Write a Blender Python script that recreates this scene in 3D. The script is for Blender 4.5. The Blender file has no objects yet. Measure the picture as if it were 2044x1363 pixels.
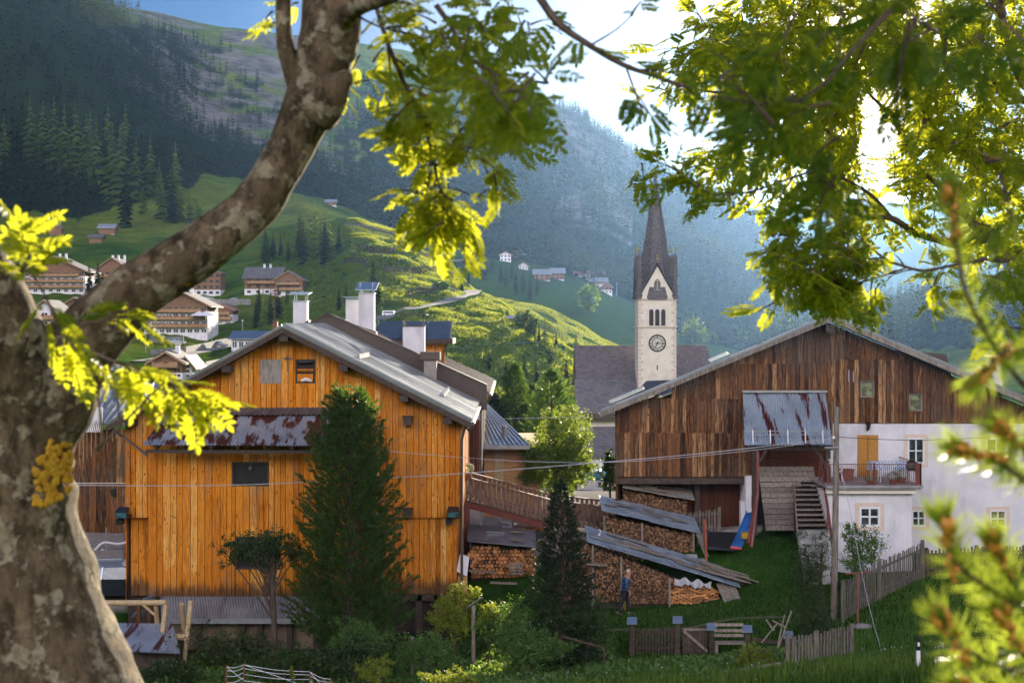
import bpy, math, random
import numpy as np
from mathutils import Vector, Matrix, noise as mnoise

random.seed(7); RNG = np.random.default_rng(7)
SC = bpy.context.scene
COL = SC.collection
CH = 12.0            # camera height above the barn's footing (m)
F = 2839.0           # focal length in photo pixels (50 mm lens)
CX, HY = 1022.0, 645.0
SUN_AZ, SUN_EL = math.radians(13.5), math.radians(9.9)

def P(px, py, d):    # point of the place seen in that direction, d metres ahead
    return Vector(((px - CX) / F * d, d, CH + (HY - py) / F * d))
def X(px, d): return (px - CX) / F * d
def Z(py, d): return CH + (HY - py) / F * d

# ------------------------------------------------------------------ objects
def tag(o, label=None, cat=None, group=None, kind=None):
    if label: o['label'] = label
    if cat: o['category'] = cat
    if group: o['group'] = group
    if kind: o['kind'] = kind
    return o

def thing(name, label, cat, loc=(0, 0, 0), group=None):
    o = bpy.data.objects.new(name, None); COL.objects.link(o)
    o.location = loc; o.empty_display_size = .2
    return tag(o, label, cat, group)

def adopt(ch, parent):
    if parent is not None:
        ch.parent = parent
        M_ = Matrix.Identity(4); q = parent
        M_ = Matrix.Translation(world_loc(parent)).inverted()
        ch.matrix_parent_inverse = M_ if parent.type == 'EMPTY' else Matrix.Identity(4)
def world_loc(o): return Vector(o.location)

def link(name, me, parent=None):
    o = bpy.data.objects.new(name, me); COL.objects.link(o)
    adopt(o, parent)
    return o

def dup(root, loc, rotz=0, scale=1, label=None, group=None):
    r = root.copy(); COL.objects.link(r)
    r.location = loc; r.rotation_euler = (0, 0, rotz)
    r.scale = scale if hasattr(scale, '__len__') else (scale,) * 3
    if label: r['label'] = label
    if group: r['group'] = group
    for ch in list(root.children):
        c = ch.copy(); COL.objects.link(c); c.parent = r
        for g in list(ch.children):
            e = g.copy(); COL.objects.link(e); e.parent = c
    return r

class MB:
    def __init__(s): s.v = []; s.f = []; s.m = []; s.mi = 0
    def add(s, vs, fs):
        b = len(s.v); s.v += [tuple(x) for x in vs]
        for f in fs: s.f.append(tuple(b + i for i in f)); s.m.append(s.mi)
    def box(s, x0, x1, y0, y1, z0, z1):
        s.hexa([(x0, y0, z0), (x1, y0, z0), (x1, y1, z0), (x0, y1, z0), (x0, y0, z1), (x1, y0, z1), (x1, y1, z1), (x0, y1, z1)])
    def hexa(s, p):
        s.add(p, [(3, 2, 1, 0), (4, 5, 6, 7), (0, 1, 5, 4), (1, 2, 6, 5), (2, 3, 7, 6), (3, 0, 4, 7)])
    def slab(s, p4, n):     # quad thickened by vector n
        p4 = [Vector(p) for p in p4]; n = Vector(n)
        s.hexa([p for p in p4] + [p + n for p in p4])
    def beam(s, a, b, w, h, up=(0, 0, 1)):
        a = Vector(a); b = Vector(b); d = (b - a).normalized(); up = Vector(up)
        if abs(d.dot(up)) > .98: up = Vector((0, 1, 0))
        r = d.cross(up).normalized() * (w / 2); u = r.cross(d).normalized() * (h / 2)
        s.hexa([a - r - u, a + r - u, a + r + u, a - r + u, b - r - u, b + r - u, b + r + u, b - r + u])
    def prism(s, poly, vec):
        n = len(poly); vec = Vector(vec); a = [Vector(p) for p in poly]
        s.add(a + [p + vec for p in a], [tuple(range(n))[::-1], tuple(range(n, 2 * n))] + [(i, (i + 1) % n, n + (i + 1) % n, n + i) for i in range(n)])
    def quad(s, *p): s.add(p, [tuple(range(len(p)))])
    def tube(s, pts, rad, n=8, cap=True, wob=0, sub=1):
        pts = [Vector(p) for p in pts]
        if not hasattr(rad, '__len__'): rad = [rad] * len(pts)
        if sub > 1:
            P_, R_ = [], []
            for i in range(len(pts) - 1):
                p0 = pts[max(0, i - 1)]; p1 = pts[i]; p2 = pts[i + 1]; p3 = pts[min(len(pts) - 1, i + 2)]
                for k in range(sub):
                    t = k / sub
                    P_.append(.5 * ((2 * p1) + (p2 - p0) * t + (2 * p0 - 5 * p1 + 4 * p2 - p3) * t * t + (3 * p1 - p0 - 3 * p2 + p3) * t ** 3))
                    R_.append(rad[i] * (1 - t) + rad[i + 1] * t)
            pts = P_ + [pts[-1]]; rad = R_ + [rad[-1]]
        vs = []; ref = None
        for i, p in enumerate(pts):
            d = (pts[min(i + 1, len(pts) - 1)] - pts[max(i - 1, 0)])
            d = d.normalized() if d.length > 1e-9 else Vector((0, 0, 1))
            if ref is None: ref = Vector((1, 0, 0)) if abs(d.x) < .9 else Vector((0, 1, 0))
            u = (ref - d * ref.dot(d)).normalized(); ref = u; w = d.cross(u)
            for k in range(n):
                a = 2 * math.pi * k / n
                r = rad[i]
                if wob: r *= 1 + wob * mnoise.noise(Vector((math.cos(a) * 1.3, math.sin(a) * 1.3, i * .35 + p.z * 2)))
                vs.append(p + (u * math.cos(a) + w * math.sin(a)) * r)
        L = len(pts)
        fs = [(i * n + k, i * n + (k + 1) % n, (i + 1) * n + (k + 1) % n, (i + 1) * n + k) for i in range(L - 1) for k in range(n)]
        if cap: fs += [tuple(range(n))[::-1], tuple((L - 1) * n + k for k in range(n))]
        s.add(vs, fs)
    def ball(s, c, r, n=8, m=6):
        c = Vector(c); r = r if hasattr(r, '__len__') else (r, r, r); vs = []; fs = []
        for j in range(m + 1):
            t = math.pi * j / m
            for k in range(n):
                a = 2 * math.pi * k / n
                vs.append(c + Vector((r[0] * math.sin(t) * math.cos(a), r[1] * math.sin(t) * math.sin(a), r[2] * math.cos(t))))
        for j in range(m):
            for k in range(n): fs.append((j * n + k, (j + 1) * n + k, (j + 1) * n + (k + 1) % n, j * n + (k + 1) % n))
        s.add(vs, fs)
    def build(s, name, mats, parent=None, smooth=False):
        me = bpy.data.meshes.new(name); me.from_pydata([tuple(v) for v in s.v], [], s.f)
        mats = mats if isinstance(mats, (list, tuple)) else [mats]
        for m in mats: me.materials.append(m)
        if len(mats) > 1: me.polygons.foreach_set('material_index', s.m)
        if smooth: me.polygons.foreach_set('use_smooth', [True] * len(me.polygons))
        me.update()
        return link(name, me, parent)

def arr_mesh(name, V, Fc, mat, parent=None, smooth=False, flat_attr=None):
    """V (n,3), Fc (m,k) numpy"""
    me = bpy.data.meshes.new(name)
    V = np.asarray(V, np.float32); Fc = np.asarray(Fc, np.int32); k = Fc.shape[1]
    me.vertices.add(len(V)); me.vertices.foreach_set('co', V.ravel())
    me.loops.add(Fc.size); me.loops.foreach_set('vertex_index', Fc.ravel())
    me.polygons.add(len(Fc)); me.polygons.foreach_set('loop_start', np.arange(0, Fc.size, k, dtype=np.int32))
    me.update(calc_edges=True)
    if smooth: me.polygons.foreach_set('use_smooth', np.ones(len(Fc), bool))
    for m in (mat if isinstance(mat, list) else [mat]): me.materials.append(m)
    return link(name, me, parent)

def inst(pv, pf, R, T):
    """copies of a small shape: pv (n,3) pf (m,k) R (N,3,3) T (N,3)"""
    V = np.einsum('nij,kj->nki', R, pv) + T[:, None, :]
    Fc = pf[None] + (np.arange(len(T)) * len(pv))[:, None, None]
    return V.reshape(-1, 3), Fc.reshape(-1, pf.shape[1])

def frames(D, U, s=1.0):
    """rotation matrices with local y along D, z near U, scaled"""
    D = D / np.linalg.norm(D, axis=1, keepdims=True)
    Xx = np.cross(D, U); Xx /= np.linalg.norm(Xx, axis=1, keepdims=True) + 1e-9
    Zz = np.cross(Xx, D)
    R = np.stack([Xx, D, Zz], axis=2)
    s = np.asarray(s); return R * (s[:, None, None] if s.ndim else s)

# ------------------------------------------------------------------ materials
MATS = {}
def nt_new(name):
    m = bpy.data.materials.new(name); m.use_nodes = True
    nt = m.node_tree; bs = nt.nodes['Principled BSDF']
    MATS[name] = m
    return m, nt, bs
def N(nt, typ, **kw):
    n = nt.nodes.new(typ)
    for k, v in kw.items():
        if k.startswith('_'): setattr(n, k[1:], v)
    return n
def val(nt, sock, v):
    if hasattr(v, 'is_output') or isinstance(v, bpy.types.NodeSocket): nt.links.new(v, sock)
    else:
        if hasattr(sock.default_value, '__len__') and hasattr(v, '__len__') and len(v) == 3 and len(sock.default_value) == 4: v = (*v, 1)
        sock.default_value = v
def mix(nt, fac, a, b, mode='MIX'):
    n = nt.nodes.new('ShaderNodeMix'); n.data_type = 'RGBA'; n.blend_type = mode
    val(nt, n.inputs[0], fac); val(nt, n.inputs[6], a); val(nt, n.inputs[7], b)
    return n.outputs[2]
def mth(nt, op, a, b=0.0, c=None):
    n = nt.nodes.new('ShaderNodeMath'); n.operation = op
    val(nt, n.inputs[0], a); val(nt, n.inputs[1], b)
    if c is not None: val(nt, n.inputs[2], c)
    return n.outputs[0]
def ramp(nt, fac, p0, p1):
    n = nt.nodes.new('ShaderNodeMapRange'); n.clamp = True; n.interpolation_type = 'SMOOTHSTEP'
    val(nt, n.inputs[0], fac); n.inputs[1].default_value = p0; n.inputs[2].default_value = p1
    return n.outputs[0]
def coords(nt, stretch=(1, 1, 1)):
    tc = nt.nodes.new('ShaderNodeTexCoord'); mp = nt.nodes.new('ShaderNodeMapping')
    nt.links.new(tc.outputs['Object'], mp.inputs[0]); mp.inputs['Scale'].default_value = stretch
    return mp.outputs[0]
def noi(nt, vec, scale, detail=4, rough=.6):
    n = nt.nodes.new('ShaderNodeTexNoise'); nt.links.new(vec, n.inputs['Vector'])
    n.inputs['Scale'].default_value = scale; n.inputs['Detail'].default_value = detail; n.inputs['Roughness'].default_value = rough
    return n.outputs['Fac']
def vor(nt, vec, scale, feat='F1'):
    n = nt.nodes.new('ShaderNodeTexVoronoi'); n.feature = feat; nt.links.new(vec, n.inputs['Vector']); n.inputs['Scale'].default_value = scale
    return n
def isl(nt):
    g = nt.nodes.new('ShaderNodeNewGeometry'); return g.outputs['Random Per Island']
def bump(nt, bs, h, strength=.4, dist=.02):
    b = nt.nodes.new('ShaderNodeBump'); b.inputs['Strength'].default_value = strength; b.inputs['Distance'].default_value = dist
    nt.links.new(h, b.inputs['Height']); nt.links.new(b.outputs[0], bs.inputs['Normal'])
def hexc(r, g, b):  # sRGB 0-255 -> linear
    f = lambda c: (c / 255 / 12.92) if c / 255 <= .04045 else ((c / 255 + .055) / 1.055) ** 2.4
    return (f(r), f(g), f(b))

def nmat(name, c1, c2, scale=3, stretch=(1, 1, 1), rough=.8, bmp=0, metal=0, island=0, detail=5, lo=.35, hi=.65, c3=None, s3=1, lo3=.55, hi3=.7, st3=None, spec=None, bd=.02):
    if name in MATS: return MATS[name]
    m, nt, bs = nt_new(name)
    v = coords(nt, stretch); f = noi(nt, v, scale, detail)
    c = mix(nt, ramp(nt, f, lo, hi), c1, c2)
    if c3 is not None:
        f3 = noi(nt, coords(nt, st3 or (1, 1, 1)), s3, 5)
        c = mix(nt, ramp(nt, f3, lo3, hi3), c, c3)
    if island:
        b = nt.nodes.new('ShaderNodeMapRange'); nt.links.new(isl(nt), b.inputs[0])
        b.inputs[3].default_value = 1 - island; b.inputs[4].default_value = 1 + island
        h = nt.nodes.new('ShaderNodeVectorMath'); h.operation = 'SCALE'
        nt.links.new(c, h.inputs[0]); nt.links.new(b.outputs[0], h.inputs['Scale']); c = h.outputs[0]
    val(nt, bs.inputs['Base Color'], c); bs.inputs['Roughness'].default_value = rough; bs.inputs['Metallic'].default_value = metal
    if spec is not None: bs.inputs['Specular IOR Level'].default_value = spec
    if bmp: bump(nt, bs, f, bmp, bd)
    return m

def plankmat(name, cols, knots=True, dark=None, rough=.75, zones=None, damp=None):
    """vertical boards: colour by board, grain along z, knots"""
    m, nt, bs = nt_new(name)
    r = nt.nodes.new('ShaderNodeValToRGB'); cr = r.color_ramp
    cr.elements[0].color = (*cols[0], 1); cr.elements[1].color = (*cols[-1], 1)
    for i, c in enumerate(cols[1:-1]):
        e = cr.elements.new((i + 1) / (len(cols) - 1)); e.color = (*c, 1)
    il = isl(nt)
    g = noi(nt, coords(nt, (14, 14, .9)), 2.2, 6)
    fac = mth(nt, 'ADD', mth(nt, 'MULTIPLY', il, .95), mth(nt, 'MULTIPLY', mth(nt, 'SUBTRACT', g, .5), 1.3))
    fac = mth(nt, 'ADD', fac, .03)
    nt.links.new(fac, r.inputs[0]); c = r.outputs[0]
    # long weather streaks
    st = noi(nt, coords(nt, (6, 6, .25)), 1.5, 5, .65)
    if dark: c = mix(nt, mth(nt, 'MULTIPLY', ramp(nt, st, .5, .75), .75), c, dark)
    if zones:
        zn = noi(nt, coords(nt, (.35, .35, .5)), 1.0, 4)
        c = mix(nt, ramp(nt, zn, .48, .66), c, mix(nt, .65, c, zones))
    if damp is not None:
        gz = nt.nodes.new('ShaderNodeSeparateXYZ'); nt.links.new(coords(nt), gz.inputs[0]); dz = mth(nt, 'SUBTRACT', gz.outputs[2], mth(nt, 'MULTIPLY', noi(nt, coords(nt, (5, 5, .4)), 1.6, 4), .9))
        c = mix(nt, mth(nt, 'MULTIPLY', ramp(nt, dz, damp + .25, damp - .25), .85), c, (.05, .035, .025))
        wz = noi(nt, coords(nt, (.5, .5, .22)), 1.3, 5, .7); c = mix(nt, mth(nt, 'MULTIPLY', ramp(nt, wz, .5, .68), .55), c, (.34, .20, .10))
    if knots:
        vv = coords(nt, (7, 7, 2.6)); vn = vor(nt, vv, 1.0)
        k = ramp(nt, vn.outputs['Distance'], .24, .13)
        pick = ramp(nt, noi(nt, coords(nt, (3, 3, 3)), 5, 1), .45, .55)
        c = mix(nt, mth(nt, 'MULTIPLY', mth(nt, 'MULTIPLY', k, pick), .92), c, dark or (.05, .02, .01))
    val(nt, bs.inputs['Base Color'], c); bs.inputs['Roughness'].default_value = rough
    bs.inputs['Specular IOR Level'].default_value = .12
    bump(nt, bs, g, .35, .01)
    return m

def leafmat(name, c_dark, c_light, t_col, tr=.5, rough=.45, clump=0, spec=.35):
    m, nt, bs = nt_new(name)
    out = nt.nodes['Material Output']
    il = isl(nt); c = mix(nt, il, c_dark, c_light)
    tcol = mix(nt, il, tuple(x * .7 for x in t_col), t_col)
    if clump:
        f = ramp(nt, noi(nt, coords(nt), clump, 2), .35, .65)
        c = mix(nt, f, mix(nt, .5, c, tuple(x * .6 for x in c_dark)), c)
    val(nt, bs.inputs['Base Color'], c); bs.inputs['Roughness'].default_value = rough; bs.inputs['Specular IOR Level'].default_value = spec
    t = nt.nodes.new('ShaderNodeBsdfTranslucent'); val(nt, t.inputs[0], tcol)
    ms = nt.nodes.new('ShaderNodeMixShader'); ms.inputs[0].default_value = tr
    nt.links.new(bs.outputs[0], ms.inputs[1]); nt.links.new(t.outputs[0], ms.inputs[2]); nt.links.new(ms.outputs[0], out.inputs[0])
    return m

W_ORANGE = plankmat('larch_boards', [(.40, .11, .008), (.66, .22, .015), (.78, .31, .035), (.48, .14, .010), (.72, .26, .02), (.86, .47, .13)], dark=(.15, .042, .008), zones=(.60, .19, .012), damp=1.75)
W_TAN = plankmat('tan_boards', [(.50, .30, .12), (.60, .38, .16), (.46, .26, .09)], dark=(.20, .10, .04))
W_DARK = plankmat('sunburnt_boards', [(.030, .016, .010), (.12, .055, .025), (.27, .12, .045), (.055, .027, .015), (.16, .075, .035), (.46, .26, .12)], dark=(.014, .009, .007), zones=(.10, .075, .06))
W_DARKLOW = plankmat('red_brown_boards', [(.07, .025, .012), (.12, .04, .018), (.09, .03, .015)], dark=(.02, .01, .008))
W_GREY = nmat('grey_wood', (.14, .115, .09), (.28, .24, .20), 2, (8, 8, 1), .8, .3, island=.3)
W_FENCE = nmat('fence_grey', (.085, .075, .062), (.18, .16, .13), 2, (8, 8, 1), .85, .3, island=.35)
W_DBEAM = nmat('dark_beam', (.035, .022, .016), (.075, .05, .035), 3, (3, 3, 3), .7, island=.2)
W_REDB = nmat('redbrown_paint', (.10, .022, .014), (.16, .04, .025), 3, (2, 2, 2), .5, island=.15)
W_RAIL = nmat('rail_wood', (.10, .055, .035), (.22, .14, .10), 3, (4, 4, 1), .7, .2, island=.3)
W_LIGHT = nmat('pale_timber', (.42, .30, .15), (.55, .42, .24), 2, (4, 4, 4), .6, .2, island=.15)
W_ENDS = nmat('firewood', (.20, .105, .05), (.36, .21, .11), 9, (1, 1, 1), .85, .3, island=.75, detail=3)
W_ENDO = nmat('orange_firewood', (.42, .17, .055), (.55, .28, .11), 6, (1, 1, 3), .85, .3, island=.5)
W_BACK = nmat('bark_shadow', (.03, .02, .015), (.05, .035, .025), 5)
SHUT = nmat('garage_boards', (.46, .24, .09), (.60, .34, .14), 2, (1, 1, 12), .6, .1)
PLAST = nmat('white_plaster', (.66, .66, .70), (.76, .76, .79), 1.2, rough=.9, bmp=.15, c3=(.47, .46, .47), s3=.9, lo3=.5, hi3=.78, st3=(1.2, 1.2, .35), bd=.01)
PEACH = nmat('peach_trim', (.66, .53, .44), (.72, .60, .52), 4, rough=.8)
CREAM = nmat('church_render', (.68, .62, .53), (.77, .71, .62), .8, rough=.9, c3=(.60, .54, .46), s3=.3)
QUOIN = nmat('church_quoin', (.56, .47, .40), (.64, .55, .47), 3, rough=.9)
METAL = nmat('zinc_roof', (.24, .26, .29), (.36, .38, .40), .6, (1, 1, 1), .36, metal=.8, island=.30, c3=(.17, .18, .20), s3=1.2)
METALB = nmat('blue_zinc', (.36, .44, .52), (.46, .54, .60), .6, rough=.38, metal=.7, island=.1)
METALD = nmat('brown_sheet', (.085, .065, .055), (.11, .085, .072), 1, rough=.42, metal=.25)
METALS = nmat('dark_blue_sheet', (.045, .05, .06), (.07, .078, .09), 1, rough=.4, metal=.3)
RUST = nmat('rusty_corrugated', (.30, .34, .40), (.42, .46, .52), 1, (1, 1, 1), .45, metal=.5, c3=(.11, .035, .022), s3=1.0, lo3=.47, hi3=.54, st3=(2.0, .9, 1.1))
RUSTC = nmat('streaked_corrugated', (.38, .46, .54), (.50, .58, .66), 1, (1, 1, 1), .4, metal=.45, c3=(.13, .035, .03), s3=1.1, lo3=.53, hi3=.60, st3=(3.0, .4, .35))
CORR = nmat('grey_corrugated', (.24, .27, .31), (.36, .40, .44), .8, (1, 1, 1), .45, metal=.55, c3=(.14, .09, .08), s3=.8, lo3=.58, hi3=.75, st3=(2.5, .6, .6))
TARP = nmat('blue_roof_felt', (.17, .22, .27), (.27, .34, .41), 1.5, rough=.5, c3=(.13, .14, .15), s3=2)
IRON = nmat('black_iron', (.012, .012, .013), (.02, .02, .021), 5, rough=.4)
STEEL = nmat('galvanised', (.4, .42, .44), (.5, .52, .54), 5, rough=.4, metal=.7)
CONC = nmat('concrete', (.24, .24, .24), (.36, .355, .345), 1.5, rough=.9, bmp=.2)
STONE = nmat('stone_wall', (.18, .18, .175), (.34, .33, .31), 1.2, rough=.95, bmp=.5, detail=8)
WHITE = nmat('white_plastic', (.76, .77, .80), (.80, .81, .83), 3, rough=.4)
RED = nmat('red_paint', (.15, .04, .034), (.21, .055, .045), 3, rough=.4)
ORNG = nmat('orange_paint', (.36, .07, .03), (.42, .10, .04), 3, rough=.5)
BLUE = nmat('blue_plastic', (.02, .10, .32), (.03, .13, .38), 3, rough=.35)
YELL = nmat('yellow_plastic', (.42, .26, .02), (.45, .3, .03), 3, rough=.4)
DOORO = nmat('ochre_shutter', (.42, .19, .025), (.50, .24, .04), 2, (2, 2, 10), .55)
TERRA = nmat('terracotta', (.20, .07, .04), (.28, .1, .06), 4)
GOLD = nmat('gilt', (.8, .45, .08), (.9, .55, .12), 3, rough=.3, metal=.9)
TYRE = nmat('rubber', (.012, .012, .012), (.02, .02, .02), 4, rough=.8)
TRAMP = nmat('black_mat', (.012, .013, .018), (.02, .022, .03), 4, rough=.7)
SLATEW = nmat('window_dark_frame', (.05, .035, .025), (.08, .055, .04), 4)

def shingle(name, c1, c2, mort, bw, bh, sc=1.0):
    m, nt, bs = nt_new(name)
    tc = nt.nodes.new('ShaderNodeTexCoord'); sx = nt.nodes.new('ShaderNodeSeparateXYZ'); nt.links.new(tc.outputs['Object'], sx.inputs[0])
    cb = nt.nodes.new('ShaderNodeCombineXYZ'); nt.links.new(mth(nt, 'ADD', sx.outputs[0], mth(nt, 'MULTIPLY', sx.outputs[1], .7)), cb.inputs[0]); nt.links.new(sx.outputs[2], cb.inputs[1])
    b = nt.nodes.new('ShaderNodeTexBrick'); nt.links.new(cb.outputs[0], b.inputs[0])
    b.inputs['Color1'].default_value = (*c1, 1); b.inputs['Color2'].default_value = (*c2, 1); b.inputs['Mortar'].default_value = (*mort, 1)
    b.inputs['Scale'].default_value = sc; b.inputs['Brick Width'].default_value = bw; b.inputs['Row Height'].default_value = bh; b.inputs['Mortar Size'].default_value = .02
    f = noi(nt, coords(nt), .8, 6)
    val(nt, bs.inputs['Base Color'], mix(nt, ramp(nt, f, .3, .7), b.outputs[0], mix(nt, .35, b.outputs[0], (.16, .14, .14))))
    bs.inputs['Roughness'].default_value = .7; bump(nt, bs, b.outputs['Fac'], .5, .03)
    return m
SHING = shingle('church_shingle', (.12, .10, .105), (.21, .18, .185), (.05, .045, .05), .35, .22)
TILE = shingle('dark_tiles', (.10, .10, .12), (.16, .155, .17), (.04, .04, .05), .6, .3)
SPIRE = shingle('spire_shingle', (.075, .062, .07), (.14, .12, .13), (.03, .03, .03), .3, .25)

def glass(name, tint=(.03, .035, .04)):
    m, nt, bs = nt_new(name)
    f = noi(nt, coords(nt, (1.2, 1.2, 1.2)), 2.5, 2)
    val(nt, bs.inputs['Base Color'], mix(nt, ramp(nt, f, .45, .6), tint, tuple(x * 2.5 for x in tint)))
    bs.inputs['Roughness'].default_value = .06; bs.inputs['IOR'].default_value = 1.5; bs.inputs['Specular IOR Level'].default_value = .9
    return m
GLASS = glass('window_glass'); GLASSG = glass('garden_glass', (.12, .13, .08)); GLASSB = glass('car_glass', (.03, .07, .08))

def carmat(name, c):
    m, nt, bs = nt_new(name); val(nt, bs.inputs['Base Color'], c); bs.inputs['Roughness'].default_value = .25; bs.inputs['Coat Weight'].default_value = .6
    return m

ROWAN_SHADE = leafmat('rowan_leaf', (.020, .055, .006), (.05, .11, .010), (.55, .62, .03), .58)  # darker leaf copy, shade of the near sprays put into its colour
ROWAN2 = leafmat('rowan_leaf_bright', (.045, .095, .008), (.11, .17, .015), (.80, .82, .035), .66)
NEEDLE = leafmat('pine_needles', (.026, .075, .020), (.070, .145, .032), (.26, .42, .045), .36, clump=1.3)
NEEDLEF = leafmat('mountain_pine_needles', (.10, .20, .02), (.24, .36, .05), (.66, .78, .08), .55, rough=.28)
SPRUCE = leafmat('spruce_needles', (.010, .028, .014), (.024, .052, .02), (.05, .09, .02), .2, clump=.5)
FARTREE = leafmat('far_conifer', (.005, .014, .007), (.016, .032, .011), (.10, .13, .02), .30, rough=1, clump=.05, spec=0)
LARCH_LIT = leafmat('larch_lit_green', (.04, .08, .016), (.09, .14, .03), (.26, .34, .05), .38, rough=1, spec=0)  # larch green, also stands in for sunlit tops of the left grove
LEAFG = leafmat('garden_leaf', (.04, .11, .03), (.14, .26, .06), (.28, .42, .05), .4)
LEAFD = leafmat('dark_leaf', (.022, .05, .018), (.06, .105, .03), (.10, .17, .03), .3)
LEAFY = leafmat('yellow_leaf', (.14, .20, .02), (.26, .32, .04), (.55, .60, .06), .45)
LEAFA = leafmat('ash_leaf', (.06, .13, .02), (.13, .22, .03), (.42, .52, .06), .45)
MEADOWB = leafmat('meadow_grass', (.04, .10, .012), (.10, .17, .02), (.46, .50, .05), .6, rough=1, spec=0)
GRASSB = leafmat('grass_blade', (.035, .10, .015), (.085, .19, .025), (.22, .36, .035), .35)
FLOW = leafmat('flowers', (.45, .30, .38), (.7, .6, .66), (.6, .5, .5), .3)
TRUNKM = nmat('conifer_bark', (.05, .035, .025), (.11, .08, .06), 4, (4, 4, 1), .9, .4)

def barkmat():
    m, nt, bs = nt_new('lichen_bark')
    v = coords(nt, (1, 1, .45)); base = noi(nt, v, 34, 8, .7)
    big = noi(nt, coords(nt), 7, 3)
    c = mix(nt, ramp(nt, base, .36, .64), (.05, .037, .021), (.29, .215, .125))
    c = mix(nt, mth(nt, 'MULTIPLY', ramp(nt, big, .35, .7), .5), c, (.11, .082, .042))
    n1 = noi(nt, coords(nt), 17, 5, .6); n2 = noi(nt, coords(nt), 60, 4)
    pt = ramp(nt, mth(nt, 'ADD', n1, mth(nt, 'MULTIPLY', n2, .16)), .60, .66)
    c = mix(nt, mth(nt, 'MULTIPLY', pt, .8), c, mix(nt, ramp(nt, n2, .35, .65), (.30, .245, .15), (.55, .49, .33)))
    n3 = noi(nt, coords(nt, (1, 1, 1.2)), 38, 5); pt2 = ramp(nt, n3, .60, .66)
    c = mix(nt, mth(nt, 'MULTIPLY', pt2, .6), c, (.38, .31, .19))
    yl = ramp(nt, noi(nt, coords(nt, (1, 1, .8)), 8.5, 3), .70, .73)
    c = mix(nt, yl, c, (.48, .27, .02))
    val(nt, bs.inputs['Base Color'], c); bs.inputs['Roughness'].default_value = .85; bs.inputs['Specular IOR Level'].default_value = .2
    h = mth(nt, 'ADD', base, mth(nt, 'MULTIPLY', pt, .3)); bump(nt, bs, h, 1.0, .03)
    return m
BARK = barkmat()
LICH = nmat('orange_lichen', (.55, .27, .01), (.70, .42, .03), 60, rough=.9, bmp=.6)
# ------------------------------------------------------------------ terrain
PXN = [-3000, -800, 100, 250, 300, 600, 900, 1050, 1200, 1400, 1550, 1700, 1900, 2300, 5000]
NEAR = {  # distance: height per direction
    0: [10.3] * 15, 4: [9.6] * 15, 10: [7.6] * 15, 25: [3.9] * 15,
    35: [2, 1.8, 1.5, 1.4, 1.3, 1.2, 1.3, 1.4, 1.5, 1.7, 2, 2.2, 2.2, 2.2, 2.2],
    43: [1, .6, .4, .3, .2, .2, .4, .5, .6, .8, 1.1, 1.3, 1.4, 1.5, 1.6],
    47: [1, .6, .3, .1, 0, 0, .15, .2, .3, .5, .8, 1.0, 1.2, 1.4, 1.6],
    50: [1, .6, .2, .05, 0, 0, .05, .1, .25, .4, .7, 1.0, 1.3, 1.6, 1.8],
    55: [2, 1.2, .4, .2, 0, 0, .2, .45, .62, .95, 1.35, 1.7, 2.0, 2.1, 2.2],
    56.6: [2.4, 1.5, .8, .5, 0, 0, .5, .7, .75, 1.02, 2.1, 1.9, 2.1, 2.1, 2.2],
    58: [3, 2, 1.5, 1.2, .1, 0, 1.2, 1.6, 1.8, 2.5, 3.1, 2.2, 2.2, 2.2, 2.2],
    60: [3, 2.4, 2.1, 2.0, .4, 0, 1.4, 1.8, 2.4, 3.1, 3.6, 2.4, 2.3, 2.3, 2.3],
    64: [3, 2.6, 2.3, 2.2, 1, 1, 1.9, 2.1, 2.9, 3.2, 3.2, 2.5, 2.4, 2.4, 2.4],
    70: [3, 2.8, 2.5, 2.4, 2, 2, 2.2, 2.3, 2.6, 2.6, 2.6, 2.5, 2.5, 2.5, 2.5],
    90: [4, 3, 2.5, 2.4, 2.2, 2, 2, 1.8, 1.6, 1.5, 1.5, 1.5, 1.5, 2, 3],
    130: [6, 4, 2, 2, 1, 0, -1, -3, -4, -4, -4, -3, -2, 0, 3]}
PXF = [-900, 0, 200, 400, 600, 700, 800, 900, 1000, 1100, 1200, 1300, 1400, 1500, 1600, 1700, 1850, 2044, 2900]
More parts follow.
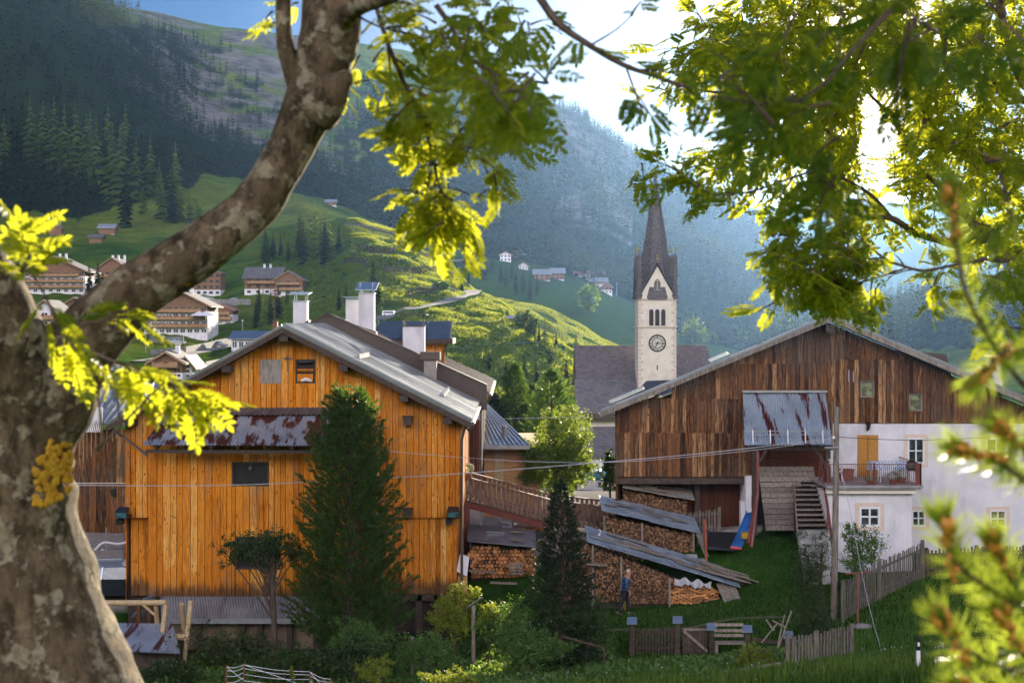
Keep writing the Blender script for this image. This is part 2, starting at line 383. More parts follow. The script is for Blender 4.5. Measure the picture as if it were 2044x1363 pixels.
FAR = {  # distance: how far below/above eye level (photo rows) the land stands in each direction
    220: [760, 770, 775, 775, 790, 810, 850, 870, 880, 890, 900, 900, 900, 900, 900, 900, 880, 860, 840],
    300: [690, 700, 705, 710, 725, 735, 745, 758, 775, 770, 760, 810, 850, 855, 860, 850, 830, 800, 780],
    380: [640, 655, 660, 672, 662, 655, 650, 648, 650, 675, 750, 790, 830, 840, 840, 820, 790, 750, 700],
    480: [570, 592, 605, 622, 600, 566, 562, 578, 600, 700, 760, 800, 820, 830, 835, 800, 760, 720, 650],
    600: [500, 520, 530, 540, 515, 482, 487, 532, 640, 690, 720, 740, 760, 770, 760, 740, 700, 660, 600],
    700: [450, 470, 470, 470, 450, 436, 463, 560, 600, 620, 680, 710, 740, 750, 740, 700, 660, 610, 560],
    800: [415, 430, 425, 400, 400, 445, 500, 540, 572, 595, 625, 670, 715, 740, 720, 680, 630, 590, 540],
    900: [380, 400, 395, 345, 400, 450, 492, 524, 548, 566, 594, 650, 695, 715, 700, 652, 606, 572, 520],
    1100: [300, 290, 300, 315, 372, 412, 452, 482, 507, 527, 562, 615, 670, 700, 690, 670, 640, 600, 540],
    1400: [-100, -70, 40, 250, 300, 335, 372, 392, 402, 418, 400, 438, 485, 548, 632, 665, 645, 610, 560],
    1650: [-150, -90, 30, 130, 180, 220, 250, 270, 290, 320, 350, 420, 500, 560, 620, 670, 650, 610, 560],
    1900: [-200, -100, 12, 40, 68, 86, 101, 124, 150, 205, 262, 322, 372, 430, 500, 590, 640, 610, 560],
    2400: [0, 50, 100, 120, 150, 170, 180, 200, 240, 300, 340, 400, 430, 480, 540, 590, 600, 580, 560],
    3200: [300, 300, 300, 300, 300, 300, 320, 350, 380, 400, 420, 440, 460, 475, 462, 440, 425, 400, 380],
    4300: [350, 350, 350, 350, 350, 350, 350, 380, 400, 400, 400, 400, 400, 404, 412, 410, 400, 385, 340],
    5500: [480] * 19, 7500: [600] * 19, 9500: [640] * 19}
BACKD = [0, 10, 50, 300, 900, 1700, 3000, 6000, 9500]
BACKZ = [10.3, 11, 17, 80, 250, 430, 430, 300, 0]
DR = sorted(NEAR) + sorted(FAR)
AZ = np.concatenate([np.radians(np.arange(-180, -60, 6)), np.radians(np.arange(-60, -22, 1.5)), np.linspace(math.radians(-22), math.radians(22), 420),
                     np.radians(np.arange(23.5, 60, 1.5)), np.radians(np.arange(60, 180.1, 6))])
RR = np.concatenate([[0.01, 2, 4, 7], np.linspace(10, 40, 14), np.linspace(41, 72, 63), np.geomspace(74, 300, 36), np.geomspace(305, 2600, 190), np.geomspace(2700, 9500, 30)])
def build_height():
    lr = np.log(np.maximum(RR, 1)); H = np.zeros((len(AZ), len(RR)))
    lD = np.log(np.maximum(np.array(DR, float), 1))
    bz = np.interp(RR, BACKD, BACKZ)
    for i, a in enumerate(AZ):
        aa = max(-1.2, min(1.2, a)); px = CX + F * math.tan(aa)
        zs = []
        c = math.cos(aa) if abs(a) < 1.2 else math.cos(1.2)
        for d in DR:
            if d in NEAR: zs.append(np.interp(px, PXN, NEAR[d]))
            else: zs.append(CH + (HY - np.interp(px, PXF, FAR[d])) / F * d)
        h = np.interp(lr + math.log(max(c, .3)), lD, zs)
        w = min(1, max(0, (abs(a) - math.radians(40)) / math.radians(45))); w = w * w * (3 - 2 * w)
        H[i] = h * (1 - w) + bz * w
    K = H.copy()      # soften the rows where the slope changes
    for _ in range(3): K[:, 1:-1] = .25 * K[:, :-2] + .5 * K[:, 1:-1] + .25 * K[:, 2:]
    for j, r in enumerate(RR):
        if r > 80: H[:, j] = K[:, j]
    for _ in range(6):
        K = H.copy(); K[1:-1] = .25 * H[:-2] + .5 * H[1:-1] + .25 * H[2:]
        sel = RR > 300; H[:, sel] = K[:, sel]
    for i, a in enumerate(AZ):
        sx, cy = math.sin(a), math.cos(a)
        for j, r in enumerate(RR):
            if r < 40: continue
            x, y = sx * r, cy * r
            amp = min(r * .004, 9) if r > 130 else .03 * min(1, (r - 38) / 4)
            s = .012 if r > 130 else .6
            s2 = 1 / max(30, r * .12) if r > 130 else s
            n = mnoise.fractal(Vector((x * s2, y * s2, 3)), 1, 2.1, 5)
            if 230 < r < 900 and abs(a) < .7: n += 1.1 * mnoise.fractal(Vector((x / 26 + y / 60, y / 34, 5)), .9, 2, 5) * (1 if r < 620 else .35)
            n += .5 * (1 - abs(mnoise.noise(Vector((x * s2 * 1.7, y * s2 * .8, 7))) * 2)) * (1 if r > 900 else 0)
            H[i, j] += n * amp
    return H
HT = build_height()
_AZr = AZ; _RR = RR
def tz(x, y):
    a = math.atan2(x, y); r = math.hypot(x, y)
    i = int(np.searchsorted(_AZr, a)) - 1; j = int(np.searchsorted(_RR, r)) - 1
    i = max(0, min(len(_AZr) - 2, i)); j = max(0, min(len(_RR) - 2, j))
    u = min(1, max(0, (a - _AZr[i]) / (_AZr[i + 1] - _AZr[i]))); v = min(1, max(0, (r - _RR[j]) / (_RR[j + 1] - _RR[j])))
    return float((HT[i, j] * (1 - u) + HT[i + 1, j] * u) * (1 - v) + (HT[i, j + 1] * (1 - u) + HT[i + 1, j + 1] * u) * v)
def tz_arr(x, y):
    a = np.arctan2(x, y); r = np.hypot(x, y)
    i = np.clip(np.searchsorted(_AZr, a) - 1, 0, len(_AZr) - 2); j = np.clip(np.searchsorted(_RR, r) - 1, 0, len(_RR) - 2)
    u = np.clip((a - _AZr[i]) / (_AZr[i + 1] - _AZr[i]), 0, 1); v = np.clip((r - _RR[j]) / (_RR[j + 1] - _RR[j]), 0, 1)
    return (HT[i, j] * (1 - u) + HT[i + 1, j] * u) * (1 - v) + (HT[i, j + 1] * (1 - u) + HT[i + 1, j + 1] * u) * v
def G(px, py, dmin=200, dmax=4500):
    """the point of the land seen in this direction"""
    d = dmin; k = (px - CX) / F
    while d < dmax:
        z = tz(k * d, d)
        if HY - (z - CH) * F / d <= py: return Vector((k * d, d, z))
        d *= 1.004
    return Vector((k * dmin, dmin, tz(k * dmin, dmin)))
def GD(px, d): return Vector(((px - CX) / F * d, d, tz((px - CX) / F * d, d)))

FPX = [-900, 0, 150, 300, 400, 600, 700, 800, 1000, 1200, 1300, 1400, 1500, 1580, 1650, 2044, 2900]
FTH = [800, 790, 790, 820, 900, 960, 1000, 1020, 1000, 980, 1000, 1010, 960, 800, 640, 560, 560]
def forest_mask(px, d):
    th = np.interp(px, FPX, FTH)
    w = np.sin(px * .031) * 25 + np.sin(px * .11) * 12
    f = (d > th + w) & (d < 2350)
    px = px + 34 * np.sin(d * .021 + px * .01) + 22 * np.sin(d * .067 + 1) + 14 * np.sin(d * .16)
    meadow = (px > 225) & (px < 1120) & (d > 1700 + np.sin(px * .02) * 60)
    cliff = (px > 395) & (px < 720) & (d > 1330) & (d < 1760) & (np.sin(px * .06 + d * .01) > -.2)
    ridge = (px > 960) & (px < 1125) & (d > 1780)
    return f & ~meadow & ~cliff & ~ridge

def build_ground():
    nA, nR = len(AZ), len(RR)
    A, R_ = np.meshgrid(AZ, RR, indexing='ij')
    V = np.stack([np.sin(A) * R_, np.cos(A) * R_, HT], -1).reshape(-1, 3)
    i, j = np.meshgrid(np.arange(nA - 1), np.arange(nR - 1), indexing='ij')
    a = (i * nR + j).ravel(); Fc = np.stack([a, a + nR, a + nR + 1, a + 1], 1)
    m, nt, bs = nt_new('terrain')
    def attr(n):
        q = nt.nodes.new('ShaderNodeAttribute'); q.attribute_name = n; return q.outputs['Fac']
    v = coords(nt)
    n1 = noi(nt, v, .035, 8, .65); n2 = noi(nt, v, 1.3, 6); n3 = noi(nt, v, .008, 5)
    grass = mix(nt, ramp(nt, n1, .35, .65), (.028, .080, .010), (.095, .17, .020))
    grass = mix(nt, mth(nt, 'MULTIPLY', ramp(nt, n3, .4, .6), .5), grass, (.19, .21, .03))
    grass = mix(nt, mth(nt, 'MULTIPLY', ramp(nt, noi(nt, v, .12, 6, .7), .5, .62), .45), grass, (.025, .05, .012))
    near = mix(nt, ramp(nt, n2, .3, .7), (.014, .045, .008), (.036, .085, .014))
    grass = mix(nt, attr('meadow_shade'), grass, mix(nt, n1, (.018, .055, .014), (.04, .09, .022)))  # valley meadow coloured darker to stand in for shade
    g = mix(nt, attr('near'), grass, near)
    soil = mix(nt, n2, (.03, .022, .015), (.06, .045, .03))
    g = mix(nt, attr('soil'), g, soil)
    yard = mix(nt, ramp(nt, noi(nt, v, 6, 5), .3, .7), (.30, .28, .25), (.42, .40, .36))
    g = mix(nt, attr('yard'), g, yard)
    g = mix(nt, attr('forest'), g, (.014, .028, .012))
    rk = noi(nt, coords(nt, (1, 1, .5)), .03, 10, .7)
    rock = mix(nt, ramp(nt, rk, .35, .65), (.06, .06, .058), (.20, .19, .18))
    g = mix(nt, mth(nt, 'MULTIPLY', attr('rock'), ramp(nt, noi(nt, v, .012, 6, .7), .40, .55)), g, rock)
    pale = mix(nt, ramp(nt, noi(nt, v, .01, 8), .35, .65), (.48, .38, .28), (.60, .50, .38))  # unseen slope behind the camera, made pale to bounce sunlight onto the facades
    g = mix(nt, attr('pale'), g, pale)
    val(nt, bs.inputs['Base Color'], g); bs.inputs['Roughness'].default_value = 1; bs.inputs['Specular IOR Level'].default_value = 0
    bb = nt.nodes.new('ShaderNodeBump'); bb.inputs['Strength'].default_value = .8; bb.inputs['Distance'].default_value = 1.6
    nt.links.new(mth(nt, 'MULTIPLY', noi(nt, v, .25, 6, .7), mth(nt, 'SUBTRACT', 1.0, attr('near'))), bb.inputs['Height']); nt.links.new(bb.outputs[0], bs.inputs['Normal'])
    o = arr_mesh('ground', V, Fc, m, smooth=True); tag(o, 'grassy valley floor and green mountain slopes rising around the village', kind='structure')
    me = o.data; x, y = V[:, 0], V[:, 1]; d = np.maximum(y, 1e-3); px = CX + x / d * F; front = (y > 0) & (np.abs(px - CX) < 3500)
    r = np.hypot(x, y)
    def put(n, arr):
        at = me.attributes.new(n, 'FLOAT', 'POINT'); at.data.foreach_set('value', arr.astype(np.float32))
    put('near', np.clip((130 - r) / 40, 0, 1))
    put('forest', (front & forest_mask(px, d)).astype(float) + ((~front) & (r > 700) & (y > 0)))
    yd = front & (((px < 262) & (d > 56.5) & (d < 90)) | ((px > 935) & (px < 1230) & (d > 60.5) & (d < 95)) | ((px > 1395) & (px < 1520) & (d > 59.3) & (d < 64)) | ((px > 200) & (px < 1300) & (d > 62) & (d < 80)) | ((px > 1200) & (px < 2600) & (d > 64) & (d < 95)))
    put('yard', yd.astype(float))
    so = front & (px > 150) & (px < 900) & (d > 44) & (d < 54)
    put('soil', so.astype(float) * .8)
    rw = np.clip((px - 190 - 30 * np.sin(d * .03)) / 160, 0, 1) * np.clip((740 - px + 30 * np.sin(d * .04)) / 90, 0, 1) + np.clip((px - 1080) / 50, 0, 1)
    rk = front & (px > 150) & (px < 1260) & (d > 1250) & (d < 1900) & ((px < 720) | (px > 1080))
    put('rock', rk.astype(float) * rw)
    put('meadow_shade', np.clip((d - 630) / 80, 0, 1) * np.clip((px - 860) / 60, 0, 1) * front)
    put('pale', ((y < -200) & (r > 500)).astype(float))
    return o

# ------------------------------------------------------------------ sky, sun, camera, air
def build_world():
    w = bpy.data.worlds.new("World"); SC.world = w; w.use_nodes = True
    nt = w.node_tree; bg = nt.nodes['Background']
    sky = nt.nodes.new('ShaderNodeTexSky'); sky.sky_type = 'NISHITA'; sky.sun_disc = False
    sky.sun_elevation = SUN_EL; sky.sun_rotation = SUN_AZ; sky.altitude = 1500; sky.air_density = 1.0; sky.dust_density = .6; sky.ozone_density = 1.6
    g = nt.nodes.new('ShaderNodeGamma'); nt.links.new(sky.outputs[0], g.inputs[0]); g.inputs[1].default_value = SKY_G
    hs = nt.nodes.new('ShaderNodeHueSaturation'); nt.links.new(g.outputs[0], hs.inputs['Color']); hs.inputs['Saturation'].default_value = SKY_SAT; hs.inputs['Value'].default_value = SKY_V
    tc = nt.nodes.new('ShaderNodeTexCoord'); sx = nt.nodes.new('ShaderNodeSeparateXYZ'); nt.links.new(tc.outputs['Generated'], sx.inputs[0])
    # bright cloud band added behind the camera, unseen, to fill the shaded facades
    cn = noi(nt, tc.outputs['Generated'], 3.2, 7, .6); back = mth(nt, 'MULTIPLY', ramp(nt, sx.outputs[1], .0, -.5), ramp(nt, sx.outputs[2], .72, .40))
    cl = mth(nt, 'MULTIPLY', ramp(nt, cn, .36, .52), back)
    sd = (math.sin(SUN_AZ) * math.cos(SUN_EL), math.cos(SUN_AZ) * math.cos(SUN_EL), math.sin(SUN_EL)); dn = nt.nodes.new('ShaderNodeVectorMath'); dn.operation = 'DOT_PRODUCT'; nt.links.new(tc.outputs['Generated'], dn.inputs[0]); dn.inputs[1].default_value = sd
    base = mix(nt, 1.0, hs.outputs[0], SKY_TINT, 'MULTIPLY'); au = ramp(nt, dn.outputs['Value'], math.cos(math.radians(5)), 1.0)
    base = mix(nt, mth(nt, 'MULTIPLY', mth(nt, 'POWER', ramp(nt, dn.outputs['Value'], math.cos(math.radians(26)), 1.0), 1.6), .3), base, (6.6, 6.5, 6.9))
    base = mix(nt, mth(nt, 'MULTIPLY', mth(nt, 'POWER', au, 2.5), .9), base, (26, 21, 15)); base = mix(nt, ramp(nt, dn.outputs['Value'], math.cos(math.radians(.6)), math.cos(math.radians(.4))), base, (420, 330, 210))
    c = mix(nt, cl, base, FILL_CLOUD)
    nt.links.new(c, bg.inputs[0]); bg.inputs[1].default_value = SKY_S
    s = bpy.data.lights.new('sun', 'SUN'); s.energy = SUN_S; s.angle = math.radians(.5); s.color = (1.0, .86, .66)
    so = bpy.data.objects.new('sun', s); COL.objects.link(so)
    D = Vector((math.sin(SUN_AZ) * math.cos(SUN_EL), math.cos(SUN_AZ) * math.cos(SUN_EL), math.sin(SUN_EL)))
    so.rotation_euler = D.to_track_quat('Z', 'Y').to_euler(); so.location = (20, 60, 60)
SKY_G, SKY_SAT, SKY_V, SKY_S, SUN_S, EXPO = .58, 1.75, 1.0, .11, 5.0, 1.5
SKY_TINT = (.22, .34, .56); FILL_CLOUD = (17.5, 15.8, 17.0)
HAZE_D = .000026; USE_HAZE = True

def build_camera():
    c = bpy.data.cameras.new('camera'); c.lens = 50; c.sensor_width = 36; c.clip_end = 30000; c.clip_start = .05
    c.shift_y = -(36.5 / 2044); c.dof.use_dof = True; c.dof.focus_distance = 56; c.dof.aperture_fstop = 8.0
    o = bpy.data.objects.new('camera', c); COL.objects.link(o); o.location = (0, 0, CH); o.rotation_euler = (math.pi / 2, 0, 0)
    SC.camera = o
    vs = SC.view_settings; vs.view_transform = 'Standard'; vs.look = 'None'; vs.exposure = EXPO; vs.gamma = 1
    SC.cycles.max_bounces = 6; SC.cycles.diffuse_bounces = 3; SC.cycles.transmission_bounces = 4; SC.cycles.volume_bounces = 0; SC.cycles.transparent_max_bounces = 6
    SC.cycles.caustics_reflective = False; SC.cycles.caustics_refractive = False; SC.cycles.sample_clamp_indirect = 4

def build_haze():
    mb = MB(); mb.box(-9800, 9800, -9800, 9800, float(HT.min()) - 1.5, float(HT.max()) + 25)
    m = bpy.data.materials.new('haze_air'); m.use_nodes = True; nt = m.node_tree; nt.nodes.clear()
    o = nt.nodes.new('ShaderNodeOutputMaterial'); v = nt.nodes.new('ShaderNodeVolumePrincipled')
    v.inputs['Color'].default_value = (.30, .55, 1.0, 1); v.inputs['Density'].default_value = HAZE_D; v.inputs['Anisotropy'].default_value = .76
    nt.links.new(v.outputs[0], o.inputs['Volume'])
    ob = mb.build('haze', m); tag(ob, 'thin blue morning haze filling the valley', kind='stuff')
BUILDERS = []
# ------------------------------------------------------------------ building helpers
def plank_wall(mb, x0, x1, y, bot, top, w=.2, th=.03, openings=(), jit=.012, axis='x', out=-1, tile=None):
    """upright boards from x0 to x1 on the plane y; bot/top numbers or functions of x; openings (x0,x1,z0,z1)"""
    fb = bot if callable(bot) else (lambda x: bot); ft = top if callable(top) else (lambda x: top)
    xs = [x0]; x = x0
    cuts = sorted({e for o in openings for e in o[:2] if x0 < e < x1})
    while x < x1 - 1e-6:
        nx = x + w * random.uniform(.75, 1.3)
        for c in cuts:
            if x + 1e-6 < c < nx + .05: nx = c; break
        nx = min(nx, x1)
        if x1 - nx < .06: nx = x1
        xs.append(nx); x = nx
    for a, b in zip(xs[:-1], xs[1:]):
        mid = (a + b) / 2; segs = [(fb, ft)]
        rects = sorted([(o[2], o[3]) for o in openings if o[0] < mid < o[1]])
        z = None; parts = []; cur = ('f', fb)
        lo = fb
        for r0, r1 in rects:
            parts.append((lo, (lambda x, q=r0: q))); lo = (lambda x, q=r1: q)
        parts.append((lo, ft))
        off = random.uniform(0, jit) + (jit * .8 if random.random() < .35 else 0); g = .009
        for l, h in parts:
            za, zb, zc, zd = l(a + g), l(b - g), h(b - g), h(a + g)
            if zd - za < .02 and zc - zb < .02: continue
            zc = max(zc, zb + .01); zd = max(zd, za + .01)
            if axis == 'x':
                yf = y + out * (th + off); mb.hexa([(a + g, yf, za), (b - g, yf, zb), (b - g, y, zb), (a + g, y, za), (a + g, yf, zd), (b - g, yf, zc), (b - g, y, zc), (a + g, y, zd)] if out < 0 else
                                                  [(a + g, y, za), (b - g, y, zb), (b - g, yf, zb), (a + g, yf, za), (a + g, y, zd), (b - g, y, zc), (b - g, yf, zc), (a + g, yf, zd)])
            else:
                xf = y + out * (th + off); q0, q1 = sorted((y, xf))
                mb.hexa([(q0, a + g, za), (q1, a + g, za), (q1, b - g, zb), (q0, b - g, zb), (q0, a + g, zd), (q1, a + g, zd), (q1, b - g, zc), (q0, b - g, zc)])
def corrugated(mb, p00, p10, p01, p11, n, amp=.03, rows=1, per=5):
    """corrugated sheet: ribs run from edge p00-p10 down to edge p01-p11, n ribs across"""
    p00, p10, p01, p11 = map(Vector, (p00, p10, p01, p11)); nn = (p10 - p00).cross(p01 - p00).normalized()
    if nn.z < 0: nn = -nn
    vs = []; fs = []; K = n * per
    for j in range(rows + 1):
        t = j / rows
        for i in range(K + 1):
            u = i / K; a = p00.lerp(p10, u); b = p01.lerp(p11, u)
            vs.append(a.lerp(b, t) + nn * amp * math.sin(2 * math.pi * i / per))
    for j in range(rows):
        for i in range(K): fs.append((j * (K + 1) + i, j * (K + 1) + i + 1, (j + 1) * (K + 1) + i + 1, (j + 1) * (K + 1) + i))
    mb.add(vs, fs)
def seam_roof(mb, p00, p10, p01, p11, n, h=.05, th=.06, w=.055):
    """sheet roof (upper edge p00-p10, lower edge p01-p11) with n standing seams running down"""
    p00, p10, p01, p11 = map(Vector, (p00, p10, p01, p11)); nn = (p10 - p00).cross(p01 - p00).normalized()
    if nn.z < 0: nn = -nn
    for i in range(n):
        u0, u1 = (i + .03) / n, (i + .97) / n; mb.slab([p00.lerp(p10, u0), p01.lerp(p11, u0), p01.lerp(p11, u1), p00.lerp(p10, u1)], -nn * th)
    mb.slab([p00 - nn * (th + .004), p01 - nn * (th + .004), p11 - nn * (th + .004), p10 - nn * (th + .004)], -nn * .02)
    for i in range(n + 1):
        u = i / n; a = p00.lerp(p10, u); b = p01.lerp(p11, u); mb.beam(a + nn * (h / 2 + .003), b + nn * (h / 2 + .003), w, h, nn)
def window(parent, x0, x1, z0, z1, y, frame, pane, fw=.06, cross=(1, 1), trim=None, tw=.14, depth=.12, name='window', sill=True):
    """window facing -y: pane set back, frame, optional painted trim"""
    f = MB(); yb = y + .02
    for a, b, c, d in ((x0, x1, z0, z0 + fw), (x0, x1, z1 - fw, z1), (x0, x0 + fw, z0 + fw, z1 - fw), (x1 - fw, x1, z0 + fw, z1 - fw)): f.box(a, b, yb - .05, yb + .04, c, d)
    for i in range(cross[0]):
        xc = x0 + (x1 - x0) * (i + 1) / (cross[0] + 1); f.box(xc - fw * .4, xc + fw * .4, yb - .04, yb + .035, z0 + fw, z1 - fw)
    for i in range(cross[1]):
        zc = z0 + (z1 - z0) * (i + 1) / (cross[1] + 1)
        f.box(x0 + fw, x1 - fw, yb - .032, yb + .027, zc - fw * .35, zc + fw * .35)
    w = f.build(name, frame, parent)
    p = MB(); p.box(x0 + .01, x1 - .01, yb + .045, yb + .06, z0 + .01, z1 - .01); sub(p.build('pane', pane), w)
    if trim:
        t = MB(); a, b, c, d = x0 - tw, x1 + tw, z0 - tw, z1 + tw; q = y - .02
        for r in ((a, b, c, z0), (a, b, z1, d), (a, x0, z0, z1), (x1, b, z0, z1)): t.box(r[0], r[1], q, y + .1, r[2], r[3])
        sub(t.build('trim', trim), w)
    return w
def sub(o, parent):      # o becomes a sub-part of parent (both built in world coordinates)
    o.parent = parent
    return o
def wall_with_holes(mb, x0, x1, z0, z1, y0, y1, holes):
    xs = sorted({x0, x1, *[h for o in holes for h in o[:2]]}); xs = [x for x in xs if x0 <= x <= x1]
    for a, b in zip(xs[:-1], xs[1:]):
        m = (a + b) / 2; z = z0
        for h in sorted([o for o in holes if o[0] < m < o[1]], key=lambda o: o[2]):
            if h[2] > z: mb.box(a, b, y0, y1, z, h[2])
            z = h[3]
        if z < z1: mb.box(a, b, y0, y1, z, z1)

# ------------------------------------------------------------------ the orange larch barn
def barn_left():
    D = 54.0; x = lambda p: X(p, D); z = lambda p: Z(p, D)
    root = thing('wooden_barn', 'big gabled barn of glowing orange larch boards with a rusty canopy roof', 'barn', (x(570), D, 0))
    rx, rz = x(570), z(652); lx, lz = x(237), z(838); ex, ez = x(942), z(840)
    rl = lambda q: rz - (rx - q) * (rz - lz) / (rx - lx) if q < rx else rz - (q - rx) * (rz - ez) / (ex - rx)
    WL, WR = x(250), x(918)
    ops = [(x(521), x(561), z(765), z(717)), (x(590), x(630), z(765), z(717))]
    m = MB(); yw = D
    plank_wall(m, WL, WR, yw, z(1033), lambda q: rl(q) - .24, .23, openings=ops)
    # lower storey steps back a little
    plank_wall(m, x(258), x(800), yw + .25, z(1190), z(1036), .23)
    plank_wall(m, x(800), x(912), yw + .12, z(1186), z(1034), .2)
    # flank seen beyond the corner
    plank_wall(m, D + .1, D + 26, WR - .02, z(1033), lambda q: rl(WR) - .25, .25, axis='y', out=1)
    plank_wall(m, D + .1, D + 22, WR - .3, z(1186), z(1040), .25, axis='y', out=1)
    plank_wall(m, D + .1, D + 22, WL + .02, z(1200), lambda q: rl(WL) - .25, .25, axis='y', out=-1)
    m.build('wall', W_ORANGE, root)
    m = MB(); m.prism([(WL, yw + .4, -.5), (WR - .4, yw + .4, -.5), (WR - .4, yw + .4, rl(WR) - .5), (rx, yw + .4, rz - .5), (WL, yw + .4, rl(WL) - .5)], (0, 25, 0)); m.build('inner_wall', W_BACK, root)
    m = MB()
    # bay standing forward under the canopy
    BL, BR = x(312), x(705); yb = D - 1.0; bo = [(X(463, 53), X(537, 53), Z(970, 53), Z(921, 53)), (X(470, 53), X(560, 53), Z(1136, 53), Z(1070, 53))]
    plank_wall(m, BL, BR, yb, Z(1190, 53), Z(890, 53), .24, openings=bo, jit=.025)
    plank_wall(m, yb + .03, D - .02, BL - .01, Z(1190, 53), Z(880, 53), .25, axis='y', out=-1)
    plank_wall(m, yb + .03, D - .02, BR + .01, Z(1190, 53), Z(880, 53), .25, axis='y', out=1)
    m.build('bay', W_ORANGE, root)
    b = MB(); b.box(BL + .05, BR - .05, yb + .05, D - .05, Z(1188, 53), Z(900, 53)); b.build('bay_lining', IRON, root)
    # plinth below
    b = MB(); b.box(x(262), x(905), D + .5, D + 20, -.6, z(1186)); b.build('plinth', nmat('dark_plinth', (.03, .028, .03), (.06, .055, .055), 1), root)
    # roof over the front 11 m
    y0, y1 = D - .75, 65.2
    r = MB(); seam_roof(r, (rx, y0, rz + .04), (rx, y1, rz + .04), (ex, y0, ez + .04), (ex, y1, ez + .04), 27, h=.11)
    r.build('roof_sheet', METAL, root)
    r = MB(); seam_roof(r, (rx, y0, rz + .04), (rx, y1 + 15, rz + .04), (lx - .25, y0, lz - .1), (lx - .25, y1 + 15, lz - .1), 40, h=.05); r.build('roof_sheet', METAL, root)
    r = MB()   # verge boards and purlin ends
    for (ax, az, bx, bz) in ((rx, rz, ex, ez), (rx, rz, lx - .25, lz - .14)):
        r.slab([(ax, y0 - .04, az - .03), (bx, y0 - .04, bz - .03), (bx, y0 - .04, bz - .25), (ax, y0 - .04, az - .25)], (0, .06, 0))
        r.slab([(ax, y0, az - .05), (bx, y0, bz - .05), (bx, D + .4, bz - .05), (ax, D + .4, az - .05)], (0, 0, -.05))
    r.build('verge_board', W_DBEAM, root)
    for q in (459, 572, 689, 808, 895, 268):
        cx = x(q); b = MB(); b.box(cx - .17, cx + .17, D - .72, D - .05, rl(cx) - .52, rl(cx) - .27); b.build('purlin_end', W_DBEAM, root)
    for q, h in ((815, 1021), (815, 838)):
        b = MB(); b.box(x(q) - .16, x(q) + .16, D - .4, D - .05, z(h) - .17, z(h) + .12); b.box(x(q) - .2, x(q) + .2, D - .45, D - .03, z(h) + .12, z(h) + .17); b.build('beam_end', W_DBEAM, root)
    # floodlights on the corners
    for q, h, s in ((906, 1021, 1), (252, 1022, -1)):
        b = MB(); cx, cz = x(q), z(h)
        b.beam((cx - .22 * s, D - .1, cz - .1), (cx, D - .42, cz - .1), .08, .08); b.hexa([(cx - .2, D - .6, cz - .18), (cx + .2, D - .62, cz - .18), (cx + .2, D - .3, cz - .22), (cx - .2, D - .3, cz - .22), (cx - .24, D - .7, cz + .1), (cx + .24, D - .7, cz + .1), (cx + .2, D - .3, cz + .24), (cx - .2, D - .3, cz + .24)])
        b.box(cx - .3, cx - .05, D - .4, D - .1, cz - .42, cz - .2)
        f = b.build('floodlight', IRON, root)
        g = MB(); g.quad((cx - .18, D - .665, cz - .13), (cx + .18, D - .685, cz - .13), (cx + .21, D - .715, cz + .08), (cx - .21, D - .715, cz + .08)); sub(g.build('lens', GLASSB), f)
    # canopy with rusty corrugated sheets
    yc = D - 2.1; c00 = (x(338), D - .06, z(814)); c10 = (x(744), D - .06, z(812)); k = F / yc
    c01 = (X(284, yc), yc, Z(888, yc)); c11 = (X(706, yc) + .2, yc, Z(890, yc))
    mid0 = Vector(c00).lerp(Vector(c01), .2); mid1 = Vector(c10).lerp(Vector(c11), .2)
    m = MB(); corrugated(m, mid0 + Vector((0, 0, -.03)), mid1 + Vector((0, 0, -.03)), c01, c11, 62, .028, rows=3)
    cn = m.build('canopy', RUST, root, smooth=True)
    m = MB(); corrugated(m, c00, c10, mid0 + Vector((0, -.12, .01)), mid1 + Vector((0, -.12, .01)), 40, .02, rows=1); sub(m.build('ridge_sheet', nmat('dark_rust', (.05, .045, .05), (.10, .085, .09), 2, rough=.6)), cn)
    m = MB()
    for i in range(8):
        u = (i + .5) / 8; a = Vector(c00).lerp(Vector(c10), u); b = Vector(c01).lerp(Vector(c11), u); m.beam(a - Vector((0, 0, .12)), b - Vector((0, -.06, .12)), .12, .12)
    m.beam(Vector(c01) + Vector((.1, .15, -.24)), Vector(c11) + Vector((-.1, .15, -.24)), .12, .12)
    sub(m.build('rafters', W_DBEAM), cn)
    # openings
    a, b, c, d = ops[0]; q = MB(); q.box(a - .02, b + .02, D - .06, D - .02, c, d); q.build('window_shutter', nmat('grey_ply', (.22, .19, .16), (.34, .30, .26), 3, (4, 4, 1), .7), root)
    a, b, c, d = ops[1]; w = window(root, a, b, c, d, D, SLATEW, W_BACK, .05, (0, 1))
    q = MB(); q.box(a + .06, b - .06, D + .02, D + .06, c + .42, c + .55); q.box(a + .06, b - .1, D + .0, D + .05, c + .06, c + .36); sub(q.build('board', W_ORANGE), w)
    q = MB(); q.tube([(a + .1, D - .02, d - .12), (b - .1, D - .02, d - .1)], .07, 8); sub(q.build('rolled_blind', IRON), w)
    q = MB(); q.tube([(a + .22, D - .03, c + .1), (a + .4, D - .04, c + .16), (b - .15, D - .03, c + .09)], [.05, .08, .04], 6); sub(q.build('rag', WHITE), w)
    a, b, c, d = bo[0]; w = window(root, a, b, c, d, yb, SLATEW, GLASS, .07, (0, 0))
    q = MB(); q.tube([((a + b) / 2, yb - .03, c + .6), ((a + b) / 2, yb - .03, c + .72)], [.05, .09], 8); q.tube([((a + b) / 2, yb - .03, c + .7), ((a + b) / 2, yb - .03, d - .05)], .01, 4); sub(q.build('hanging_lantern', STEEL), w)
    a, b, c, d = bo[1]; window(root, a, b, c, d, yb, SLATEW, GLASS, .07, (1, 0))
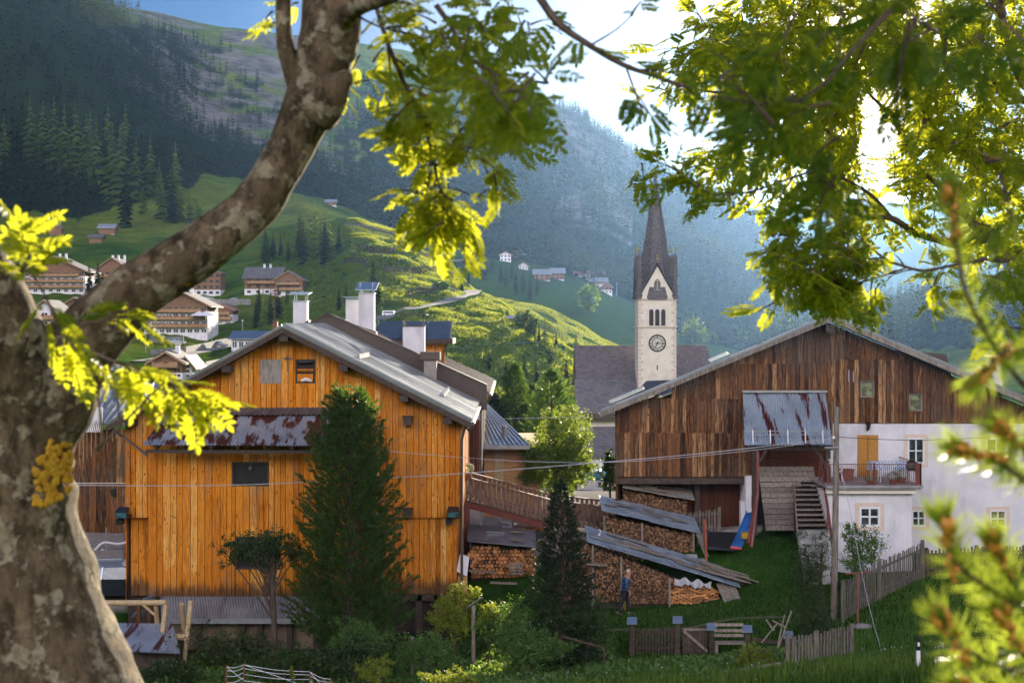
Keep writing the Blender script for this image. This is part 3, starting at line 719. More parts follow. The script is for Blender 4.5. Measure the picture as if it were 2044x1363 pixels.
    # cross on the gable
    q = MB(); cx = x(575); q.box(cx - .025, cx + .025, D - .1, D - .045, z(742), z(708)); q.box(cx - .16, cx + .16, D - .1, D - .046, z(717), z(713)); q.build('gable_cross', W_GREY, root)
    # gutter, downpipes
    q = MB(); q.tube([(ex + .05, y0, ez - .06), (ex + .05, y1, ez - .06)], .08, 8); q.build('gutter', METALD, root)
    q = MB(); q.tube([(ex + .05, D - .5, ez - .1), (ex - .1, D - .4, ez - .35), (WR + .08, D - .12, ez - .7), (WR + .08, D - .12, z(1180))], .05, 8, sub=2); q.build('downpipe', METALD, root)
    q = MB(); q.tube([(lx - .25, y0 + .1, lz - .15), (x(250), D - .3, z(870)), (x(311), D - .9, z(908))], .05, 8); q.build('downpipe', METALD, root)
    # stay boards near the right corner
    q = MB(); q.box(WR + .02, WR + .12, D - .1, D + .15, z(1186), ez - .3); q.build('corner_board', W_TAN, root)
    # snow stops on the roof
    for t, ya, yb2 in ((.36, 54.2, 58.0), (.80, 56.5, 61.5)):
        px_ = rx + (ex - rx) * t; pz_ = rz + (ez - rz) * t + .16; q = MB()
        q.box(px_ - .25, px_ + .25, ya, yb2, pz_ - .10, pz_ - .03); q.beam((px_ + .2, ya, pz_ + .02), (px_ + .2, yb2, pz_ + .02), .08, .12); q.build('snow_guard', METAL, root)
    # lower lean-to
    yl = D - 2.2; m = MB(); corrugated(m, (x(334), D - 1.08, Z(1190, 52.9)), (x(640), D - 1.08, Z(1190, 52.9)), (X(322, yl), yl, Z(1234, yl)), (X(650, yl), yl, Z(1238, yl)), 58, .02, rows=2)
    lt = m.build('lean_to_roof', CORR, root, smooth=True)
    q = MB(); q.box(X(322, yl), X(650, yl), yl - .04, yl, Z(1244, yl), Z(1234, yl)); sub(q.build('eaves_strip', STEEL), lt)
    q = MB(); q.box(X(330, yl + .6), X(645, yl + .6), yl + .6, yl + .7, -.3, Z(1236, yl)); q.build('lean_to_wall', nmat('tan_render', (.16, .12, .08), (.24, .19, .13), 1.2, rough=.9), root)
    for p_ in (392, 480, 515, 575, 628): q = MB(); q.box(X(p_, yl) - .1, X(p_, yl) + .1, yl + .3, yl + .5, -.3, Z(1240, yl)); q.build('post', W_DBEAM, root)
    q = MB()
    for p_ in (770, 835, 872): q.box(X(p_, D) - .12, X(p_, D) + .12, D + .1, D + .35, -.3, z(1188))
    q.box(x(705), x(912), D + .1, D + .35, z(1200), z(1187)); q.build('understorey_frame', W_DBEAM, root)
BUILDERS.append(barn_left)

# ------------------------------------------------------------------ house with brown sheet roof behind the barn
def house_behind():
    D = 65.4; x = lambda p: X(p, D); z = lambda p: Z(p, D)
    root = thing('chalet_house', 'house behind the orange barn with a brown sheet metal roof parapet and four white chimneys', 'house', (x(655), D, 2))
    rx, rz = x(655), z(627); ex, ez = x(972), z(770); lx, lz = x(330), z(800)
    y1 = 81.0; t = .09
    m = MB()   # parapet on the front verge
    for ax, az, bx, bz in ((rx, rz, ex, ez), (rx, rz, lx, lz)):
        m.slab([(ax, D, az), (bx, D, bz), (bx, D, bz - 1.15), (ax, D, az - 1.15)], (0, .2, 0)); m.beam((ax, D + .1, az + .03), (bx, D + .1, bz + .03), .34, .07)
        n = 9
        for i in range(1, n):
            u = i / n; qx, qz = ax + (bx - ax) * u, az + (bz - az) * u; m.box(qx - .02, qx + .02, D - .025, D, qz - 1.1, qz - .02)
    m.build('roof_parapet', METALD, root)
    r = MB(); seam_roof(r, (rx, D + .2, rz - .3), (rx, y1, rz - .3), (ex + .1, D + .2, ez - .35), (ex + .1, y1, ez - .35), 34, h=.07); r.build('roof_sheet', METALD, root)
    r = MB(); seam_roof(r, (rx, D + .2, rz - .3), (rx, y1, rz - .3), (lx, D + .2, lz - .35), (lx, y1, lz - .35), 34, h=.07); r.build('roof_sheet', METALD, root)
    m = MB(); m.tube([(ex + .15, D, ez - .45), (ex + .15, y1, ez - .45)], .09, 8); m.tube([(ex + .15, D + .3, ez - .5), (ex - .1, D + .2, ez - 1.0), (x(938), D + .2, ez - 1.5)], .05, 8); m.build('gutter', METALD, root)
    m = MB(); m.prism([(lx + .8, D + .3, 1), (x(958), D + .3, 1), (x(958), D + .3, ez - .4), (rx, D + .3, rz - .75), (lx + .8, D + .3, lz - .4)], (0, 15, 0)); m.build('wall', PLAST, root)
    m = MB(); plank_wall(m, D + .5, D + 14, x(958) + .03, 4, ez - .8, .22, axis='y', out=1); plank_wall(m, x(925), x(958), D + .25, 3.6, Z(838, D), .22); m.build('side_boards', W_DARKLOW, root)
    # dormer
    d2 = 73.5; m = MB()
    a = (X(748, d2), d2, Z(676, d2)); b = (X(899, d2), d2, Z(676, d2)); a2 = (X(756, d2 + 4), d2 + 4, Z(641, d2 + 4)); b2 = (X(903, d2 + 4), d2 + 4, Z(641, d2 + 4))
    seam_roof(m, a2, b2, a, b, 3, h=.05, th=.14); dm = m.build('dormer_roof', METALS, root)
    m = MB(); m.box(a[0], b[0], d2 - .03, d2 + .06, a[2] - .26, a[2] - .06); m.box(b[0] - .02, b[0] + .12, d2, d2 + 4, a[2] - .28, a[2] + .02); sub(m.build('fascia', W_DBEAM), dm)
    m = MB(); plank_wall(m, X(760, d2), X(888, d2), d2 + .5, 8.6, a[2] - .12, .22); m.build('dormer_wall', W_ORANGE, root)
    m = MB(); m.tube([(X(893, d2), d2 + .2, a[2] - .2), (X(884, d2), d2 + .4, a[2] - .8), (X(882, d2), d2 + .4, a[2] - 2)], .05, 6); m.build('dormer_pipe', METALD, root)
    # chimneys
    for (p0, p1, top, cap0, cap1, captop, base, d, kind) in ((585, 612, 602, 578, 616, 584, 668, 72, 0), (716, 746, 586, 709, 751, 564, 672, 67.2, 1), (690, 716, 599, 685, 718, 594, 650, 69, 2), (804, 847, 652, 800, 851, 629, 712, 66.6, 3)):
        m = MB(); m.box(X(p0, d), X(p1, d), d, d + .8, Z(base, d), Z(top, d)); ch = m.build('chimney', PLAST, root)
        q = MB(); zt = Z(top, d); zc = Z(captop, d)
        q.box(X(p0, d) - .03, X(p1, d) + .03, d - .03, d + .83, zt, zt + .05)
        for cx in (X(p0, d) + .06, X(p1, d) - .06):
            for cy in (d + .06, d + .74): q.box(cx - .02, cx + .02, cy - .02, cy + .02, zt, zc - .02)
        lift = .38 if kind == 1 else (.12 if kind == 0 else 0)
        q.slab([(X(cap0, d), d - .15, zc - lift), (X(cap1, d), d - .15, zc - lift), (X(cap1, d) + .05, d + .95, zc), (X(cap0, d) + .05, d + .95, zc)], (0, 0, .05))
        sub(q.build('chimney_cap', METALB if kind < 3 else METALD), ch)
        if kind in (0, 1): q = MB(); q.prism([(X(p0, d) - .1, d - .04, Z(base, d) - .1), (X(p1, d) + .1, d - .04, Z(base, d) - .1), (X(p1, d) + .1, d - .04, Z(base, d) + (.25 if kind else .75)), (X(p0, d) - .1, d - .04, Z(base, d) + (.55 if kind else .1))], (0, .9, 0)); sub(q.build('flashing', METALD), ch)
    d = 64.3; m = MB(); m.box(X(846, d), X(871, d), d, d + .7, Z(768, d), Z(718, d)); ch = m.build('chimney', nmat('beige_flue', (.26, .23, .20), (.34, .30, .27), 2), root)
    m = MB(); m.box(X(843, d) - .1, X(878, d), d - .1, d + .85, Z(718, d), Z(702, d)); sub(m.build('chimney_cap', METALD), ch)
    # aerial and small red pot on the far left roof
    d = 80; a = thing('roof_aerial', 'small roof aerial on a red chimney pot left of the barn ridge', 'aerial', (X(549, d), d, Z(662, d)))
    m = MB(); m.box(X(545, d), X(553, d), d, d + .4, Z(700, d), Z(642, d)); m.build('chimney_pot', TERRA, a)
    m = MB(); m.tube([(X(549, d), d, Z(645, d)), (X(549, d), d, Z(576, d))], .03, 5)
    for h, l in ((586, .25), (581, .18), (592, .12)): m.tube([(X(549, d) - l, d, Z(h, d)), (X(549, d) + l, d, Z(h, d))], .02, 4)
    m.build('antenna', RED, a)
BUILDERS.append(house_behind)

# ------------------------------------------------------------------ zinc-roofed barn far left
def barn_far_left():
    root = thing('farm_shed', 'dark weathered barn with a pale standing seam metal roof behind the left tree trunk', 'barn', (-19, 66, 2))
    r = MB()
    A = Vector((X(60, 74), 74, Z(727, 74))); B = Vector((X(322, 74), 74, Z(766, 74))); C_ = Vector((X(247, 65), 65, Z(845, 65))); Dd = Vector((X(40, 65), 65, Z(838, 65)))
    seam_roof(r, A, B, Dd, C_, 18, h=.08); r.build('roof', METAL, root)
    r = MB(); A2 = Vector((X(60, 80), 80, Z(672, 80))); B2 = Vector((X(285, 80), 80, Z(742, 80)))
    seam_roof(r, A2, B2, A + Vector((0, .3, .3)), A.lerp(B, .8) + Vector((0, .3, .3)), 12, h=.08); r.build('upper_roof', METAL, root)
    m = MB(); m.box(X(246, 72), X(259, 72), 71, 71.6, Z(800, 72), Z(772, 72)); m.build('roof_hatch', IRON, root)
    m = MB(); wd = 66; plank_wall(m, X(-150, wd), X(252, wd), wd, 1.9, Z(965, wd), .22); plank_wall(m, X(-150, wd), X(252, wd), wd + .02, Z(963, wd), lambda q: Z(857, wd), .22)
    plank_wall(m, wd, 78, X(252, wd), 1.9, Z(860, wd), .25, axis='y', out=1); m.build('wall', W_DARK, root)
    m = MB()   # ventilation louvres at the eaves
    for i in range(9): m.beam((X(170, 64.8) + i * .09, 64.9, Z(862, 65)), (X(186, 64.8) + i * .05, 64.9, Z(812, 65)), .03, .05)
    m.build('louvre', WHITE, root)
    m = MB(); m.box(X(228, wd) - .1, X(228, wd) + .1, wd - .12, wd - .045, Z(990, wd), Z(975, wd)); m.build('wall_box', IRON, root)
BUILDERS.append(barn_far_left)

# ------------------------------------------------------------------ garage block behind the bridge
def annexe():
    root = thing('garage_building', 'low timber garage with horizontal board doors and a blue-grey standing seam roof behind the footbridge', 'garage', (0, 72, 2.2))
    d = 71.0; m = MB()
    a = (X(940, d), d, Z(888, d)); b = (X(1056, d), d, Z(889, d)); a2 = (X(940, 81), 81, Z(800, 81)); b2 = (X(985, 81), 81, Z(822, 81))
    a2 = (X(940, 80), 80, Z(806, 80)); b2 = (X(972, 80), 80, Z(808, 80)); seam_roof(m, a2, b2, a, b, 12, h=.07, th=.18); m.build('roof', METALB, root)
    m = MB(); m.box(a[0], b[0] + .05, d - .12, d, a[2] - .2, a[2] - .04); m.build('gutter', STEEL, root)
    m = MB(); m.tube([(X(1008, 73), 73.2, Z(880, 73)), (X(1008, 73), 73.2, Z(850, 73))], .16, 8); m.build('flue', STEEL, root)
    d = 72; m = MB(); m.box(X(943, d), X(1078, d), d + .15, d + 8, 1.9, Z(888, d)); m.build('wall', W_TAN, root)
    for p0, p1 in ((945, 985), (1008, 1076)):
        m = MB(); n = 30; z0, z1 = 2.25, Z(897, d); h = (z1 - z0) / n
        for i in range(n): m.box(X(p0, d), X(p1, d), d + .06 + .01 * (i % 2), d + .15, z0 + i * h, z0 + (i + .93) * h)
        m.build('garage_door', SHUT, root)
    for p in (992, 1001): m = MB(); m.box(X(p, d) - .12, X(p, d) + .1, d - .02, d + .16, 1.9, Z(892, d)); m.build('door_post', W_LIGHT, root)
BUILDERS.append(annexe)

# ------------------------------------------------------------------ church
def arch(cx, z0, z1, hw, n=6, tri=False):
    p = [(cx - hw, z0), (cx + hw, z0)]
    if tri: return p + [(cx + hw, z1 - hw * 1.2), (cx + hw * .6, z1 - hw * .45), (cx, z1), (cx - hw * .6, z1 - hw * .45), (cx - hw, z1 - hw * 1.2)]
    return p + [(cx + hw * math.cos(math.pi * i / n), z1 - hw + hw * math.sin(math.pi * i / n)) for i in range(n + 1)]
def church():
    D = 180.0; x = lambda p: X(p, D); z = lambda p: Z(p, D)
    root = thing('church', 'white village church with a tall clock tower and a slender dark shingled spire', 'church', (x(1312), D, -9))
    tx0, tx1 = x(1274), x(1350); w = tx1 - tx0; cx = (tx0 + tx1) / 2; y1 = D + w; cy = D + w / 2
    m = MB(); m.box(tx0, tx1, D, y1, -10, z(596)); m.build('tower', CREAM, root)
    m = MB(); m2 = MB()   # quoins, on both visible corners
    zz = -3; i = 0
    while zz < z(600):
        wd = .62 if i % 2 else .38
        m.box(tx0 - .02, tx0 + wd, D - .03, D + .3, zz, zz + .42); m2.box(tx1 - wd, tx1 + .02, D - .03, D + .3, zz, zz + .42); zz += .52; i += 1
    m.build('quoin_strip', QUOIN, root); m2.build('quoin_strip', QUOIN, root)
    for pz in (652, 597):
        m = MB(); m.box(tx0 - .15, tx1 + .15, D - .15, y1 + .15, z(pz) - .12, z(pz) + .08); m.build('cornice', QUOIN, root)
    for q in (1300, 1312, 1324):
        m = MB(); m.prism([(a, D - .05, b) for a, b in arch(x(q), z(650), z(617), .27)], (0, .04, 0)); m.build('belfry_window', IRON, root)
    for q in (1306, 1318): m = MB(); m.tube([(x(q), D - .1, z(650)), (x(q), D - .1, z(622))], [.1, .09], 6); m.build('belfry_column', CREAM, root)
    # clock
    zc, R0 = z(685), 17.2 / F * D; m = MB()
    m.add([(cx + R0 * math.cos(t * math.pi / 16), D - .03, zc + R0 * math.sin(t * math.pi / 16)) for t in range(32)], [tuple(range(32))[::-1]])
    ck = m.build('clock', nmat('clock_face', (.56, .52, .46), (.62, .58, .5), 1), root)
    m = MB(); pk = lambda r, y, t: (cx + r * math.cos(t), y, zc + r * math.sin(t))
    for r0, r1 in ((.86 * R0, 1.02 * R0), (.56 * R0, .62 * R0)):
        for t in range(40):
            a, b = t * math.pi / 20, (t + 1) * math.pi / 20; m.quad(pk(r0, D - .06, a), pk(r1, D - .06, a), pk(r1, D - .06, b), pk(r0, D - .06, b))
    ROM = {12: 'XII', 1: 'I', 2: 'II', 3: 'III', 4: 'IIII', 5: 'V', 6: 'VI', 7: 'VII', 8: 'VIII', 9: 'IX', 10: 'X', 11: 'XI'}
    for h, s in ROM.items():     # roman numerals as strokes
        t = math.pi / 2 - h * math.pi / 6; rad = Vector((math.cos(t), 0, math.sin(t))); tan = Vector((math.sin(t), 0, -math.cos(t)))
        c0 = Vector((cx, D - .065, zc)); wds = {'I': .07, 'V': .15, 'X': .15}; tot = sum(wds[q] for q in s); u = -tot / 2
        for q in s:
            um = u + wds[q] / 2
            L = {'I': [(0, 0)], 'V': [(-.05, 0), (.05, 0)], 'X': [(-.05, .05), (.05, -.05)]}[q]
            for e0, e1 in L: m.beam(c0 + rad * .84 * R0 + tan * (um + e0), c0 + rad * .64 * R0 + tan * (um + e1), .035, .02, (0, 1, 0))
            u += wds[q]
    sub(m.build('dial', IRON), ck)
    m = MB(); c0 = Vector((cx, D - .09, zc))
    for deg, L, wd in ((-2, .78, .07), (-118, .5, .1)):
        v = Vector((math.cos(math.radians(deg)), 0, math.sin(math.radians(deg)))); m.beam(c0 - v * .25 * R0, c0 + v * L * R0, wd, .03, (0, 1, 0))
    m.ball(c0, .12, 8, 4); sub(m.build('hand', IRON), ck)
    m = MB(); m.box(cx - .07, cx + .07, D - .04, D, z(739), z(729)); m.build('slit_window', IRON, root)
    # gables with roofs on the four sides
    zb, zg = z(596), z(527)
    m = MB(); m.prism([(tx0 + .1, D + .02, zb), (tx1 - .1, D + .02, zb), (cx, D + .02, zg - .3)], (0, w - .04, 0)); m.prism([(tx0 + .02, D + .1, zb), (tx0 + .02, y1 - .1, zb), (tx0 + .02, cy, zg - .3)], (w - .04, 0, 0)); m.build('gable', CREAM, root)
    m = MB(); m.prism([(a, D - .04, b) for a, b in arch(cx, z(580), z(557), .42, tri=True)], (0, .05, 0)); m.build('gable_window', IRON, root)
    m = MB()
    for i in range(5): m.box(cx - .45 + .02 * i, cx + .45 - .02 * i, D - .07, D - .04, z(578) + i * .27, z(578) + i * .27 + .05)
    m.box(cx - .03, cx + .03, D - .075, D - .045, z(580), z(560)); m.build('louvre', QUOIN, root)
    m = MB(); o = .32; e = zb - .05
    for (p, q, r, dv) in (((tx0 - o, D - .25, e), (cx, D - .25, zg + .15), (tx1 + o, D - .25, e), (0, w / 2 + .25, 0)),):
        pass
    S = [(Vector((tx0 - .25, D - .25, 0)), Vector((tx1 + .25, D - .25, 0)), Vector((0, 1, 0))), (Vector((tx1 + .25, D - .25, 0)), Vector((tx1 + .25, y1 + .25, 0)), Vector((-1, 0, 0))),
         (Vector((tx1 + .25, y1 + .25, 0)), Vector((tx0 - .25, y1 + .25, 0)), Vector((0, -1, 0))), (Vector((tx0 - .25, y1 + .25, 0)), Vector((tx0 - .25, D - .25, 0)), Vector((1, 0, 0)))]
    apex = Vector((cx, cy, z(346)))
    for a, b, inn in S:
        a = a.copy(); b = b.copy(); a.z = b.z = zb - .1; top = (a + b) / 2; top.z = zg + .1; ins = top + inn * (w / 2 + .2); th = Vector((0, 0, .16))
        m.slab([a, top, ins, a + inn * .6], th); m.slab([b, b + inn * .6, ins, top], th)
    m.build('gable_roof', SPIRE, root)
    m = MB(); ro = w * .60    # octagonal spire
    ring = lambda r, zz: [Vector((cx + r * math.cos(math.pi / 8 + k * math.pi / 4), cy + r * math.sin(math.pi / 8 + k * math.pi / 4), zz)) for k in range(8)]
    zs = [zb - .1, z(500), z(440), z(375), z(346)]; rs = [ro, w * .35, w * .225, w * .10, .07]; vs = []; fs = []
    for r, q in zip(rs, zs): vs += ring(r, q)
    for j in range(4): fs += [(j * 8 + k, j * 8 + (k + 1) % 8, j * 8 + 8 + (k + 1) % 8, j * 8 + 8 + k) for k in range(8)]
    m.add(vs, fs)
    # corner turrets
    for sx in (tx0 + .12, tx1 - .12):
        for sy in (D + .12, y1 - .12):
            m.box(sx - .26, sx + .26, sy - .26, sy + .26, zb - .1, z(512)); m.add([(sx - .26, sy - .26, z(512)), (sx + .26, sy - .26, z(512)), (sx + .26, sy + .26, z(512)), (sx - .26, sy + .26, z(512)), (sx, sy, z(503))], [(0, 1, 4), (1, 2, 4), (2, 3, 4), (3, 0, 4)])
    m.build('spire', SPIRE, root)
    for (a, b, c) in ((tx0 + .12, D + .12, z(503)), (tx1 - .12, D + .12, z(503)), (cx, D - .25, zg + .3), (tx0 + .12, y1, z(503)), (tx1 - .12, y1, z(503)), (cx, cy, z(346))):
        m = MB(); m.tube([(a, b, c - .1), (a, b, c + .75)], .04, 4); m.ball((a, b, c + .3), .15, 6, 4); m.ball((a, b, c + .75), .1, 6, 4); m.build('finial', GOLD, root)
    # nave
    nx0, nx1 = x(1152), x(1428); rz = z(693); yr = D + 8; m = MB()
    seam = [((nx0, yr, rz), (nx1 - .9, yr, rz), (nx0, D + 3, z(757)), (nx1, D + 3, z(757)))]
    m.slab([(nx0, yr, rz), (nx0, D + 3.2, z(757)), (nx1 + .6, D + 3.2, z(757)), (nx1, yr, rz)], (0, .05, -.25)); m.slab([(nx0, yr, rz), (nx1, yr, rz), (nx1 + .5, yr + 7, z(775)), (nx0, yr + 7, z(775))], (0, 0, -.25))
    m.beam((nx0, yr, rz + .04), (nx1, yr, rz + .04), .3, .12)
    nr = m.build('nave_roof', SHING, root)
    m = MB(); m.slab([(nx0 - .2, D + 3.1, z(758) - .02), (nx0 - .2, D + .3, z(826)), (x(1300), D + .3, z(826)), (x(1300), D + 3.1, z(758) - .02)], (0, .05, -.25)); m.slab([(x(1340), D + 3.1, z(758)), (x(1340), D + .6, z(826)), (nx1 + 2, D + .6, z(826)), (nx1 + 1, D + 3.1, z(758))], (0, .05, -.25)); m.build('lower_roof', TILE, root)
    m = MB(); m.box(nx0 - .3, x(1240), D - .3, D + .3, z(838), z(826)); m.build('eaves', W_DBEAM, root)
    m = MB(); m.box(nx0 + .8, nx1 - .2, D + .8, D + 15, -10, z(830)); m.prism([(nx1 - .4, yr - 5, z(770)), (nx1 - .4, yr + 6, z(770)), (nx1 - .4, yr, rz - .4)], (-1, 0, 0)); m.build('nave_wall', CREAM, root)
    m = MB(); m.slab([(x(1168), D + .8, z(852)), (x(1168), D - 3.4, z(905)), (x(1262), D - 3.4, z(905)), (x(1262), D + .8, z(852))], (0, .05, -.25)); m.build('aisle_roof', TILE, root)
    m = MB(); m.box(x(1174), x(1258), D - 2.8, D + .8, -10, z(903)); m.build('aisle_wall', PLAST, root)
    # small ridge turret roof near the tower foot
    d = 150; m = MB(); A = Vector((X(1290, d), d, Z(760, d))); m.add([(X(1262, d), d - 2, Z(785, d)), (X(1345, d), d - 2, Z(790, d)), (X(1345, d), d + 3, Z(775, d)), tuple(A), (X(1340, d), d, Z(758, d))], [(0, 1, 4, 3), (1, 2, 4), (0, 3, 2), (3, 4, 2)]); m.build('porch_roof', METALS, root)
BUILDERS.append(church)
# ------------------------------------------------------------------ farmhouse on the right
HD = 60.0
def farmhouse():
    D = HD; x = lambda p: X(p, D); z = lambda p: Z(p, D)
    root = thing('farmhouse', 'large farmhouse, sunburnt timber barn gable above white plastered walls with small windows', 'house', (x(1650), D, 2.5))
    rx, rz = x(1650), z(634); lx, lz = x(1195), z(823); ex, ez = x(2120), z(832)
    rl = lambda q: rz - (rx - q) * (rz - lz) / (rx - lx) if q < rx else rz - (q - rx) * (rz - ez) / (ex - rx)
    att = [(x(1717), x(1745), z(793), z(759)), (x(1814), x(1841), z(820), z(785))]
    slits = [(x(1693), x(1695.5), z(762), z(738)), (x(1702), x(1704.5), z(762), z(740))]
    m = MB(); WL = x(1228); WR = x(2085); mid1 = lambda q: z(724) if q < rx else z(716)
    top = lambda q: rl(q) - .2
    # boards in three overlapping tiers
    plank_wall(m, WL, x(1500), D, z(951), lambda q: min(top(q) - .1, z(862)), .17, jit=.02)
    plank_wall(m, WL, x(1500), D - .015, z(864), lambda q: min(top(q), z(794)) , .17, jit=.02)
    plank_wall(m, x(1340), x(1500), D - .03, z(796), lambda q: min(top(q), z(724)), .17, jit=.02)
    plank_wall(m, x(1500), x(1662), D - .015, z(896), z(794), .17, jit=.02)
    plank_wall(m, x(1500), rx, D - .03, z(796), z(722), .17, jit=.02)
    plank_wall(m, rx, WR, D - .03, z(844), lambda q: min(top(q) - .05, z(716)), .17, openings=att + slits, jit=.02)
    plank_wall(m, x(1400), x(1955), D - .05, lambda q: min(z(726) if q < rx else z(718), top(q) - .02), top, .2, jit=.02)
    m.build('timber_wall', W_DARK, root)
    m = MB(); m.box(WL, WL + .1, D - .06, D + .1, z(951), z(812)); m.build('corner_board', W_DARK, root)
    m = MB(); m.slab([(WL + .03, D, 2), (WL + 3.5, D + 16, 2), (WL + 3.5, D + 16, rl(WL) - .3), (WL + .03, D, rl(WL) - .3)], (.06, 0, 0)); m.build('side_boards', W_DARK, root)
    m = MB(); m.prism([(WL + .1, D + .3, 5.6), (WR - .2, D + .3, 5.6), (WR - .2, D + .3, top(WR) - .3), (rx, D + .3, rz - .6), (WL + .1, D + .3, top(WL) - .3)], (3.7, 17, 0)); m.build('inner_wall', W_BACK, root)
    # white walls
    wins = [(x(1812), x(1845), z(925), z(874)), (x(1968), x(2010), z(925), z(874)), (x(1820), x(1847), z(1050), z(1018)), (x(1976), x(2008), z(1052), z(1018))]
    door = (x(1711), x(1753), z(957), z(868))
    m = MB(); wall_with_holes(m, x(1646), x(2130), 1.0, z(845), D - .01, D + .3, wins + [door]); m.build('plaster_wall', PLAST, root)
    m = MB(); m.box(x(1822), x(2128), D - .03, D - .012, z(1112), z(1109)); m.build('plinth_line', CONC, root)
    for i, w in enumerate(wins): window(root, *w, D, WHITE, GLASS if i % 2 == 0 else GLASSG, .06, (1, 1), PEACH, .16)
    for w in att: window(root, *w, D, W_GREY, GLASSG, .06, (0, 0), W_DARK, .09)
    m = MB()
    for s in slits: m.box(s[0], s[1], D, D + .03, s[2], s[3])
    m.build('light_slit', nmat('bright_slit', (.75, .78, .8), (.8, .8, .82), 1), root)
    m = MB(); a, b, c, d = door; mm = (a + b) / 2
    m.box(a, mm - .01, D, D + .05, c, d); m.box(mm + .01, b, D, D + .05, c, d)
    for q0, q1 in ((a, mm - .01), (mm + .01, b)):
        for k in range(3): m.box(q0 + .06, q1 - .06, D - .02, D, c + .08 + k * (d - c) / 3, c + (k + 1) * (d - c) / 3 - .04)
    dr = m.build('door', DOORO, root); m = MB(); m.ball((mm + .07, D - .06, c + 1.0), .03); sub(m.build('handle', STEEL), dr)
    m = MB(); lx_, lz_ = x(1731), z(850); m.box(lx_ - .04, lx_ + .04, D - .06, D - .01, lz_ - .2, lz_ - .05); m.beam((lx_, D - .05, lz_ - .12), (lx_, D - .22, lz_ - .12), .03, .03)
    m.tube([(lx_, D - .22, lz_ - .14), (lx_, D - .22, lz_ - .05), (lx_, D - .22, lz_ + .1), (lx_, D - .22, lz_ + .12), (lx_, D - .22, lz_ + .22)], [.04, .07, .11, .13, .02], 6); m.build('wall_lantern', IRON, root)
    # roof
    y0, y1 = D - .8, D + 17; m = MB()
    sk = 3.95; m.slab([(rx, y0, rz), (lx, y0, lz), (lx + sk, y1, lz), (rx + sk, y1, rz)], (0, 0, .1)); m.slab([(rx, y0, rz), (rx + sk, y1, rz), (ex + sk, y1, ez), (ex, y0, ez)], (0, 0, .1))
    for i in range(20):
        yy = y0 + .3 + i * .9; sx = (yy - y0) * sk / (y1 - y0); m.beam((rx + sx, yy, rz + .13), (lx + sx, yy, lz + .13), .04, .06); m.beam((rx + sx, yy, rz + .13), (ex + sx, yy, ez + .13), .04, .06)
    m.build('roof', METAL, root)
    m = MB()
    for bx, bz in ((lx, lz), (ex, ez)):
        m.slab([(rx, y0 - .05, rz + .02), (bx, y0 - .05, bz + .02), (bx, y0 - .05, bz - .16), (rx, y0 - .05, rz - .16)], (0, .05, 0)); m.slab([(rx, y0, rz - .05), (bx, y0, bz - .05), (bx, D + .3, bz - .05), (rx, D + .3, rz - .05)], (0, 0, -.04))
    m.build('verge_board', W_GREY, root)
    m = MB(); m.box(rx - .18, rx + .18, D - .7, D - .08, rz - .62, rz - .3); m.build('purlin_end', W_DBEAM, root)
    for p0, p1 in ((1217, 1287), (1417, 1456), (1808, 1824)):   # snow boards along the verge
        m = MB(); a, b = x(p0), x(p1)
        for k in range(5): m.beam((a, y0 + .8 + k * .18, rl(a) + .2 + k * .012), (b, y0 + .8 + k * .18, rl(b) + .2 + k * .012), .1, .035)
        m.build('snow_guard', nmat('bright_tin', (.75, .74, .72), (.8, .79, .77), 3, rough=.25, metal=.9), root)
    m = MB(); m.slab([(x(1832), D + 2, z(702)), (x(1918), D + 2, z(709)), (x(1935), D + 2, z(780)), (x(1860), D + 2, z(760))], (0, 4, 0)); m.build('dormer', METALD, root)
    m = MB(); m.box(X(1976, 68), X(2001, 68), 68, 68.7, Z(790, 68), Z(718, 68)); ch = m.build('chimney', PLAST, root); m = MB(); m.box(X(1972, 68), X(2005, 68), 67.9, 68.8, Z(714, 68), Z(711, 68)); sub(m.build('chimney_cap', STEEL), ch)
    # ground floor on the left under the overhang
    m = MB(); plank_wall(m, WL + .4, x(1500), D + 1.2, 2.6, z(950), .22); m.build('ground_floor_boards', W_DARKLOW, root)
    m = MB()
    for q in (1232, 1300, 1392): m.box(x(q), x(q) + .2, D + .75, D + .95, 2.6, z(952))
    m.box(WL, x(1500), D + .05, D + .35, z(966), z(952)); m.build('posts', W_DBEAM, root)
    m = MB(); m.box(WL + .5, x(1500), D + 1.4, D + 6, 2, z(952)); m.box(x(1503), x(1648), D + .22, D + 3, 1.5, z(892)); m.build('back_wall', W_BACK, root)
    m = MB(); m.box(x(1486), x(1504), D - .35, D + 1.2, 2.8, z(948)); m.box(x(1478), x(1504), D - .1, D + .3, 2.8, z(1000)); m.build('wall_pier', PLAST, root)
    m = MB(); m.box(x(1497), x(1504), D - .37, D - .345, z(1010), z(985)); m.build('exposed_brick', TERRA, root)
    # canopy over the barn entrance
    yc = D - 2.6; c00 = (x(1482), D - .1, z(783)); c10 = (x(1646), D - .1, z(780)); c01 = (X(1486, yc), yc, Z(888, yc)); c11 = (X(1661, yc), yc, Z(887, yc))
    m = MB(); corrugated(m, c00, c10, c01, c11, 34, .035, rows=3); cn = m.build('canopy', RUSTC, root, smooth=True)
    m = MB(); m.box(c00[0] - .05, c10[0] + .05, D - .3, D - .05, c00[2] + .0, c00[2] + .09); m.build('canopy_flashing', STEEL, root)
    m = MB()
    for dz in (.28, .42): m.tube([Vector(c01) + Vector((0, -.02 + dz * .5, dz + .12)), Vector(c11) + Vector((0, -.02 + dz * .5, dz + .12))], .022, 5)
    for i in range(5): q = Vector(c01).lerp(Vector(c11), (i + .5) / 5); m.beam(q + Vector((0, .05, .05)), q + Vector((0, .15, .6)), .04, .04)
    m.build('snow_rail', STEEL, root)
    m = MB(); yp = D - 2.2
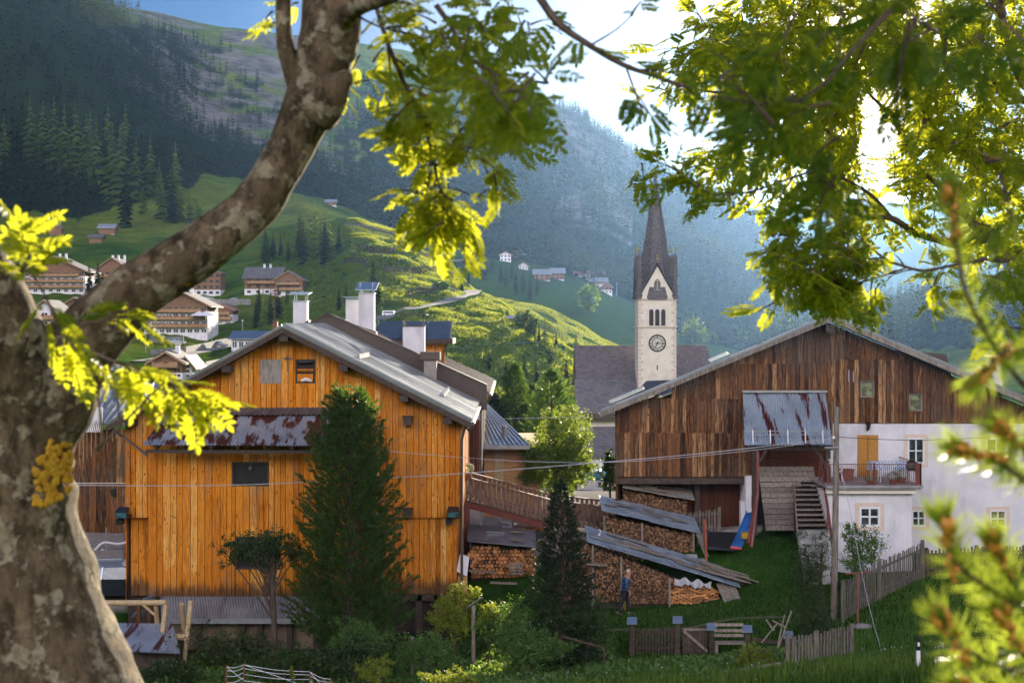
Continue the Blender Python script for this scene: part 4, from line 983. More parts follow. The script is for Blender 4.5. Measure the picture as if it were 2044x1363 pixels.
    for q in (1506, 1652): m.box(X(q, yp) - .1, X(q, yp) + .1, yp - .1, yp + .1, 3.4, Z(893, yp))
    m.beam((X(1486, yp), yp, Z(893, yp)), (X(1662, yp), yp, Z(893, yp)), .15, .2); m.beam((X(1506, yp), yp, Z(935, yp)), (X(1530, yp), yp, Z(897, yp)), .1, .1); m.beam((X(1652, yp), yp, Z(935, yp)), (X(1628, yp), yp, Z(897, yp)), .1, .1)
    for i in range(6): q = (i + .3) / 6; a = Vector(c00).lerp(Vector(c10), q); b = Vector(c01).lerp(Vector(c11), q); m.beam(a - Vector((0, 0, .12)), b - Vector((0, 0, .12)), .1, .12)
    m.build('canopy_frame', W_DBEAM, root)
    m = MB(); n = 9
    for i in range(n): m.box(x(1512), x(1650), D + .02 + .012 * (i % 2), D + .2, z(958) + i * .19, z(958) + (i + .94) * .19)
    m.build('barn_door', W_DARKLOW, root)
    m = MB(); n = 12; p0, p1 = 1512, 1592; za, zb = z(930), 3.55
    for i in range(n):
        t0, t1 = i / n, (i + .9) / n; y_a = D - .15 - 1.9 * t0; y_b = D - .15 - 1.9 * t1; jit = random.uniform(-.01, .01)
        m.slab([(x(p0), y_a, za + (zb - za) * t0 + jit), (x(p1 + (30 if i < 3 else 0)), y_a, za + (zb - za) * t0), (x(p1 + (30 if i < 3 else 0)), y_b, za + (zb - za) * t1), (x(p0), y_b, za + (zb - za) * t1 + jit)], (0, .07, -.05))
    m.build('barn_ramp', W_GREY, root)
    # terrace block
    dt = 57.0; m = MB(); TL, TR = X(1650, dt), X(1820, dt)
    aw = (X(1715, dt), X(1757, dt), Z(1051, dt), Z(1011, dt)); wall_with_holes(m, TL, TR, 1.0, Z(983, dt), dt, D - .02, [aw]); m.build('terrace_block', PLAST, root)
    window(root, *aw, dt, WHITE, GLASS, .09, (1, 1), PEACH, .16)
    m = MB(); m.box(TL - .1, X(1838, dt), dt - .35, D - .03, Z(972, dt), Z(967, dt)); m.box(TL, X(1834, dt), dt - .3, D - .05, Z(975, dt), Z(972, dt)); m.build('terrace_slab', CONC, root)
    m = MB(); m.box(TL - .05, X(1826, dt), dt - .2, dt, Z(984, dt), Z(975, dt)); m.build('terrace_beam', CREAM, root)
    m = MB(); zt = Z(967, dt); zr = Z(925, dt); yr = dt - .25; a, b = X(1650, dt), X(1834, dt)
    m.beam((a, yr, zr), (b, yr, zr), .05, .03); m.beam((a, yr, zt + .08), (b, yr, zt + .08), .03, .02); m.beam((b, yr, zr), (b, D - .1, zr), .05, .03)
    for i in range(46): q = a + (b - a) * (i + .5) / 46; m.box(q - .008, q + .008, yr - .008, yr + .008, zt + .08, zr)
    for q in (a, (a + b) / 2, b): m.box(q - .03, q + .03, yr - .03, yr + .03, zt, zr + .05)
    for i in range(14): q = yr + (D - yr) * (i + .5) / 14; m.box(b - .008, b + .008, q - .008, q + .008, zt, zr)
    m.build('terrace_railing', RED, root)
    m = MB(); m.box(b - .2, b + .02, yr - .03, yr + .03, zt, zr + .02); m.build('railing_panel', RED, root)
BUILDERS.append(farmhouse)

def stairs():
    root = thing('stairway', 'grey wooden and stone steps with red handrails climbing to the barn door', 'stairs', (X(1620, 56), 56, 3))
    m = MB(); n = 9; y0, y1 = 58.9, 57.0; z0, z1 = Z(966, 58.9), Z(1046, 57.0)
    for i in range(n):
        t = i / (n - 1); y = y0 + (y1 - y0) * t; zz = z0 + (z1 - z0) * t; a = X(1586 + 3 * t, y); b = X(1636 + 10 * t, y); m.box(a, b, y - .17, y + .13, zz - .05, zz)
    m.build('tread', W_GREY, root)
    m = MB(); m.slab([(X(1587, y0), y0 + .05, z0 - .12), (X(1638, y0), y0 + .05, z0 - .12), (X(1648, y1), y1 + .1, z1 - .14), (X(1589, y1), y1 + .1, z1 - .14)], (0, .3, -.3)); m.build('riser_board', W_DBEAM, root)
    m = MB()
    for p0, p1 in ((1585, 1588), (1637, 1648)): m.slab([(X(p0, y0), y0 + .1, z0 + .02), (X(p1, y1), y1 - .2, z1 - .05), (X(p1, y1), y1 - .2, z1 - .35), (X(p0, y0), y0 + .1, z0 - .3)], (.05, 0, 0))
    m.build('stringer', W_GREY, root)
    m = MB()
    for i in range(7):
        t = i / 6; y = 56.7 - 2.6 * t; zz = Z(1058 + 90 * t, y); a = X(1592 + 14 * t, y); b = X(1650 + 6 * t, y); m.box(a, b, y - .2, y + .22, zz - .3, zz)
    m.build('stone_step', CONC, root)
    m = MB(); m.tube([(X(1636, 58.6), 58.6, Z(905, 58.6)), (X(1640, 58.2), 58.2, Z(935, 58.2)), (X(1652, 56.6), 56.6, Z(1010, 56.6)), (X(1661, 55), 55, Z(1080, 55)), (X(1664, 54.4), 54.4, Z(1112, 54.4))], .055, 6)
    for y, p, a in ((58.6, 1636, 965), (56.6, 1652, 1065), (54.6, 1662, 1150)): m.box(X(p, y) - .03, X(p, y) + .03, y - .03, y + .03, Z(a, y), Z(a - 55, y))
    m.build('handrail', RED, root)
    m = MB(); m.tube([(X(1512, 57.6), 57.6, Z(900, 57.6)), (X(1512, 57.4), 57.4, Z(985, 57.4)), (X(1500, 56.6), 56.6, Z(1092, 56.6))], .07, 6); m.tube([(X(1510, 57.4), 57.4, Z(990, 57.4)), (X(1493, 55.8), 55.8, Z(1085, 55.8))], .06, 6); m.build('handrail', RED, root)
BUILDERS.append(stairs)

# ------------------------------------------------------------------ terrace furniture
def garden_chair(label, loc, rz, grp):
    r = thing('garden_chair', label, 'chair', (0, 0, 0), grp)
    m = MB(); m.box(-.24, .24, -.24, .22, .40, .44)
    for i in range(3): m.box(-.2 + i * .14, -.1 + i * .14, -.22, .2, .44, .455)
    m.build('seat', WHITE, r)
    m = MB()
    for i in range(7):
        t = (i - 3) / 3; m.beam((t * .19, .22, .44), (t * .26, .30, .90 - .08 * t * t), .035, .02, (0, 1, 0))
    m.tube([(-.29, .27, .62), (-.27, .3, .84), (-.12, .31, .93), (.12, .31, .93), (.27, .3, .84), (.29, .27, .62)], .02, 5, sub=2); m.build('backrest', WHITE, r)
    for s in (-1, 1):
        m = MB(); m.beam((s * .28, -.2, .64), (s * .29, .27, .66), .06, .03); m.beam((s * .28, -.2, .64), (s * .25, -.22, .42), .04, .04); m.build('armrest', WHITE, r)
        for y in (-.22, .2): m = MB(); m.beam((s * .22, y, .42), (s * .28, y * 1.25, 0), .05, .05); m.build('leg', WHITE, r)
    r.location = loc; r.rotation_euler = (0, 0, rz)
    return r
def terrace_things():
    d = 58.0; zt = Z(967, 57) + .002
    garden_chair('white plastic garden chair pulled up beside the cloth covered terrace table', (X(1768, d), 58.0, zt), math.pi, None)
    garden_chair('white plastic garden chair at the left end of the terrace behind the pole', (X(1664, d), 57.9, zt), math.radians(150), None)
    t = thing('terrace_table', 'small terrace table under a pale blue checked cloth', 'table', (X(1752, 58.5), 58.5, zt)); x0 = X(1738, 58.6); 
    m = MB(); m.box(x0, x0 + 1.5, 58.3, 59.0, zt + .72, zt + .75); m.build('tabletop', WHITE, t)
    for a in (.1, 1.4):
        for b in (58.38, 58.92): m = MB(); m.box(x0 + a - .03, x0 + a + .03, b - .03, b + .03, zt, zt + .72); m.build('leg', WHITE, t)
    cm, nt, bs = nt_new('checked_cloth'); ck = nt.nodes.new('ShaderNodeTexChecker'); nt.links.new(coords(nt), ck.inputs[0]); ck.inputs['Scale'].default_value = 14; ck.inputs[1].default_value = (.62, .68, .75, 1); ck.inputs[2].default_value = (.20, .33, .55, 1); nt.links.new(ck.outputs[0], bs.inputs[0])
    m = MB(); x1 = x0 + 1.53; m.quad((x0 - .03, 58.27, zt + .755), (x1, 58.27, zt + .755), (x1, 59.03, zt + .755), (x0 - .03, 59.03, zt + .755)); K = 16
    pts = [(x0 - .03 + 1.56 * i / K, 58.27 - .03 * (i % 2), zt + .45 + .04 * math.sin(i)) for i in range(K + 1)]
    for i in range(K): m.quad((x0 - .03 + 1.56 * i / K, 58.27, zt + .755), pts[i], pts[i + 1], (x0 - .03 + 1.56 * (i + 1) / K, 58.27, zt + .755))
    for i in range(6): m.quad((x0 - .03, 58.27 + .127 * i, zt + .755), (x0 - .03, 58.27 + .127 * (i + 1), zt + .755), (x0 - .06 - .02 * ((i + 1) % 2), 58.27 + .127 * (i + 1), zt + .42), (x0 - .06 - .02 * (i % 2), 58.27 + .127 * i, zt + .42))
    cl = m.build('tablecloth', cm); tag(cl, 'pale blue checked cloth draped over the terrace table', 'tablecloth')
    m = MB(); m.tube([(X(1686, 58.6), 58.6, zt), (X(1686, 58.6), 58.6, zt + .42), (X(1686, 58.6), 58.6, zt + .45)], [.34, .40, .42], 14); t = m.build('wooden_tub', TERRA); tag(t, 'round brown tub standing on the terrace left of the ochre door', 'tub')
    for (px, y, h, lab) in ((1800, 57.3, .38, 'terracotta pot of red flowers in the right corner of the terrace'), (1783, 57.2, .3, 'low terracotta pot beside the white terrace chair'), (1738, 57.2, .22, 'flat planter of trailing plants hanging at the middle of the terrace railing')):
        r = thing('flower_pot', lab, 'flower pot', (X(px, y), y, zt)); cx = X(px, y)
        m = MB(); m.tube([(cx, y, zt), (cx, y, zt + h * .6)], [.13, .19], 10); m.build('pot', TERRA, r)
        V, Fc = leaf_ball((cx, y, zt + h * .95), (.28, .2, h * .6), 240, .05); arr_mesh('foliage', V, Fc, LEAFG, r)
        V, Fc = leaf_ball((cx, y, zt + h * 1.05), (.27, .2, h * .6), 40, .05); arr_mesh('flowers', V, Fc, RED, r)
    d = 57.6; r = thing('gas_grill', 'dark covered grill by the right end of the terrace railing', 'grill', (X(1822, d), d, zt)); cx = X(1820, d)
    m = MB(); m.tube([(cx, d, zt + .5), (cx, d, zt + .62), (cx, d, zt + .85), (cx, d, zt + .95)], [.18, .24, .2, .04], 10); m.build('lid', IRON, r)
    for a in (-.14, .14): m = MB(); m.beam((cx + a, d, zt + .55), (cx + a * 1.5, d, zt), .03, .03); m.build('leg', IRON, r)
BUILDERS.append(terrace_things)

# ------------------------------------------------------------------ leaves
LEAF = np.array([[0, 0, 0], [.36, .45, .08], [0, 1, 0], [-.36, .45, .08]], float)
LEAFF = np.array([[0, 1, 2, 3]])
def rand_dirs(n):
    v = RNG.normal(size=(n, 3)); return v / np.linalg.norm(v, axis=1, keepdims=True)
def leaf_ball(c, r, n, size, shell=.5, up=.3):
    d = rand_dirs(n); rad = RNG.uniform(shell, 1, (n, 1)) ** .6
    T = np.array(c) + d * rad * np.array(r)
    D = d + rand_dirs(n) * .9 + np.array([0, 0, up])
    R = frames(D, rand_dirs(n), size * RNG.uniform(.6, 1.3, n)); return inst(LEAF, LEAFF, R, T)
def join(parts):
    V = []; Fc = []; b = 0
    for v, f in parts: V.append(v); Fc.append(f + b); b += len(v)
    return np.concatenate(V), np.concatenate(Fc)
# ------------------------------------------------------------------ footbridge
def bridge():
    root = thing('footbridge', 'sloping timber footbridge with baluster railings leading into the orange barn', 'bridge', (X(1010, 61), 61, 2.2))
    A = Vector((X(916, 60.6), 60.6, Z(996, 60.6))); B = Vector((X(1102, 60.6), 60.6, Z(1046, 60.6))); C_ = Vector((X(1240, 61.5), 61.5, Z(1062, 61.5)))
    off = Vector((0, 2.0, 0)); m = MB(); n = 26
    for i in range(n):
        a = A.lerp(B, i / n); b = A.lerp(B, (i + .86) / n); m.slab([a, b, b + off, a + off], (0, 0, .06))
    for i in range(14):
        a = B.lerp(C_, i / 14); b = B.lerp(C_, (i + .9) / 14); m.slab([a, b, b + off, a + off], (0, 0, .06))
    m.build('deck', W_RAIL, root)
    for o in (Vector((0, -.02, -.14)), Vector((0, 2.0, -.14))): m = MB(); m.beam(A + o, B + o, .14, .26); m.build('beam', W_REDB, root)
    for o, nm in ((Vector((0, -.05, 0)), 0), (Vector((0, 2.02, 0)), 1)):
        for (P0, P1, K) in ((A, B, 20), (B, C_, 14)):
            m = MB(); up = Vector((0, 0, 1.02)); m.beam(P0 + o + up, P1 + o + up, .16, .07); m.beam(P0 + o + Vector((0, 0, .16)), P1 + o + Vector((0, 0, .16)), .06, .08)
            rl = m.build('railing', W_RAIL, root)
            for i in range(K):
                q = P0.lerp(P1, (i + .5) / K) + o; m = MB(); w = .075
                m.hexa([q + Vector((-w, -.02, .05)), q + Vector((w, -.02, .05)), q + Vector((w, .02, .05)), q + Vector((-w, .02, .05)), q + Vector((-w * .8, -.02, .98)), q + Vector((w * .8, -.02, .98)), q + Vector((w * .8, .02, .98)), q + Vector((-w * .8, .02, .98))]); sub(m.build('baluster', W_RAIL), rl)
            for t in (0, 1): q = P0.lerp(P1, t) + o; m = MB(); m.box(q.x - .06, q.x + .06, q.y - .06, q.y + .06, q.z - .1, q.z + 1.08); m.build('post', W_RAIL, root)
    m = MB(); q = Vector((X(928, 60.4), 60.4, 0)); m.box(q.x - .12, q.x + .2, 60.3, 60.6, 1.2, A.z - .2); m.build('support_post', W_REDB, root)
    r = thing('flower_box', 'pot of pale pink flowers on the corner post of the footbridge', 'flower pot', (X(930, 60.3), 60.3, A.z + 1)); c = (X(930, 60.3), 60.3, A.z + 1.28)
    m = MB(); m.box(c[0] - .3, c[0] + .25, 60.2, 60.45, A.z + .92, A.z + 1.12); m.build('pot', TERRA, r)
    V, Fc = leaf_ball(c, (.33, .25, .24), 500, .06); arr_mesh('foliage', V, Fc, LEAFG, r); V, Fc = leaf_ball((c[0], c[1], c[2] + .08), (.34, .28, .24), 500, .05, .8); arr_mesh('flowers', V, Fc, FLOW, r)
BUILDERS.append(bridge)

# ------------------------------------------------------------------ firewood
def logs(mb, x0, x1, fb, ft, y, size, depth=.5, nmin=3, nmax=5, flat=False):
    zlo = min(fb(x0), fb(x1)); zhi = max(ft(x0), ft(x1)); rows = int((zhi - zlo) / (size * .86))
    for r in range(rows + 1):
        zz = zlo + r * size * .86
        wid = size * (3.2 if flat else 1); cols = int((x1 - x0) / (wid * .95))
        for c in range(cols + 1):
            cx = x0 + (c + .5 * (r % 2)) * wid * .95 + random.uniform(-.1, .1) * size
            if not (x0 <= cx <= x1) or zz > ft(cx) - size * .3 or zz < fb(cx) - size * .4: continue
            n = random.randint(nmin, nmax); a0 = random.uniform(0, 6.3); rr = size * .5 * random.choice((.6, .8, .9, 1.0, 1.1)) * random.uniform(.9, 1.1); dy = random.uniform(-.06, .06)
            if flat:
                w2 = wid * random.uniform(.3, .52); h2 = size * random.uniform(.3, .48); t = random.uniform(-.03, .03)
                pl = [(cx - w2, y + dy, zz - h2 - t), (cx + w2, y + dy, zz - h2 + t), (cx + w2, y + dy, zz + h2 + t), (cx - w2, y + dy, zz + h2 - t)]
            else: pl = [(cx + rr * math.cos(a0 + 6.2832 * k / n) * random.uniform(.85, 1.15), y + dy, zz + rr * math.sin(a0 + 6.2832 * k / n) * random.uniform(.85, 1.1)) for k in range(n)]
            mb.prism(pl, (0, depth, 0))
def woodpile(name, label, d, p0, p1, top, bot, size, mat, roof=None, depth=1.1, roofmat=None, boards=0, posts=(), **kw):
    """top/bot: photo rows at p0 and p1"""
    root = thing(name, label, 'woodpile', (X((p0 + p1) / 2, d), d, Z((bot[0] + bot[1]) / 2, d)), 'stacked firewood in the yard')
    x0, x1 = X(p0, d), X(p1, d); ft = lambda q: Z(top[0] + (top[1] - top[0]) * (q - x0) / (x1 - x0), d); fb = lambda q: Z(bot[0] + (bot[1] - bot[0]) * (q - x0) / (x1 - x0), d)
    m = MB(); logs(m, x0, x1, fb, ft, d, size, **kw); m.build('firewood', mat, root)
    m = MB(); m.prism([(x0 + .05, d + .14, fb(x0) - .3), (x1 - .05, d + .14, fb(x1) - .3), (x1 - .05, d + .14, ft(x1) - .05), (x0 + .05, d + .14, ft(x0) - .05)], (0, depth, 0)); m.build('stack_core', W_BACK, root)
    for q in posts: xx = X(q, d); m = MB(); m.box(xx - .04, xx + .04, d - .12, d - .04, fb(min(max(xx, x0), x1)) - .3, ft(min(max(xx, x0), x1)) + .05); m.build('post', W_GREY, root)
    if roof:
        r0, r1, z0, z1 = roof; d2 = d - .35; a = Vector((X(r0, d2), d2, Z(z0, d2))); b = Vector((X(r1, d2), d2, Z(z1, d2))); up = Vector((0, depth + .9, .36))
        m = MB(); n = max(4, int((b - a).length / 1.1))
        for i in range(n):
            q0 = a.lerp(b, i / n); q1 = a.lerp(b, (i + 1.06) / n); lift = Vector((0, 0, .012 * (i % 2) + random.uniform(0, .02))); m.slab([q0 + lift, q1 + lift, q1 + up + lift, q0 + up + lift], (0, 0, .03))
        m.build('roof', roofmat or TARP, root)
        for i in range(boards):
            t = random.uniform(.02, .8); L = random.uniform(.1, .28); v = random.uniform(.1, .8); s = a.lerp(b, t) + up * v + Vector((0, 0, .07 + .03 * (i % 3))); e = a.lerp(b, min(1.02, t + L)) + up * (v + random.uniform(-.08, .08)) + Vector((0, 0, .07 + .03 * (i % 3)))
            m = MB(); m.beam(s, e, random.uniform(.12, .3), .03); m.build('weight_board', W_GREY if i % 3 else METALB, root)
    return root
def woodpiles():
    woodpile('woodpile', 'long firewood stack under blue roofing felt behind the walking person', 56.0, 1118, 1336, (1064, 1150), (1198, 1203), .085, W_ENDS, (1172, 1475, 1081, 1172), 1.0, boards=16, posts=(1183, 1240))
    woodpile('woodpile', 'bright orange split firewood stack under a crumpled white sheet beside the long stack', 55.9, 1338, 1432, (1155, 1174), (1203, 1200), .085, W_ENDO, None, 1.0, flat=True, posts=(1336,))
    woodpile('woodpile', 'upper firewood stack with a sloping felt roof below the picket fence', 58.6, 1206, 1384, (1030, 1066), (1118, 1132), .085, W_ENDS, (1201, 1396, 1019, 1065), 1.1, boards=9, posts=(1206, 1281, 1384))
    woodpile('woodpile', 'stack of round logs with a bright tin roof beneath the footbridge', 58.4, 938, 1068, (1086, 1096), (1148, 1150), .17, W_ENDO, (932, 1068, 1081, 1094), 1.4, METAL, 5, nmin=6, nmax=9)
    woodpile('woodpile', 'dark firewood stack topped with loose boards against the farmhouse barn wall', 60.4, 1243, 1372, (975, 1000), (1030, 1040), .085, W_ENDS, (1243, 1385, 974, 1000), .5, W_GREY, 14)
    woodpile('woodpile', 'small stack of split logs in the yard just right of the garage doors', 66, 1034, 1082, (1036, 1036), (1056, 1058), .12, W_ENDO, None, .8, flat=True)
    # white sheet over the orange stack
    m = MB(); d = 55.75; K = 18
    for i in range(K):
        u0, u1 = i / K, (i + 1) / K; f = lambda u: (X(1346 + 74 * u, d), d + .05 * math.sin(u * 23), Z(1152 + 11 * u + 4 * math.sin(u * 17), d)); g = lambda u: (X(1346 + 72 * u, d), d - .04 + .05 * math.sin(u * 31), Z(1165 + 9 * u + 3 * math.sin(u * 13) + 2 * math.sin(u * 37), d)); m.quad(f(u0), g(u0), g(u1), f(u1))
    o = m.build('plastic_sheet', nmat('dull_sheet', (.36, .37, .40), (.5, .51, .54), 6, rough=.5)); tag(o, 'crumpled white plastic sheet lying over the orange firewood', 'sheet')
    # boards stacked beyond
    r = thing('board_stack', 'heap of weathered grey boards sloping down past the end of the long woodpile', 'boards', (X(1480, 56), 56, 1.6))
    for i in range(18):
        m = MB(); a = X(1392 + random.uniform(-25, 30), 56.2); b = X(1500 + random.uniform(-20, 25), 56.2); y = 55.9 + random.uniform(0, 1.1); h = .03 * (i // 4)
        m.beam((a, y, Z(1136 + random.uniform(-3, 6), 56) + h), (b, y, Z(1167 + random.uniform(-3, 4), 56) + h), random.uniform(.1, .22), .035); m.build('board', W_GREY, r)
    for i, (u, w) in enumerate(((1432, 30), (1447, 34))):
        m = MB(); m.slab([(X(u, 55.6), 56.0, Z(1168, 55.6)), (X(u + 22, 55.6), 56.0, Z(1168, 55.6)), (X(u + w, 55.3), 55.3, Z(1196 + 4 * i, 55.3)), (X(u + 14, 55.3), 55.3, Z(1203 + 3 * i, 55.3))], (0, .04, .02)); o = m.build('leaning_board', W_GREY)
        tag(o, ('left one of two grey boards leaning against the end of the orange woodpile', 'right one of two grey boards leaning beside the orange woodpile')[i], 'board')
    # sawn blocks near the upper stack
    for i, (u, v, d, lab) in enumerate(((1382, 1113, 57.8, 'upright pale block under the end of the upper woodpile roof'), (1398, 1122, 57.6, 'low concrete block at the foot of the orange pole'))):
        m = MB(); c = P(u, v, d); m.box(c.x - .2, c.x + .2, d, d + .3, c.z - .3, c.z + .12); o = m.build('stone_block', CONC); tag(o, lab, 'block')
    m = MB(); c = P(1393, 1065, 58.4); m.beam(c, P(1412, 1112, 57.9), .12, .12); o = m.build('leaning_post', W_GREY); tag(o, 'grey timber prop leaning at the right end of the upper woodpile', 'post')
    # crate and plank under the bridge
    c = P(1030, 1148, 57.6); r = thing('wooden_crate', 'small slatted crate standing in front of the round log stack', 'crate', tuple(c))
    m = MB()
    for i in range(4): m.box(c.x - .3, c.x + .3, c.y, c.y + .02, c.z + .03 + i * .13, c.z + .12 + i * .13)
    for s in (-.3, .28): m.box(c.x + s, c.x + s + .02, c.y, c.y + .4, c.z, c.z + .5)
    m.build('slats', W_GREY, r)
    for (u0, v0, u1, v1, d, lab) in ((936, 1138, 990, 1141, 57.7, 'grey plank lying across the foot of the round log stack'), (978, 1162, 1032, 1164, 56.5, 'pale plank lying on the grass below the log stack'), (1170, 1125, 1212, 1128, 55.7, 'narrow plank shelf fixed to the left part of the long woodpile')):
        m = MB(); m.beam(P(u0, v0, d), P(u1, v1, d), .25, .05); o = m.build('plank', W_GREY); tag(o, lab, 'plank')
    # white painted board leaning at the barn corner
    m = MB(); d = 55.2; m.slab([P(914, 1122, d), P(932, 1108, d + .5), P(939, 1126, d + .5), P(934, 1150, d + .2)][:0] or [P(918, 1106, d + .6), P(937, 1112, d + .6), P(932, 1150, d), P(911, 1140, d)], (0, .05, .02)); o = m.build('white_panel', WHITE); tag(o, 'sunlit white painted panel leaning against the right corner of the orange barn', 'panel')
    m = MB(); m.box(X(914, 55.3), X(932, 55.3), 55.3, 55.8, .2, Z(1150, 55.3)); o = m.build('wooden_box', W_TAN); tag(o, 'upright wooden box beneath the sunlit white panel', 'box')
    # cat
    cat()
BUILDERS.append(woodpiles)

def skin(name, joints, bones, mat, parent=None, sub_=1):
    """continuous skinned body: joints {n:(co, r)}; bones pairs"""
    ks = list(joints); idx = {k: i for i, k in enumerate(ks)}; me = bpy.data.meshes.new(name)
    me.from_pydata([joints[k][0] for k in ks], [(idx[a], idx[b]) for a, b in bones], []); me.update(); me.materials.append(mat)
    o = link(name, me, parent); s = o.modifiers.new('skin', 'SKIN'); s.use_smooth_shade = True
    sk = me.skin_vertices
    if not len(sk): bpy.context.view_layer.objects.active = o
    for k in ks:
        r = joints[k][1]; r = r if hasattr(r, '__len__') else (r, r); me.skin_vertices[0].data[idx[k]].radius = r
    me.skin_vertices[0].data[0].use_root = True
    u = o.modifiers.new('sub', 'SUBSURF'); u.levels = sub_; u.render_levels = sub_
    return o
def cat():
    c = P(1194, 1081, 56.8); c.z += .02; r = thing('cat', 'small white cat with dark patches sitting upright on the felt roof edge', 'cat', tuple(c)); q = lambda x, y, z: (c.x + x, c.y + y, c.z + z)
    J = {'hip': (q(-.05, 0, .10), (.09, .08)), 'chest': (q(.03, 0, .27), (.065, .06)), 'neck': (q(.05, 0, .36), (.045, .045)), 'head': (q(.075, 0, .42), (.055, .055)), 'muz': (q(.125, 0, .41), (.03, .028)),
         'fl': (q(.085, -.03, .15), .025), 'flp': (q(.10, -.035, .02), .022), 'fr': (q(.085, .03, .15), .025), 'frp': (q(.10, .035, .02), .022), 'hl': (q(.0, -.07, .06), .04), 'hlp': (q(.07, -.07, .02), .022),
         't1': (q(-.14, 0, .06), .022), 't2': (q(-.22, .02, .05), .018), 't3': (q(-.28, .04, .12), .014), 'el': (q(.06, -.035, .475), .012), 'elt': (q(.06, -.04, .51), .004), 'er': (q(.06, .035, .475), .012), 'ert': (q(.06, .04, .51), .004)}
    m, nt, bs = nt_new('cat_fur'); f = noi(nt, coords(nt), 7, 1); val(nt, bs.inputs['Base Color'], mix(nt, ramp(nt, f, .52, .56), (.62, .58, .54), (.04, .035, .035))); bs.inputs['Roughness'].default_value = .9
    skin('body', J, [('hip', 'chest'), ('chest', 'neck'), ('neck', 'head'), ('head', 'muz'), ('chest', 'fl'), ('fl', 'flp'), ('chest', 'fr'), ('fr', 'frp'), ('hip', 'hl'), ('hl', 'hlp'), ('hip', 't1'), ('t1', 't2'), ('t2', 't3'), ('head', 'el'), ('el', 'elt'), ('head', 'er'), ('er', 'ert')], m, r)

